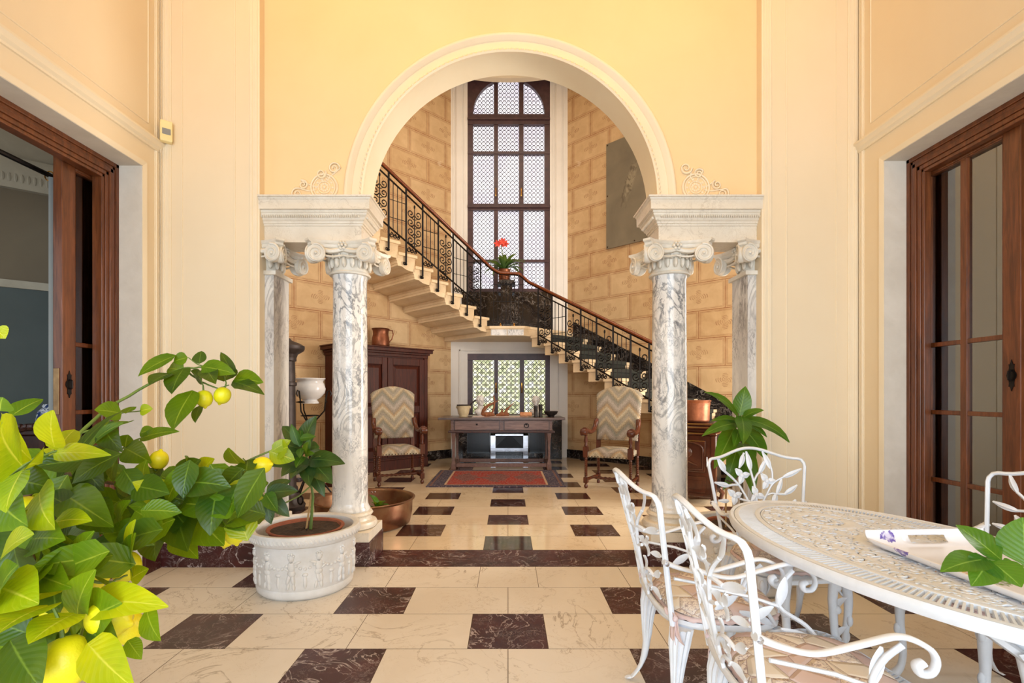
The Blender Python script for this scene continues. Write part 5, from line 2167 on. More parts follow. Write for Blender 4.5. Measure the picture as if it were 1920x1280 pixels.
m.tube([(SX + 0.10 * math.cos(t), SY + 0.10 * math.sin(t), 1.0) for t in [2 * PI * i / 20 for i in range(20)]], 0.008, 6, closed=True)
m.build('hoop', 'iron', e)
e = empty('white_tureen', (SX, SY, 1.15), 'white porcelain bowl with rounded belly sitting in the iron tripod', 'bowl')
m = MB()
m.lathe([(0.105, 0), (0.108, 0.01), (0.095, 0.03), (0.085, 0.045), (0.13, 0.075), (0.175, 0.13), (0.185, 0.18), (0.17, 0.235), (0.155, 0.265), (0.165, 0.29), (0.185, 0.305), (0.18, 0.312), (0.155, 0.29), (0.14, 0.26), (0.15, 0.2), (0.1, 0.1)], (SX, SY, 1.15), 32)
m.build('bowl', 'porcelain', e, smooth=70)

BX, BY = -1.395, 4.93
e = empty('copper_basin', (BX, BY, 0), 'wide patinated copper basin on the floor behind the left column', 'basin')
m = MB()
m.lathe([(0.02, 0.0), (0.40, 0.0), (0.435, 0.02), (0.455, 0.12), (0.46, 0.235), (0.48, 0.245), (0.485, 0.255), (0.478, 0.262), (0.462, 0.258), (0.448, 0.235), (0.44, 0.10), (0.41, 0.03), (0.02, 0.02)], (BX, BY, 0), 48)
m.build('bowl', 'basin', e, smooth=60)
m = MB()
for k in range(-1, 2):
    m.ball((BX - 0.05 + 0.0 + 0.03 * k, BY + 0.45, 0.225), 0.012, 0.01, 0.01, 6, 4)
m.box(BX + 0.22, BX + 0.27, BY + 0.395, BY + 0.41, 0.20, 0.23)
m.build('handle_patch', 'steel', e)
e = empty('young_plant', (BX + 0.13, BY - 0.02, 0.02), 'small green plant growing in a pot inside the copper basin', 'potted plant')
m = MB()
m.lathe([(0.08, 0.022), (0.11, 0.14), (0.115, 0.15), (0.09, 0.14)], (BX + 0.13, BY - 0.02, 0), 20)
m.build('pot', 'terracotta', e)
m = MB()
b0 = Vector((BX + 0.13, BY - 0.02, 0.14))
for dx, dy, dz, L in ((0.3, -0.2, 1, 0.16), (-0.2, 0.1, 1.2, 0.2), (0.6, 0, 0.7, 0.14), (-0.5, -0.5, 0.6, 0.14), (0.2, 0.5, 0.8, 0.15), (0.05, -0.6, 0.5, 0.13), (-0.1, -0.2, 1, 0.13)):
    m.leaf(b0, (dx, dy, dz), (0, 0, 1), L, 0.075, 1.2, 0.3)
m.leaf(b0 + Vector((-0.1, 0, 0.02)), (-0.1, 0, 1), (1, 0, 0), 0.3, 0.04, 2.6, 0.3)
m.build('foliage', 'leaf_b', e, smooth=180)


# ------------------------------------------------------------------ right side of the hall: enamel stove and copper pot
def stove():
    e = empty('enamel_stove', (2.20, 6.02, 0), 'brown enamel cast iron stove behind the right column', 'stove', rz=R(-32))

    def b(nm, bx, mat='enamel', bev=0.01, parent=e):
        m_ = MB()
        for q in bx:
            m_.box(*q)
        return m_.build(nm, mat, parent, smooth=0, bevel=bev, world=False)
    b('body', [(-0.27, 0.27, -0.20, 0.25, 0.12, 0.80)], 'black')
    b('front', [(-0.28, 0.28, -0.245, -0.20, 0.10, 0.80), (-0.30, -0.24, -0.26, -0.19, 0.06, 0.80), (0.24, 0.30, -0.26, -0.19, 0.06, 0.80)])
    b('top', [(-0.31, 0.31, -0.28, 0.27, 0.80, 0.83), (-0.29, 0.29, -0.26, 0.26, 0.83, 0.87), (-0.33, 0.33, -0.31, 0.28, 0.87, 0.90), (-0.30, 0.30, -0.28, 0.26, 0.90, 0.935)], bev=0.014)
    d = b('door', [(-0.19, 0.19, -0.27, -0.245, 0.38, 0.74)])
    m = MB()
    P = [(-0.16, -0.275, 0.41), (-0.16, -0.275, 0.64)] + [(-0.16 * math.cos(t), -0.275, 0.64 + 0.08 * math.sin(t)) for t in [PI * i / 12 for i in range(1, 12)]] + [(0.16, -0.275, 0.64), (0.16, -0.275, 0.41)]
    m.tube(P, 0.012, 8, closed=True)
    m.tube([(-0.1, -0.275, 0.46), (0, -0.285, 0.50), (0.1, -0.275, 0.46)], 0.012, 8)
    m.ball((0, -0.278, 0.60), 0.05, 0.015, 0.06, 12, 8)
    m.build('door_moulding', 'enamel', d, world=False, smooth=60)
    m = MB()
    m.tube([(0.20, -0.26, 0.56), (0.21, -0.31, 0.56), (0.21, -0.31, 0.45)], 0.007, 8)
    m.build('handle', 'steel', d, world=False, smooth=60)
    b('ash_door', [(-0.19, 0.19, -0.262, -0.245, 0.15, 0.33), (-0.15, 0.15, -0.27, -0.262, 0.19, 0.29)])
    for sx in (-1, 1):
        for sy in (-1, 1):
            m = MB()
            m.tube([(sx * 0.25, sy * 0.20, 0.14), (sx * 0.29, sy * 0.22, 0.08), (sx * 0.27, sy * 0.21, 0.0)], [0.035, 0.028, 0.022], 8)
            m.build('foot', 'enamel', e, world=False, smooth=60)


stove()
e = empty('copper_pot', (2.20, 6.0, 0.936), 'hammered copper pot standing on the brown enamel stove', 'pot')
m = MB()
m.lathe([(0.15, 0), (0.17, 0.008), (0.175, 0.03), (0.178, 0.20), (0.185, 0.235), (0.195, 0.25), (0.19, 0.258), (0.172, 0.24), (0.165, 0.05), (0.0, 0.02)], (2.20, 6.0, 0.936), 36)
m.build('body', 'copper', e, smooth=60)
m = MB()
for z in (0.20, 0.215):
    m.tube([(2.20 + 0.182 * math.cos(t), 6.0 + 0.182 * math.sin(t), 0.936 + z) for t in [2 * PI * i / 36 for i in range(36)]], 0.004, 6, closed=True)
m.build('band', 'copper', e, smooth=60)
# ------------------------------------------------------------------ white cast garden chairs
def back_pt(u, z, off=0.0):
    """surface of the hollowed chair back; u -1..1 across, z height"""
    v = (z - 0.42) / 0.50
    x = u * (0.205 + 0.068 * max(v, 0))
    y = -0.205 - 0.075 * v - 0.075 * (1 - u * u) * (0.25 + 0.75 * max(min(v, 1.1), 0))
    return Vector((x, y + off, z))


def garden_chair():
    e = empty('garden_armchair', (0, 0, 0), None, 'chair', 'white cast metal garden chairs round the oval table')
    W = 'white'
    # back frame: posts and camel shaped top rail
    m = MB()
    P = []
    for i in range(9):
        P.append(back_pt(-1, 0.42 + (0.855 - 0.42) * i / 8))
    P += [back_pt(-0.985, 0.875), back_pt(-0.94, 0.893)]
    for i in range(21):
        u = -0.88 + 1.76 * i / 20
        z = 0.898 + 0.052 * (0.5 + 0.5 * math.cos(PI * min(1, abs(u) / 0.85))) ** 1.0
        P.append(back_pt(u, z))
    P += [back_pt(0.94, 0.893), back_pt(0.985, 0.875)]
    for i in range(9):
        P.append(back_pt(1, 0.855 - (0.855 - 0.42) * i / 8))
    m.tube(P, 0.0088, 8)
    m.tube([p + Vector((0, -0.0062, 0)) for p in P], 0.0050, 6)
    m.tube([p + Vector((0, 0.0062, 0)) for p in P], 0.0046, 6)
    m.build('back_frame', W, e, smooth=70, world=False)

    # flowering vine filling the back
    m = MB()
    cu = lambda cx: (cx - 895) / 690
    cz = lambda cy: 0.95 - (cy - 165) * 0.000371

    def pt(cx, cy, off=0.0):
        return back_pt(cu(cx), cz(cy), off)

    def stem(Q, r=0.0065):
        # smooth the polyline
        R_ = []
        for i in range(len(Q) - 1):
            p0 = Q[max(i - 1, 0)]
            p1, p2 = Q[i], Q[i + 1]
            p3 = Q[min(i + 2, len(Q) - 1)]
            for k in range(4):
                t = k / 4
                R_.append(tuple(0.5 * (2 * p1[a] + (p2[a] - p0[a]) * t + (2 * p0[a] - 5 * p1[a] + 4 * p2[a] - p3[a]) * t * t + (3 * p1[a] - p0[a] - 3 * p2[a] + p3[a]) * t ** 3) for a in (0, 1)))
        R_.append(Q[-1])
        m.tube([pt(*q) for q in R_], r, 6)

    def lf(a, b, wd=0.026):
        """cast leaf from a to b, lying in the back"""
        A, B = pt(*a), pt(*b)
        d = B - A
        n = Vector((0, 1, 0)) - d * (d.y / max(d.length_squared, 1e-9))
        n.normalize()
        s_ = d.cross(n).normalized()
        N = 8
        rings = []
        for i in range(N + 1):
            t = i / N
            w_ = wd * (math.sin(PI * t ** 0.8) ** 0.9 if 0 < t < 1 else 0.15) * 0.50 + 0.003
            c = A + d * t + n * (0.006 * math.sin(PI * t))
            rings.append([c - s_ * w_, c + n * 0.001 - s_ * w_ * 0.45, c + n * 0.006, c + n * 0.001 + s_ * w_ * 0.45, c + s_ * w_, c - n * 0.005])
        m.loft(rings)

    def flower(cx, cy, ang, r=0.048):
        c = pt(cx, cy)
        for k in range(3):
            a = ang + k * 2 * PI / 3
            tip = (cx + math.cos(a) * 130, cy - math.sin(a) * 130)
            lf((cx, cy), tip, 0.030)
        m.ball(c + Vector((0, 0.006, 0)), 0.014, 0.010, 0.014, 8, 6)
    stem([(870, 1560), (875, 1300), (820, 1050), (700, 830), (600, 680), (470, 590), (380, 540)])
    lf((470, 590), (240, 450), 0.022)
    stem([(700, 850), (630, 825), (560, 830), (430, 830)])
    lf((450, 830), (285, 690), 0.024)
    lf((560, 830), (480, 600), 0.022)
    lf((330, 1060), (420, 1060), 0.01)
    lf((300, 900), (420, 1090), 0.026)
    lf((570, 830), (640, 1010), 0.028)
    stem([(612, 665), (605, 520), (630, 400)])
    lf((620, 470), (715, 220), 0.024)
    stem([(875, 650), (820, 560), (760, 500)])
    lf((790, 540), (680, 330), 0.024)
    stem([(690, 340), (700, 270), (715, 215)])
    stem([(880, 1560), (870, 960), (875, 740), (900, 560), (925, 420)])
    lf((910, 500), (940, 215), 0.026)
    stem([(975, 240), (1010, 300)])
    lf((985, 260), (1080, 460), 0.026)
    flower(690, 650, 1.0)
    flower(1060, 570, 0.9)
    flower(870, 850, 1.3)
    flower(1230, 860, 0.8)
    stem([(880, 1400), (940, 1120), (1010, 930), (1070, 810), (1130, 700), (1230, 590), (1330, 500)])
    lf((1320, 510), (1410, 300), 0.028)
    stem([(1130, 705), (1220, 700), (1300, 710)])
    lf((1290, 715), (1535, 650), 0.022)
    stem([(985, 940), (1070, 925), (1150, 900)])
    lf((1340, 930), (1530, 910), 0.018)
    # lower half
    stem([(860, 1300), (700, 1180), (560, 1150), (430, 1180)])
    lf((450, 1175), (320, 1120), 0.022)
    stem([(880, 1330), (1040, 1190), (1180, 1150), (1300, 1180)])
    lf((1290, 1175), (1460, 1100), 0.024)
    stem([(860, 1450), (740, 1340), (600, 1340)])
    lf((610, 1340), (420, 1400), 0.026)
    stem([(885, 1460), (1020, 1360), (1160, 1350)])
    lf((1150, 1350), (1360, 1400), 0.026)
    lf((700, 1180), (640, 1030), 0.024)
    lf((1060, 1185), (1130, 1020), 0.024)
    flower(700, 1290, 1.5)
    flower(1080, 1270, 0.6)
    m.tube([back_pt(u, 0.445) for u in [-1 + i / 8 for i in range(17)]], 0.010, 6)
    m.build('vine_back', W, e, smooth=60, world=False)

    # seat: rounded square plate with a rolled rim
    def seat_ring(k, z, n=40):
        P = []
        for i in range(n):
            a = 2 * PI * i / n
            c, s_ = math.cos(a), math.sin(a)
            r = 1 / (abs(c) ** 3.2 + abs(s_) ** 3.2) ** (1 / 3.2)
            wx = 0.225 + 0.015 * s_
            P.append((c * r * wx * k, 0.0 + s_ * r * 0.215 * k, z))
        return P
    m = MB()
    m.loft([seat_ring(0.93, 0.400), seat_ring(1.0, 0.404), seat_ring(1.03, 0.415), seat_ring(1.0, 0.428), seat_ring(0.93, 0.422), seat_ring(0.3, 0.414)])
    m.build('seat', W, e, smooth=60, world=False)
    for s_ in (-1, 1):
        # slender front leg with cast leaves
        m = MB()
        x, y = s_ * 0.19, 0.17
        m.tube(smooth_path([(x, y, 0.405), (x + s_ * 0.010, y + 0.010, 0.33), (x + s_ * 0.012, y + 0.010, 0.24), (x + s_ * 0.002, y + 0.004, 0.13), (x + s_ * 0.006, y + 0.010, 0.05), (x + s_ * 0.020, y + 0.026, 0.008)]),
               smooth_rad([0.024, 0.021, 0.017, 0.014, 0.014, 0.019]), 10)
        for z, k in ((0.37, 1), (0.30, -1), (0.21, 1), (0.13, -1)):
            m.ball((x + s_ * 0.012, y + 0.012 + 0.010 * k, z), 0.014, 0.014, 0.028, 8, 6)
        m.tube(smooth_path([(x, y - 0.005, 0.395), (x - s_ * 0.03, y, 0.37), (x - s_ * 0.02, y, 0.335), (x + s_ * 0.005, y, 0.31)]), 0.007, 6)
        m.build('leg', W, e, smooth=60, world=False)
        # fluted rear leg sweeping backwards
        m = MB()
        x, y = s_ * 0.185, -0.165
        path = smooth_path([(x, y, 0.405), (x + s_ * 0.010, y - 0.012, 0.35), (x + s_ * 0.014, y - 0.020, 0.27), (x + s_ * 0.008, y - 0.026, 0.17), (x + s_ * 0.008, y - 0.045, 0.08), (x + s_ * 0.012, y - 0.085, 0.018), (x + s_ * 0.014, y - 0.11, 0.012)], 3)
        rad = smooth_rad([0.040, 0.036, 0.025, 0.016, 0.013, 0.014, 0.011], 3)
        rings = []
        for p, r in zip(path, rad):
            ring = []
            for i in range(28):
                a = 2 * PI * i / 28
                rr = r * (1 + (0.09 if p[2] > 0.2 else 0.02) * math.cos(14 * a))
                ring.append((p[0] + rr * math.cos(a), p[1] + rr * math.sin(a), p[2] + (0.6 * rr * math.sin(a) if p[2] < 0.10 else 0) * (1 if p[2] > 0.03 else 0.8)))
            rings.append(ring)
        rings = [[(q[0], q[1], max(q[2], 0.001)) for q in r_] for r_ in rings]
        m.loft(rings)
        m.build('leg', W, e, smooth=60, world=False)
        # arm: flat ribbon with a scroll, carried by a leafed stem
        m = MB()
        q = back_pt(s_, 0.655)
        xa = q.x + s_ * 0.012
        P = [(xa, q.y - 0.012, 0.664), (xa, q.y + 0.05, 0.640), (xa + s_ * 0.006, q.y + 0.13, 0.628), (xa + s_ * 0.01, q.y + 0.23, 0.654), (xa + s_ * 0.01, q.y + 0.32, 0.676), (xa + s_ * 0.01, q.y + 0.385, 0.652), (xa + s_ * 0.01, q.y + 0.405, 0.622),
             (xa + s_ * 0.01, q.y + 0.395, 0.592), (xa + s_ * 0.01, q.y + 0.368, 0.590), (xa + s_ * 0.01, q.y + 0.362, 0.608), (xa + s_ * 0.01, q.y + 0.376, 0.616)]
        m.tube(smooth_path(P), smooth_rad([0.010, 0.0075, 0.0065, 0.007, 0.007, 0.007, 0.007, 0.007, 0.009, 0.009, 0.008]), 10, up=(1, 0, 0), flat=1.9)
        # stem below with leaves
        B = Vector((s_ * 0.215, 0.16, 0.425))
        T = Vector((xa + s_ * 0.008, q.y + 0.33, 0.655))
        mid = (B + T) / 2 + Vector((0, -0.09, 0))
        S = [B, B.lerp(mid, 0.5) + Vector((0, 0.02, 0)), mid, mid.lerp(T, 0.6) + Vector((0, -0.02, 0)), T]
        m.tube(smooth_path(S), 0.008, 6)
        m.tube([mid, mid + Vector((0, -0.09, 0.03)), Vector((q.x, q.y + 0.03, 0.60))], 0.006, 6)

        def al(a, b, wd):
            A, B_ = Vector(a), Vector(b)
            d = B_ - A
            n = Vector((1, 0, 0))
            sd = d.cross(n).normalized()
            rings = []
            for i in range(8):
                t = i / 7
                w_ = wd * (math.sin(PI * t) ** 0.8 if 0 < t < 1 else 0.12) + 0.002
                c = A + d * t
                rings.append([c - sd * w_, c - n * 0.003, c + sd * w_, c + n * 0.006])
            m.loft(rings)
        al(mid, mid + Vector((0, 0.02, 0.10)), 0.016)
        al(mid + Vector((0, -0.02, 0)), mid + Vector((0, -0.10, -0.05)), 0.015)
        al(B, B + Vector((0, -0.13, 0.05)), 0.015)
        m.build('arm', W, e, smooth=60, world=False)
        m = MB()
        m.lathe([(0.0, 0), (0.0085, 0.001), (0.0085, 0.006), (0.0, 0.007)], (xa + s_ * 0.011, q.y - 0.004, 0.660), 10, mat=Matrix.Rotation(s_ * PI / 2, 3, 'Y'))
        m.build('bolt', 'steel', e, world=False)
    return e


def cushion():
    e = empty('seat_cushion', (0, 0, 0), None, 'cushion', 'patchwork cushions on the garden chairs')
    m = MB()
    n = 40
    rings = []
    for k, z in ((0.80, 0.0), (0.96, 0.006), (1.02, 0.022), (0.97, 0.038), (0.80, 0.050), (0.45, 0.054), (0.05, 0.055)):
        ring = []
        for i in range(n):
            a = 2 * PI * i / n
            c, s_ = math.cos(a), math.sin(a)
            r = 1 / (abs(c) ** 3.4 + abs(s_) ** 3.4) ** (1 / 3.4)
            wob = 1 + 0.012 * math.sin(9 * a)
            ring.append((c * r * 0.215 * k * wob, s_ * r * 0.205 * k * wob + 0.012, z))
        rings.append(ring)
    m.loft(rings)
    m.build('pad', 'quilt', e, smooth=70, world=False)
    for s_ in (-1, 1):
        m = MB()
        b = Vector((s_ * 0.20, -0.19, 0.02))
        m.ball(b + Vector((s_ * 0.01, -0.01, 0)), 0.014, 0.012, 0.012, 8, 6)
        for d, L in (((s_ * 0.5, -0.5, 0.3), 0.055), ((s_ * -0.2, -0.8, 0.4), 0.055), ((s_ * 0.2, -0.35, -1), 0.12), ((s_ * 0.6, -0.2, -1), 0.10)):
            m.leaf(b, d, (s_ * 0.3, -1, 0.2), L, 0.030, 0.9, 0.3, rows=5, tipw=0.7)
        m.build('tie', 'ribbon', e, smooth=180, world=False, solid=0.002)
    # frill
    m = MB()
    rings = []
    for k, z in ((1.0, 0.016), (1.045, 0.002)):
        ring = []
        for i in range(120):
            a = 2 * PI * i / 120
            c, s_ = math.cos(a), math.sin(a)
            r = 1 / (abs(c) ** 3.4 + abs(s_) ** 3.4) ** (1 / 3.4)
            wb = 1 + (0.014 * math.sin(34 * a) if z < 0.01 else 0)
            ring.append((c * r * 0.215 * k * wb, s_ * r * 0.205 * k * wb + 0.012, z + (0.004 * math.sin(34 * a + 1) if z < 0.01 else 0)))
        rings.append(ring)
    m.loft(rings, caps=False)
    m.build('frill', 'ribbon', e, smooth=180, world=False, solid=0.002)
    return e


chair0, cush0 = garden_chair(), cushion()
places = [
    # x, y, angle, chair label, cushion label
    (0.80, 2.035, -90, 'white cast garden armchair at the far left side of the oval table', 'pink patchwork cushion tied to the far left garden chair'),
    (0.865, 1.47, -93, 'white cast garden armchair nearest the camera on the left of the oval table', 'pink patchwork cushion tied to the near left garden chair'),
    (1.375, 2.53, 180, 'white cast garden armchair at the far end of the oval table, before the leafy plant', 'grey pink patchwork cushion on the chair at the far end of the table'),
    (1.93, 2.06, 90, 'white cast garden armchair on the right of the oval table, cut by the frame edge', 'patchwork cushion on the garden chair by the right door'),
    (1.98, 1.45, 84, 'white cast garden armchair at the near right of the oval table, mostly outside the frame', 'mauve patchwork cushion seen beneath the table edge at the right'),
    (1.30, 0.845, 4, 'white cast garden armchair at the near end of the table, one scrolled arm visible', None),
]
first = True
for x, y, a, lb, cl in places:
    c = chair0 if first else copy_tree(chair0)
    c.location = (x, y, 0)
    c.rotation_euler = (0, 0, R(a))
    c['label'] = lb
    if cl:
        q = cush0 if first else copy_tree(cush0)
        q.location = (x, y, 0.4285)
        q.rotation_euler = (0, 0, R(a))
        q['label'] = cl
    first = False


# ------------------------------------------------------------------ oval openwork table
def table():
    TX, TY, A, B, TH = 1.396, 1.764, 0.807, 0.46, 1.706
    H = 0.72
    e = empty('oval_table', (TX, TY, 0), 'white cast metal oval garden table with pierced openwork top', 'table', rz=TH)
    W = 'white'

    def el(k, z, n=96, da=0.0):
        a, b = A - (1 - k) * 0.46, B * k     # rings of even width
        return [(a * math.cos(2 * PI * i / n), b * math.sin(2 * PI * i / n), z) for i in range(n)]
    m = MB()
    m.loft([el(0.955, H - 0.004), el(0.985, H), el(0.997, H - 0.008), el(1.0, H - 0.022), el(0.99, H - 0.036), el(0.955, H - 0.038), el(0.95, H - 0.02)], caps=False)
    m.loft([el(0.905, H - 0.016), el(0.905, H - 0.004), el(0.92, H - 0.001), el(0.95, H - 0.004), el(0.95, H - 0.016)], caps=False)
    m.loft([el(0.945, H - 0.014), el(0.965, H - 0.014)], caps=False)
    m.build('rim', W, e, smooth=50, world=False)
    m = MB()      # radial slats
    n = 250
    for i in range(n):
        a = 2 * PI * (i + 0.5) / n
        c, s_ = math.cos(a), math.sin(a)
        k0, k1 = 0.745, 0.91
        p0 = Vector(((A - (1 - k0) * 0.46) * c, B * k0 * s_, H - 0.008))
        p1 = Vector(((A - (1 - k1) * 0.46) * c, B * k1 * s_, H - 0.008))
        d = (p1 - p0).normalized()
        t = Vector((-d.y, d.x, 0)) * 0.0042
        u = Vector((0, 0, 0.006))
        m.loft([[p0 - t - u, p0 + t - u, p0 + t * 0.7 + u * 0.8, p0 - t * 0.7 + u * 0.8], [p1 - t - u, p1 + t - u, p1 + t * 0.7 + u * 0.8, p1 - t * 0.7 + u * 0.8]])
    m.build('slat_ring', W, e, smooth=0, world=False)
    m = MB()
    m.loft([el(0.755, H - 0.014), el(0.755, H - 0.001), el(0.735, H + 0.001), el(0.71, H - 0.001), el(0.71, H - 0.014)], caps=False)
    m.loft([el(0.70, H - 0.012), el(0.70, H - 0.002), el(0.685, H - 0.002), el(0.685, H - 0.012)], caps=False)
    m.build('inner_band', W, e, smooth=50, world=False)
    # pierced scrollwork
    m = MB()
    g = 0.0062
    aa, bb = A - 0.30 * 0.46, B * 0.70
    nx, ny = int(2 * aa / g), int(2 * bb / g)

    def solid(x, y):
        r = math.hypot(x / aa, y / bb)
        if r > 0.985:
            return None
        # two oval medallions with rings, the rest scrolling rounds
        h = -1
        for (mx, rr) in ((0.0, 0.13), (-0.40, 0.10), (0.40, 0.10)):
            d = math.hypot((x - mx) * 0.8, y * 1.05)
            if d < rr + 0.012:
                k = (d % 0.036) / 0.036
                ang = math.atan2(y, x - mx)
                if d > rr - 0.012 or d < 0.014:
                    return 0.005
                return 0.003 if (k < 0.42 or abs(math.sin(ang * 7 + d * 60)) < 0.5) else None
        p = 0.078
        row = math.floor(y / p)
        fx = (x / p + (0.5 if row % 2 else 0)) % 1 - 0.5
        fy = (y / p) % 1 - 0.5
        d = math.hypot(fx, fy)
        ang = math.atan2(fy, fx)
        sp = (d * 5.2 - ang / (2 * PI) * (1 if (row + math.floor(x / p)) % 2 else -1)) % 1
        if d < 0.09:
            return 0.006
        if d > 0.47:
            return 0.002
        if sp < 0.56:
            return 0.005 * math.sin(PI * sp / 0.56)
        if abs(math.sin(ang * 2.5)) < 0.22:
            return 0.001
        return None
    hh = {}
    for i in range(nx + 1):
        for j in range(ny + 1):
            hh[i, j] = solid(-aa + g * (i + 0.5), -bb + g * (j + 0.5))
    idx = {}

    def vid(i, j):
        if (i, j) not in idx:
            vals = [hh.get((a, b)) for a, b in ((i, j), (i - 1, j), (i, j - 1), (i - 1, j - 1))]
            vals = [v for v in vals if v is not None]
            idx[i, j] = len(m.v)
            m.v.append(Vector((-aa + g * i, -bb + g * j, H - 0.007 + (sum(vals) / len(vals) if vals else 0))))
        return idx[i, j]
    for (i, j), v in hh.items():
        if v is None or i >= nx or j >= ny:
            continue
        m.f.append((vid(i, j), vid(i + 1, j), vid(i + 1, j + 1), vid(i, j + 1)))
        m.mi.append(0)
    m.build('pierced_panel', W, e, smooth=180, world=False, solid=0.005)
    # legs: two pairs of vine legs joined by a slatted foot rail
    for s_ in (-1, 1):
        for t in (-1, 1):
            m = MB()
            x, y = s_ * 0.47, t * 0.115
            m.tube([(x - s_ * 0.04, y * 1.6, H - 0.03), (x - s_ * 0.03, y * 1.1, 0.60), (x, y, 0.46), (x + s_ * 0.012, y, 0.34), (x, y, 0.2), (x + s_ * 0.02, y * 1.5, 0.08), (x + s_ * 0.05, y * 2.0, 0.015)],
                   [0.020, 0.018, 0.022, 0.019, 0.016, 0.017, 0.022], 8)
            for z in (0.56, 0.40, 0.30, 0.17):
                m.leaf((x, y, z), (s_ * 0.3, t * 0.8, 0.5), (s_, 0, 0.2), 0.09, 0.045, 0.5, 0.2, rows=4)
                m.ball((x, y + t * 0.012, z), 0.02, 0.018, 0.02, 8, 5)
            m.build('leg', W, e, smooth=60, world=False)
        m = MB()
        m.tube([(s_ * 0.47, -0.115, 0.43), (s_ * 0.47, 0.115, 0.43)], 0.012, 6)
        m.tube([(s_ * 0.47, 0.115, 0.56), (s_ * 0.44, 0.25, 0.66), (s_ * 0.42, 0.33, H - 0.03)], 0.013, 6)
        m.tube([(s_ * 0.47, -0.115, 0.56), (s_ * 0.44, -0.25, 0.66), (s_ * 0.42, -0.33, H - 0.03)], 0.013, 6)
        m.build('cross_bar', W, e, smooth=60, world=False)
    m = MB()

    def stad(r, z, L=0.44, n=16):
        P = []
        for s_ in (1, -1):
            for i in range(n + 1):
                a = -PI / 2 + PI * i / n
                P.append((s_ * (L + r * math.cos(a)), s_ * r * math.sin(a), z))
        return P
    m.loft([stad(0.115, 0.15), stad(0.115, 0.185), stad(0.105, 0.19), stad(0.105, 0.15)], caps=False, ring_closed=True)
    m.loft([stad(0.035, 0.155), stad(0.035, 0.19), stad(0.027, 0.19), stad(0.027, 0.155)], caps=False, ring_closed=True)
    for sy in (-1, 1):
        for i in range(44):
            x = -0.44 + 0.88 * (i + 0.5) / 44
            m.obox((x + 0.008, sy * 0.07, 0.183), 0.011, 0.076, 0.007, (0, 0, -18 * sy))
    for s_ in (-1, 1):
        for i in range(9):
            a = -PI / 2 + PI * (i + 0.5) / 9
            m.tube([(s_ * (0.44 + 0.03 * math.cos(a)), 0.03 * math.sin(a), 0.184), (s_ * (0.44 + 0.11 * math.cos(a)), 0.11 * math.sin(a), 0.184)], 0.006, 4)
    m.build('foot_rail', W, e, smooth=40, world=False)
    return e


table()


# ------------------------------------------------------------------ tray with pansies, and a leafy sprig lying on it
def tray():
    # measured corners of the tray on the table plane
    zt = 0.735
    f = lambda px, py: at(px, py, (1.25 - zt) * 950 / (py - 741))
    a = f(1655, 1023)      # far left foot of the tray
    b = f(1920, 1122)
    d = (b - a).normalized()
    n = Vector((-d.y, d.x, 0))
    if n.y < 0:
        n = -n
    if n.x < 0:
        n = -n
    L, Wd = 0.56, 0.40
    ang = math.atan2(d.y, d.x)
    e = empty('serving_tray', (a.x, a.y, 0.7225), 'white melamine tray printed with purple pansies on the oval table', 'tray', rz=ang)
    hand = 1 if Vector((-math.sin(ang), math.cos(ang), 0)).dot(n) > 0 else -1
    m = MB()
    # cross section along the length: flat floor, ends sweep up
    prof = []
    for i in range(9):
        t = i / 8
        prof.append((0.0 - 0.055 * math.cos(t * PI / 2) , 0.052 * (1 - math.sin(t * PI / 2)) ))
    xs = prof + [(0.06 + (L - 0.12) * i / 6, 0) for i in range(7)] + [(L + 0.055 * math.cos((8 - i) / 8 * PI / 2), 0.052 * (1 - math.sin((8 - i) / 8 * PI / 2))) for i in range(9)]
    ys = [(-0.02, 0.026), (-0.008, 0.010), (0.006, 0.002)] + [(0.03 + (Wd - 0.06) * i / 10, 0) for i in range(11)] + [(Wd - 0.006, 0.002), (Wd + 0.008, 0.010), (Wd + 0.02, 0.026)]
    grid = [[(x, hand * y, max(z, zz) + 0.001) for y, zz in ys] for x, z in xs]
    ny_ = len(ys)
    base = m.add([p for row in grid for p in row], [])
    for i in range(len(xs) - 1):
        for j in range(ny_ - 1):
            ym = (ys[j][0] + ys[j + 1][0]) / 2
            if i in (2, 3, 4) and 0.135 < ym < 0.265:
                continue      # hand hole
            if i in (len(xs) - 4, len(xs) - 5, len(xs) - 6) and 0.135 < ym < 0.265:
                continue
            q = (base + i * ny_ + j, base + i * ny_ + j + 1, base + (i + 1) * ny_ + j + 1, base + (i + 1) * ny_ + j)
            m.f.append(q if hand > 0 else q[::-1])
            m.mi.append(0)
    m.build('tray_body', 'tray', e, smooth=180, world=False, solid=0.005)


tray()

e = empty('leafy_sprig', (1.28, 1.20, 0.745), 'sprig of large glossy green leaves lying on the printed tray', 'sprig')
m = MB()
hub = at(1845, 1040, 1.18)


def leaf_px(m, a, b, Ya, Yb, W, up=(0, -0.5, 1), droop=0.3, fold=0.15, **k):
    A, B = at(a[0], a[1], Ya), at(b[0], b[1], Yb)
    d = B - A
    # aim a little above the chord so the drooping leaf still ends near B
    n = Vector(up)
    n = (n - d * (n.dot(d) / d.length_squared)).normalized()
    dd = (d + n * d.length * droop * 0.42)
    m.leaf(A, dd, up, d.length * (1 + droop * 0.06), W, droop, fold, **k)


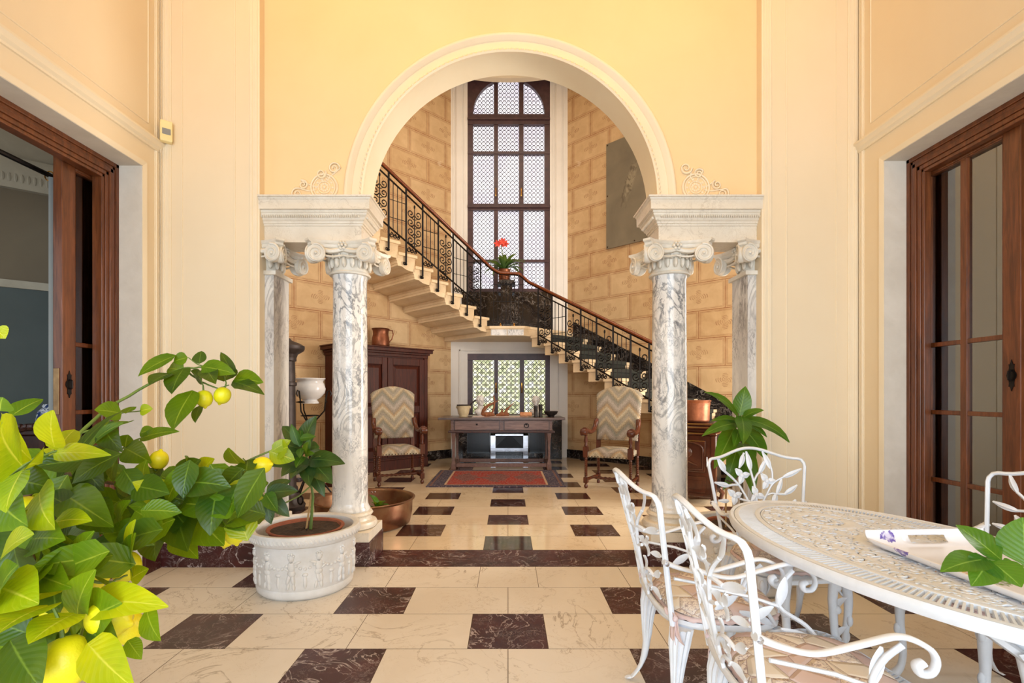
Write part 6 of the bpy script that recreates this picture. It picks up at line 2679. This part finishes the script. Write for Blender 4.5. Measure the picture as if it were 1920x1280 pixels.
leaf_px(m, (1878, 1050), (1793, 984), 1.16, 1.22, 0.096, (0.2, -0.7, 0.8), 0.15)
leaf_px(m, (1850, 1048), (1765, 1070), 1.16, 1.10, 0.065, (0, -0.5, 1), 0.3)
leaf_px(m, (1855, 1048), (1822, 1097), 1.16, 1.10, 0.070, (0, -0.7, 0.7), 0.3)
leaf_px(m, (1855, 1050), (1915, 1100), 1.16, 1.10, 0.093, (0, -0.7, 0.8), 0.2)
leaf_px(m, (1880, 1052), (1908, 1062), 1.17, 1.16, 0.03, (0, -0.5, 1), 0.2)
leaf_px(m, (1925, 1062), (1918, 970), 1.16, 1.2, 0.116, (-0.3, -0.8, 0.5), 0.1)
leaf_px(m, (1960, 1050), (2010, 1010), 1.16, 1.2, 0.093, (0, -0.5, 1), 0.2)
m.build('leaves', 'leaf_b', e, smooth=180)
m = MB()
m.tube([at(1848, 1046, 1.16), at(1880, 1054, 1.16), at(1930, 1063, 1.16), at(1990, 1070, 1.14)], 0.003, 6)
m.build('stem', 'greenstem', e)
# ------------------------------------------------------------------ carved planters
def planter(x, y, label):
    e = empty('carved_planter', (x, y, 0), label, 'planter', 'carved white planters flanking the arch')
    m = MB()
    m.lathe([(0.02, 0), (0.275, 0.0), (0.295, 0.02), (0.30, 0.045), (0.292, 0.06), (0.298, 0.07), (0.303, 0.10), (0.308, 0.30), (0.312, 0.325), (0.325, 0.33), (0.335, 0.338), (0.342, 0.36), (0.345, 0.385), (0.338, 0.40), (0.318, 0.402),
             (0.300, 0.392), (0.292, 0.30), (0.02, 0.22)], (x, y, 0), 64)
    m.build('pot', 'planter', e, smooth=50)
    m = MB()      # rope rim
    for i in range(80):
        a = 2 * PI * i / 80
        c = Vector((x + 0.341 * math.cos(a), y + 0.341 * math.sin(a), 0.366))
        q = Matrix.Rotation(a, 3, 'Z') @ Matrix.Rotation(R(35), 3, 'X')
        m.ball(c, 0.008, 0.009, 0.020, 6, 5, mat=q)
    m.build('rope_rim', 'planter', e, smooth=60)
    # cherubs in relief
    m = MB()

    def on(a, z, d=0.0):
        r = 0.303 + d
        return Vector((x + r * math.cos(a), y + r * math.sin(a), z))

    def blob(a, z, ra, rz, dep=0.014, tilt=0.0):
        q = Matrix.Rotation(a, 3, 'Z') @ Matrix.Rotation(tilt, 3, 'X')
        m.ball(on(a, z), dep, ra, rz, 10, 8, mat=q)
    random.seed(8)
    for k in range(12):
        a = 2 * PI * k / 12 + 0.1
        s_ = 1 if k % 2 else -1
        blob(a, 0.268, 0.020, 0.023, 0.018)
        for q in range(5):
            blob(a + 0.05 * math.cos(q * 1.25), 0.283 + 0.012 * math.sin(q * 1.25), 0.009, 0.009, 0.016)
        blob(a, 0.215, 0.024, 0.036, 0.016, 0.1 * s_)
        blob(a + 0.01 * s_, 0.178, 0.025, 0.022, 0.016)
        blob(a + 0.035, 0.140, 0.013, 0.035, 0.014, 0.15)
        blob(a - 0.035 - 0.02 * s_, 0.142, 0.013, 0.035, 0.014, -0.25 * s_)
        blob(a + 0.045, 0.095, 0.010, 0.024, 0.012, 0.1)
        blob(a - 0.06, 0.098, 0.010, 0.024, 0.012, -0.2)
        blob(a + 0.10 * s_, 0.238, 0.030, 0.010, 0.012, 0.4 * s_)
        blob(a - 0.09 * s_, 0.205, 0.024, 0.009, 0.012, -0.6 * s_)
        # garland between the figures
        for q in range(7):
            t = q / 6
            blob(a + (PI / 6) * t, 0.245 - 0.045 * math.sin(PI * t), 0.011, 0.011, 0.012)
        blob(a + PI / 12, 0.12, 0.012, 0.04, 0.010)
        blob(a + PI / 12, 0.165, 0.018, 0.012, 0.010)
    m.build('cherub_relief', 'planter', e, smooth=180)
    return e


planter(-1.335, 3.35, 'white carved cylindrical planter with cherub relief, before the left column')
planter(1.57, 3.40, 'white carved planter mostly hidden behind the garden chairs on the right')
for x, y, nm in ((-1.335, 3.35, 'left'), (1.57, 3.40, 'right')):
    pass


def inner_pot(x, y, e):
    m = MB()
    m.lathe([(0.16, 0.235), (0.235, 0.375), (0.243, 0.382), (0.24, 0.388), (0.222, 0.384), (0.215, 0.36), (0.02, 0.36)], (x, y, 0), 40)
    m.build('terracotta_pot', 'terracotta', e, smooth=50)
    m = MB()
    rings = []
    random.seed(2)
    for r in (0.218, 0.15, 0.08, 0.01):
        rings.append([(x + r * math.cos(a), y + r * math.sin(a), 0.362 + random.uniform(0, 0.012)) for a in [2 * PI * i / 30 for i in range(30)]])
    m.loft(rings, caps=True)
    m.build('soil', 'soil', e, smooth=60)


# citrus sapling in the left planter: dark whorls and fresh shoots
e = empty('citrus_sapling', (-1.335, 3.35, 0.235), 'dark leaved citrus sapling with a cane in the left carved planter', 'potted plant')
inner_pot(-1.335, 3.35, e)
m = MB()
Ys = 3.35
m.tube([at(582, 998, Ys), at(587, 930, Ys), at(582, 900, 3.33), at(576, 860, 3.32), at(570, 820, 3.3)], [0.011, 0.009, 0.007, 0.006, 0.004], 8)
m.tube([at(584, 910, Ys), at(560, 930, 3.2), at(530, 945, 3.05), at(497, 925, 2.95)], [0.006, 0.005, 0.005, 0.004], 6)
m.tube([at(578, 870, Ys), at(590, 858, 3.28), at(600, 855, 3.25)], 0.005, 6)
m.build('stem', 'greenstem', e)
m = MB()
m.tube([at(573, 1000, Ys + 0.01), at(584, 925, Ys + 0.015)], 0.007, 6)
m.build('cane', 'cane', e)
big = [  # base px, tip px, Ybase, Ytip, width, kind
    ((578, 862), (645, 868), 3.30, 3.18, 0.13), ((582, 862), (622, 905), 3.30, 3.15, 0.15), ((578, 868), (580, 910), 3.3, 3.12, 0.11), ((580, 868), (608, 930), 3.3, 3.2, 0.10),
    ((570, 862), (503, 872), 3.3, 3.25, 0.10), ((566, 866), (528, 892), 3.3, 3.1, 0.11), ((574, 866), (545, 896), 3.3, 3.1, 0.10), ((568, 835), (592, 780), 3.3, 3.3, 0.12), ((566, 838), (530, 798), 3.3, 3.35, 0.10),
    ((568, 845), (518, 828), 3.3, 3.4, 0.09), ((574, 842), (598, 838), 3.3, 3.2, 0.09), ((574, 852), (604, 846), 3.28, 3.4, 0.10), ((570, 850), (516, 852), 3.3, 3.15, 0.08), ((572, 856), (556, 888), 3.3, 3.2, 0.09),
    ((498, 925), (558, 920), 2.95, 2.98, 0.10), ((500, 928), (542, 968), 2.95, 2.95, 0.09), ((498, 928), (508, 982), 2.95, 2.9, 0.09), ((495, 928), (474, 990), 2.95, 2.9, 0.085), ((494, 926), (446, 962), 2.95, 2.9, 0.08),
    ((500, 922), (545, 900), 2.95, 3.05, 0.08), ((496, 922), (462, 905), 2.95, 3.0, 0.07)]
m = MB()
for a, b, Ya, Yb, w_ in big:
    leaf_px(m, a, b, Ya, Yb, w_, (0.1, -0.9, 0.6), 0.5, 0.18, wave=0.02)
m.build('dark_foliage', 'leaf_g', e, smooth=180)
m = MB()
for a, b, Ya, Yb, w_ in [((560, 835), (546, 795), 3.25, 3.25, 0.06), ((562, 838), (565, 800), 3.25, 3.3, 0.045), ((562, 822), (592, 818), 3.22, 3.2, 0.05), ((572, 850), (582, 822), 3.2, 3.2, 0.05), ((572, 852), (578, 828), 3.2, 3.1, 0.05),
                         ((568, 855), (555, 876), 3.2, 3.1, 0.06), ((572, 852), (590, 850), 3.2, 3.15, 0.04), ((565, 840), (562, 858), 3.2, 3.1, 0.05)]:
    leaf_px(m, a, b, Ya, Yb, w_, (0.1, -0.9, 0.4), 0.3, 0.25)
m.build('fresh_shoots', 'leaf_b', e, smooth=180)
m = MB()
leaf_px(m, (498, 925), (520, 958), 2.94, 2.85, 0.09, (0.1, -0.9, 0.4), 0.3, 0.25)
m.build('fresh_leaf', 'leaf_b', e, smooth=180)

# tall leafy plant in the right planter
e = empty('loquat_plant', (1.57, 3.40, 0.235), 'tall plant with large drooping green leaves in the right planter', 'potted plant')
inner_pot(1.57, 3.40, e)
m = MB()
Yp = 3.4
m.tube([at(1389, 1000, Yp), at(1391, 930, Yp), at(1390, 870, Yp), at(1391, 830, Yp), at(1386, 790, Yp), at(1384, 775, Yp)], [0.012, 0.011, 0.010, 0.009, 0.008, 0.006], 8)
m.tube([at(1390, 880, Yp), at(1376, 905, 3.35), at(1362, 900, 3.3)], 0.005, 6)
m.build('trunk', 'bark', e)
m = MB()
m.tube([at(1361, 1010, Yp), at(1361, 915, Yp)], 0.006, 6)
m.build('cane', 'cane', e)
lv = [((1386, 785), (1322, 733), 3.4, 3.3, 0.075, 0.7), ((1386, 780), (1398, 724), 3.4, 3.42, 0.115, 0.1), ((1390, 785), (1431, 768), 3.4, 3.3, 0.07, 0.7), ((1386, 790), (1334, 788), 3.4, 3.35, 0.06, 0.7),
      ((1390, 785), (1481, 826), 3.4, 3.15, 0.10, 0.8), ((1390, 790), (1438, 818), 3.4, 3.25, 0.06, 0.6), ((1385, 795), (1318, 815), 3.4, 3.2, 0.085, 0.7),
      ((1390, 780), (1394, 830), 3.35, 3.1, 0.10, 0.5), ((1378, 800), (1340, 876), 3.4, 3.15, 0.12, 0.4), ((1392, 800), (1436, 860), 3.4, 3.2, 0.13, 0.4), ((1386, 805), (1376, 836), 3.3, 3.15, 0.07, 0.3),
      ((1385, 830), (1365, 893), 3.38, 3.3, 0.10, 0.4), ((1392, 830), (1402, 875), 3.35, 3.15, 0.13, 0.4), ((1394, 850), (1412, 925), 3.4, 3.3, 0.10, 0.4), ((1388, 865), (1356, 918), 3.4, 3.35, 0.06, 0.4), ((1390, 820), (1420, 900), 3.45, 3.5, 0.09, 0.3)]
m = MB()
for a, b, Ya, Yb, w_, dr_ in lv:
    leaf_px(m, a, b, Ya, Yb, w_ * 1.05, (0, -0.8, 0.7), dr_, 0.15, wave=0.03, mi=0)
m.build('foliage', 'leaf_b', e, smooth=180)

# ------------------------------------------------------------------ lemon tree in the left foreground
lt = empty('lemon_tree', (-1.75, 1.25, 0), 'lemon tree with yellow fruit reaching in from the left foreground', 'tree')
m = MB()
m.lathe([(0.02, 0), (0.20, 0), (0.21, 0.03), (0.27, 0.36), (0.29, 0.37), (0.30, 0.42), (0.285, 0.43), (0.265, 0.40), (0.02, 0.38)], (-1.75, 1.25, 0), 36)
m.build('pot', 'terracotta', lt, smooth=50)
BR = [   # branches: (px, py, distance) chains, radius
    ([(-420, 1010, 1.25), (-150, 930, 1.3), (60, 905, 1.35), (105, 880, 1.4), (150, 868, 1.5)], 0.016, 'bark'),
    ([(105, 882, 1.4), (180, 900, 1.45), (230, 910, 1.5), (270, 925, 1.5)], 0.007, 'bark'),
    ([(130, 872, 1.5), (150, 812, 1.6), (200, 765, 1.7), (280, 720, 1.8), (340, 690, 1.85), (385, 688, 1.9)], 0.0065, 'greenstem'),
    ([(345, 690, 1.85), (375, 715, 1.9), (410, 728, 1.9), (430, 722, 1.92)], 0.004, 'greenstem'),
    ([(385, 688, 1.9), (372, 684, 1.88), (352, 670, 1.86)], 0.003, 'greenstem'),
    ([(270, 925, 1.5), (330, 905, 1.55), (380, 890, 1.6), (440, 875, 1.65), (500, 848, 1.7), (530, 840, 1.72)], 0.0055, 'greenstem'),
    ([(410, 885, 1.6), (425, 920, 1.55), (432, 950, 1.5), (450, 975, 1.5)], 0.004, 'greenstem'),
    ([(-200, 1180, 0.85), (-20, 1090, 0.9), (20, 1085, 0.92), (60, 1070, 0.95), (110, 1060, 0.98)], 0.010, 'bark'),
    ([(-60, 960, 1.0), (20, 945, 1.05), (75, 912, 1.1), (100, 905, 1.12)], 0.008, 'bark'),
    ([(-60, 900, 0.95), (20, 890, 1.0), (60, 860, 1.02), (110, 845, 1.05)], 0.004, 'greenstem'),
    ([(110, 1060, 0.98), (150, 1120, 0.92), (158, 1170, 0.86), (150, 1200, 0.82)], 0.004, 'greenstem'),
    ([(110, 1060, 0.98), (165, 1090, 1.0), (210, 1090, 1.02), (240, 1078, 1.05)], 0.004, 'greenstem'),
    ([(150, 868, 1.5), (185, 855, 1.5), (230, 840, 1.55), (262, 822, 1.6)], 0.005, 'greenstem'),
    ([(-100, 1000, 0.9), (0, 1010, 0.92), (50, 1030, 0.95), (70, 1050, 0.95)], 0.006, 'bark'),
    ([(230, 910, 1.5), (250, 960, 1.4), (215, 1010, 1.3), (200, 1040, 1.2)], 0.004, 'greenstem'),
    ([(360, 898, 1.6), (340, 930, 1.5), (350, 950, 1.45)], 0.003, 'greenstem'),
    ([(150, 812, 1.6), (190, 800, 1.65), (220, 775, 1.7), (265, 770, 1.7)], 0.0035, 'greenstem'),
]
for P, r, mt in BR:
    m = MB()
    Q = [at(*p) for p in P]
    S = []
    for i in range(len(Q) - 1):
        for k_ in range(4):
            S.append(Q[i].lerp(Q[i + 1], k_ / 4))
    S.append(Q[-1])
    random.seed(int(r * 10000) + len(P))
    S = [p + Vector((random.uniform(-1, 1), random.uniform(-1, 1), random.uniform(-1, 1))) * r * 0.35 for p in S]
    m.tube(S, [r * (1 - 0.55 * i / len(S)) for i in range(len(S))], 7)
    m.build('branch', mt, lt, smooth=70)
m = MB()
m.tube([(-1.75, 1.25, 0.36), (-1.76, 1.26, 0.6), (-1.72, 1.24, 0.85), at(-420, 1010, 1.25)], [0.035, 0.03, 0.026, 0.018], 9)
m.tube([(-1.74, 1.25, 0.6), (-1.4, 1.05, 0.8), at(-200, 1180, 0.85)], [0.022, 0.016, 0.011], 9)
m.tube([(-1.72, 1.24, 0.85), (-1.5, 1.15, 1.0), at(-60, 960, 1.0)], [0.02, 0.014, 0.009], 9)
m.tube([(-1.72, 1.24, 0.85), (-1.4, 1.1, 0.95), at(-100, 1000, 0.9)], [0.02, 0.014, 0.007], 9)
m.tube([(-1.5, 1.15, 1.0), at(-60, 900, 0.95)], [0.012, 0.005], 9)
m.build('trunk', 'bark', lt, smooth=70)

# leaves read off the photograph: base, tip, distances, width (m), 0 green 1 yellow 2 dark
LV = [
    ((330, 666), (258, 705), 1.85, 1.8, 0.055, 0), ((352, 670), (325, 678), 1.86, 1.85, 0.04, 0), ((374, 682), (378, 658), 1.88, 1.9, 0.04, 2), ((318, 700), (280, 720), 1.83, 1.75, 0.055, 2),
    ((345, 690), (322, 737), 1.85, 1.75, 0.065, 2), ((362, 732), (324, 805), 1.85, 1.75, 0.085, 0), ((378, 716), (358, 695), 1.9, 1.85, 0.05, 2), ((385, 690), (404, 718), 1.9, 1.8, 0.05, 2),
    ((420, 715), (434, 690), 1.9, 1.95, 0.07, 2), ((440, 705), (414, 660), 1.92, 1.95, 0.03, 2), ((438, 712), (492, 716), 1.92, 1.85, 0.06, 0), ((436, 715), (494, 738), 1.92, 1.8, 0.04, 2),
    ((375, 760), (366, 792), 1.9, 1.85, 0.03, 2), ((345, 695), (315, 690), 1.85, 1.9, 0.05, 0), ((378, 687), (440, 700), 1.88, 1.85, 0.05, 0),
    ((228, 775), (178, 768), 1.62, 1.55, 0.05, 0), ((222, 770), (206, 762), 1.66, 1.6, 0.035, 0), ((236, 775), (252, 762), 1.66, 1.7, 0.035, 0), ((262, 770), (286, 766), 1.7, 1.7, 0.03, 1), ((240, 790), (196, 808), 1.62, 1.5, 0.055, 0),
    ((262, 822), (334, 808), 1.6, 1.55, 0.035, 0), ((262, 812), (290, 806), 1.6, 1.6, 0.03, 0), ((235, 840), (282, 866), 1.55, 1.45, 0.055, 0), ((235, 838), (240, 815), 1.55, 1.55, 0.05, 0),
    ((150, 862), (228, 792), 1.5, 1.4, 0.05, 0), ((195, 800), (228, 845), 1.5, 1.35, 0.05, 2), ((105, 905), (225, 770), 1.1, 1.35, 0.03, 2),
    ((100, 850), (205, 852), 1.05, 1.0, 0.03, 1), ((102, 838), (98, 770), 1.04, 1.0, 0.05, 1), ((108, 845), (140, 805), 1.05, 1.1, 0.045, 1), ((42, 872), (0, 790), 0.9, 0.8, 0.085, 1), ((42, 882), (10, 960), 0.9, 0.85, 0.05, 1),
    ((60, 862), (0, 775), 0.95, 0.85, 0.05, 1), ((45, 882), (75, 868), 0.9, 1.0, 0.06, 1), ((20, 780), (80, 748), 1.0, 1.05, 0.035, 0), ((0, 770), (5, 745), 0.8, 0.8, 0.04, 0), ((-10, 615), (10, 634), 0.8, 0.8, 0.02, 1),
    ((290, 925), (220, 905), 1.45, 1.35, 0.06, 0), ((290, 910), (345, 905), 1.4, 1.35, 0.075, 0), ((350, 950), (270, 965), 1.3, 1.15, 0.055, 0), ((375, 900), (348, 860), 1.55, 1.45, 0.075, 0),
    ((330, 905), (375, 862), 1.5, 1.5, 0.07, 2), ((375, 895), (400, 860), 1.58, 1.5, 0.055, 1), ((395, 888), (440, 915), 1.6, 1.5, 0.06, 2), ((450, 870), (428, 840), 1.66, 1.6, 0.05, 0), ((465, 862), (462, 896), 1.66, 1.6, 0.05, 2),
    ((410, 888), (360, 950), 1.5, 1.35, 0.085, 0), ((425, 920), (405, 960), 1.5, 1.4, 0.06, 2), ((490, 905), (438, 912), 1.6, 1.5, 0.045, 0), ((490, 928), (440, 950), 1.6, 1.5, 0.04, 1), ((352, 950), (418, 1020), 1.3, 1.2, 0.095, 0),
    ((330, 925), (350, 1030), 1.3, 1.15, 0.09, 2), ((320, 935), (268, 975), 1.3, 1.15, 0.09, 0), ((265, 920), (220, 1000), 1.25, 1.05, 0.08, 0), ((330, 1000), (370, 1045), 1.3, 1.2, 0.05, 0), ((300, 985), (290, 1050), 1.25, 1.15, 0.06, 2),
    ((170, 950), (210, 995), 1.1, 1.0, 0.055, 2), ((120, 925), (210, 985), 1.1, 1.0, 0.06, 0), ((75, 920), (100, 990), 0.95, 0.85, 0.06, 1), ((100, 980), (170, 975), 0.95, 0.9, 0.035, 1), ((60, 960), (10, 965), 0.95, 0.9, 0.05, 2),
    ((248, 1050), (252, 975), 1.0, 0.95, 0.035, 1), ((248, 1075), (252, 1000), 1.0, 0.95, 0.045, 0), ((245, 1085), (278, 1066), 1.0, 1.0, 0.028, 1), ((205, 1090), (145, 1030), 1.0, 0.9, 0.05, 2), ((60, 1010), (120, 1010), 0.9, 0.85, 0.05, 0),
    ((125, 1030), (60, 1085), 0.95, 0.8, 0.065, 0), ((55, 1075), (130, 1100), 0.9, 0.8, 0.05, 0), ((60, 1075), (0, 1155), 0.85, 0.75, 0.075, 0), ((90, 1135), (-10, 1190), 0.8, 0.7, 0.055, 1), ((140, 1150), (55, 1205), 0.8, 0.72, 0.048, 1),
    ((145, 1165), (175, 1070), 0.85, 0.78, 0.05, 0), ((170, 1160), (225, 1130), 0.82, 0.78, 0.06, 0), ((165, 1130), (310, 1135), 0.85, 0.75, 0.045, 1), ((275, 1140), (300, 1200), 0.8, 0.75, 0.03, 0), ((165, 1185), (220, 1200), 0.8, 0.78, 0.05, 2),
    ((165, 1205), (250, 1290), 0.75, 0.66, 0.042, 1), ((240, 1200), (265, 1235), 0.8, 0.78, 0.02, 0), ((0, 1130), (30, 1060), 0.8, 0.75, 0.06, 0), ((20, 1200), (75, 1290), 0.75, 0.7, 0.05, 2), ((60, 1255), (40, 1290), 0.75, 0.7, 0.04, 0),
    ((110, 1100), (30, 1140), 0.85, 0.78, 0.05, 1), ((0, 1050), (60, 1000), 0.85, 0.8, 0.05, 1), ((180, 905), (145, 960), 1.2, 1.1, 0.055, 2), ((20, 900), (100, 915), 1.0, 0.95, 0.05, 2), ((540, 838), (512, 848), 1.7, 1.72, 0.05, 1),
    ((505, 846), (552, 862), 1.7, 1.72, 0.05, 1), ((510, 845), (545, 825), 1.7, 1.72, 0.03, 1), ((0, 940), (50, 985), 0.9, 0.85, 0.055, 0), ((150, 1040), (95, 985), 0.95, 0.9, 0.05, 0), ((0, 1100), (70, 1130), 0.8, 0.75, 0.06, 1),
]
ms = [MB(), MB(), MB()]
for a, b, Ya, Yb, w_, kd in LV:
    leaf_px(ms[kd], a, b, Ya, Yb, w_ * 1.38, (0.15 * math.sin(a[0]), -0.9, 0.55 + 0.3 * math.cos(a[1])), 0.35, 0.16, wave=0.02)
# filling foliage, hung along the branches and deeper in the crown
random.seed(21)
from mathutils import noise as _n
fill = 0
for i in range(900):
    px = random.uniform(-120, 470)
    top = 815 + (40 if px < 120 else 60) + (20 if px > 300 else 0) - (30 if 120 < px < 200 else 0)
    bot = 1270 if px < 110 else 1270 - (px - 110) * 0.95
    if px > 240:
        top, bot = 895, 1010 - (px - 240) * 0.18
    if bot - top < 10:
        continue
    py = random.uniform(top, bot)
    if (px > 150 and py > 1060) or (px > 225 and py > 1010) or (px < -40):
        continue
    if random.random() > 0.48:
        continue
    Yb_ = random.uniform(1.05, 1.65) if py < 1000 else random.uniform(0.85, 1.15)
    p = at(px, py, Yb_)
    a = random.uniform(0, 2 * PI)
    d = Vector((math.cos(a), random.uniform(-0.9, 0.2), math.sin(a) * 0.8 - 0.25)).normalized()
    kd = random.choices((0, 1, 2), (0.40, 0.10, 0.50))[0]
    L = random.uniform(0.075, 0.115)
    q = p - d * L * 0.5
    # a short leaf stalk that reaches back into the crown
    ms[kd].leaf(q, d, (0.2 * math.sin(i), -0.9, 0.6), L, L * 0.64, random.uniform(0.2, 0.7), 0.15, rows=5, wave=0.02)
for mm, nm, mt in zip(ms, ('green_foliage', 'yellow_foliage', 'dark_foliage'), ('leaf', 'leaf_y', 'leaf_d')):
    mm.build(nm, mt, lt, smooth=180)
# lemons
LM = [((383, 747), 1.88, 0.0285, (0.1, 0, -1)), ((417, 741), 1.9, 0.029, (-0.35, 0, -1)), ((491, 872), 1.66, 0.028, (1, 0, 0.1)), ((440, 1000), 1.42, 0.027, (0.2, 0, -1)), ((461, 990), 1.5, 0.022, (0.3, 0, -1)),
      ((424, 1008), 1.48, 0.024, (-0.2, 0, -1)), ((46, 956), 1.0, 0.026, (0.5, 0, 0.3)), ((236, 1062), 1.12, 0.030, (-0.1, 0, 1)), ((180, 1075), 1.05, 0.026, (0.3, 0, -1)), ((124, 1240), 0.78, 0.0345, (0.15, 0, -1)),
      ((112, 1150), 0.86, 0.026, (0.3, 0, -1)), ((205, 1158), 0.82, 0.030, (1, 0, -0.3)), ((298, 862), 1.5, 0.025, (0.2, 0, 1)), ((238, 1175), 0.86, 0.025, (0.1, 0, -1))]
for (px, py), Yl, r, d in LM:
    c = at(px, py, Yl)
    d = Vector(d).normalized()
    q = Vector((0, 0, 1)).rotation_difference(d).to_matrix()
    prof = []
    for i in range(15):
        t = i / 14
        z = -1.0 + 2.0 * t
        rr = math.sqrt(max(0, 1 - z * z)) ** 0.9
        prof.append((max(rr * r, 0.0008), z * r * 1.12))
    prof += [(r * 0.22, r * 1.13), (r * 0.18, r * 1.26), (r * 0.08, r * 1.34), (0.0006, r * 1.36)]
    prof = sorted(prof[:-5], key=lambda a_: a_[1]) + [(r * 0.27, r * 1.08), (r * 0.20, r * 1.2), (r * 0.12, r * 1.3), (0.0006, r * 1.34)]
    m = MB()
    m.lathe(prof, c, 24, mat=q)
    m.build('lemon', 'lemon', lt, smooth=70)
    m = MB()
    s0 = c - d * r * 1.08
    m.tube([s0, s0 - d * 0.012 + Vector((0, 0, 0.006)), s0 - d * 0.02 + Vector((-0.012, 0.0, 0.028))], [0.0035, 0.0025, 0.002], 6)
    m.build('fruit_stalk', 'greenstem', lt)
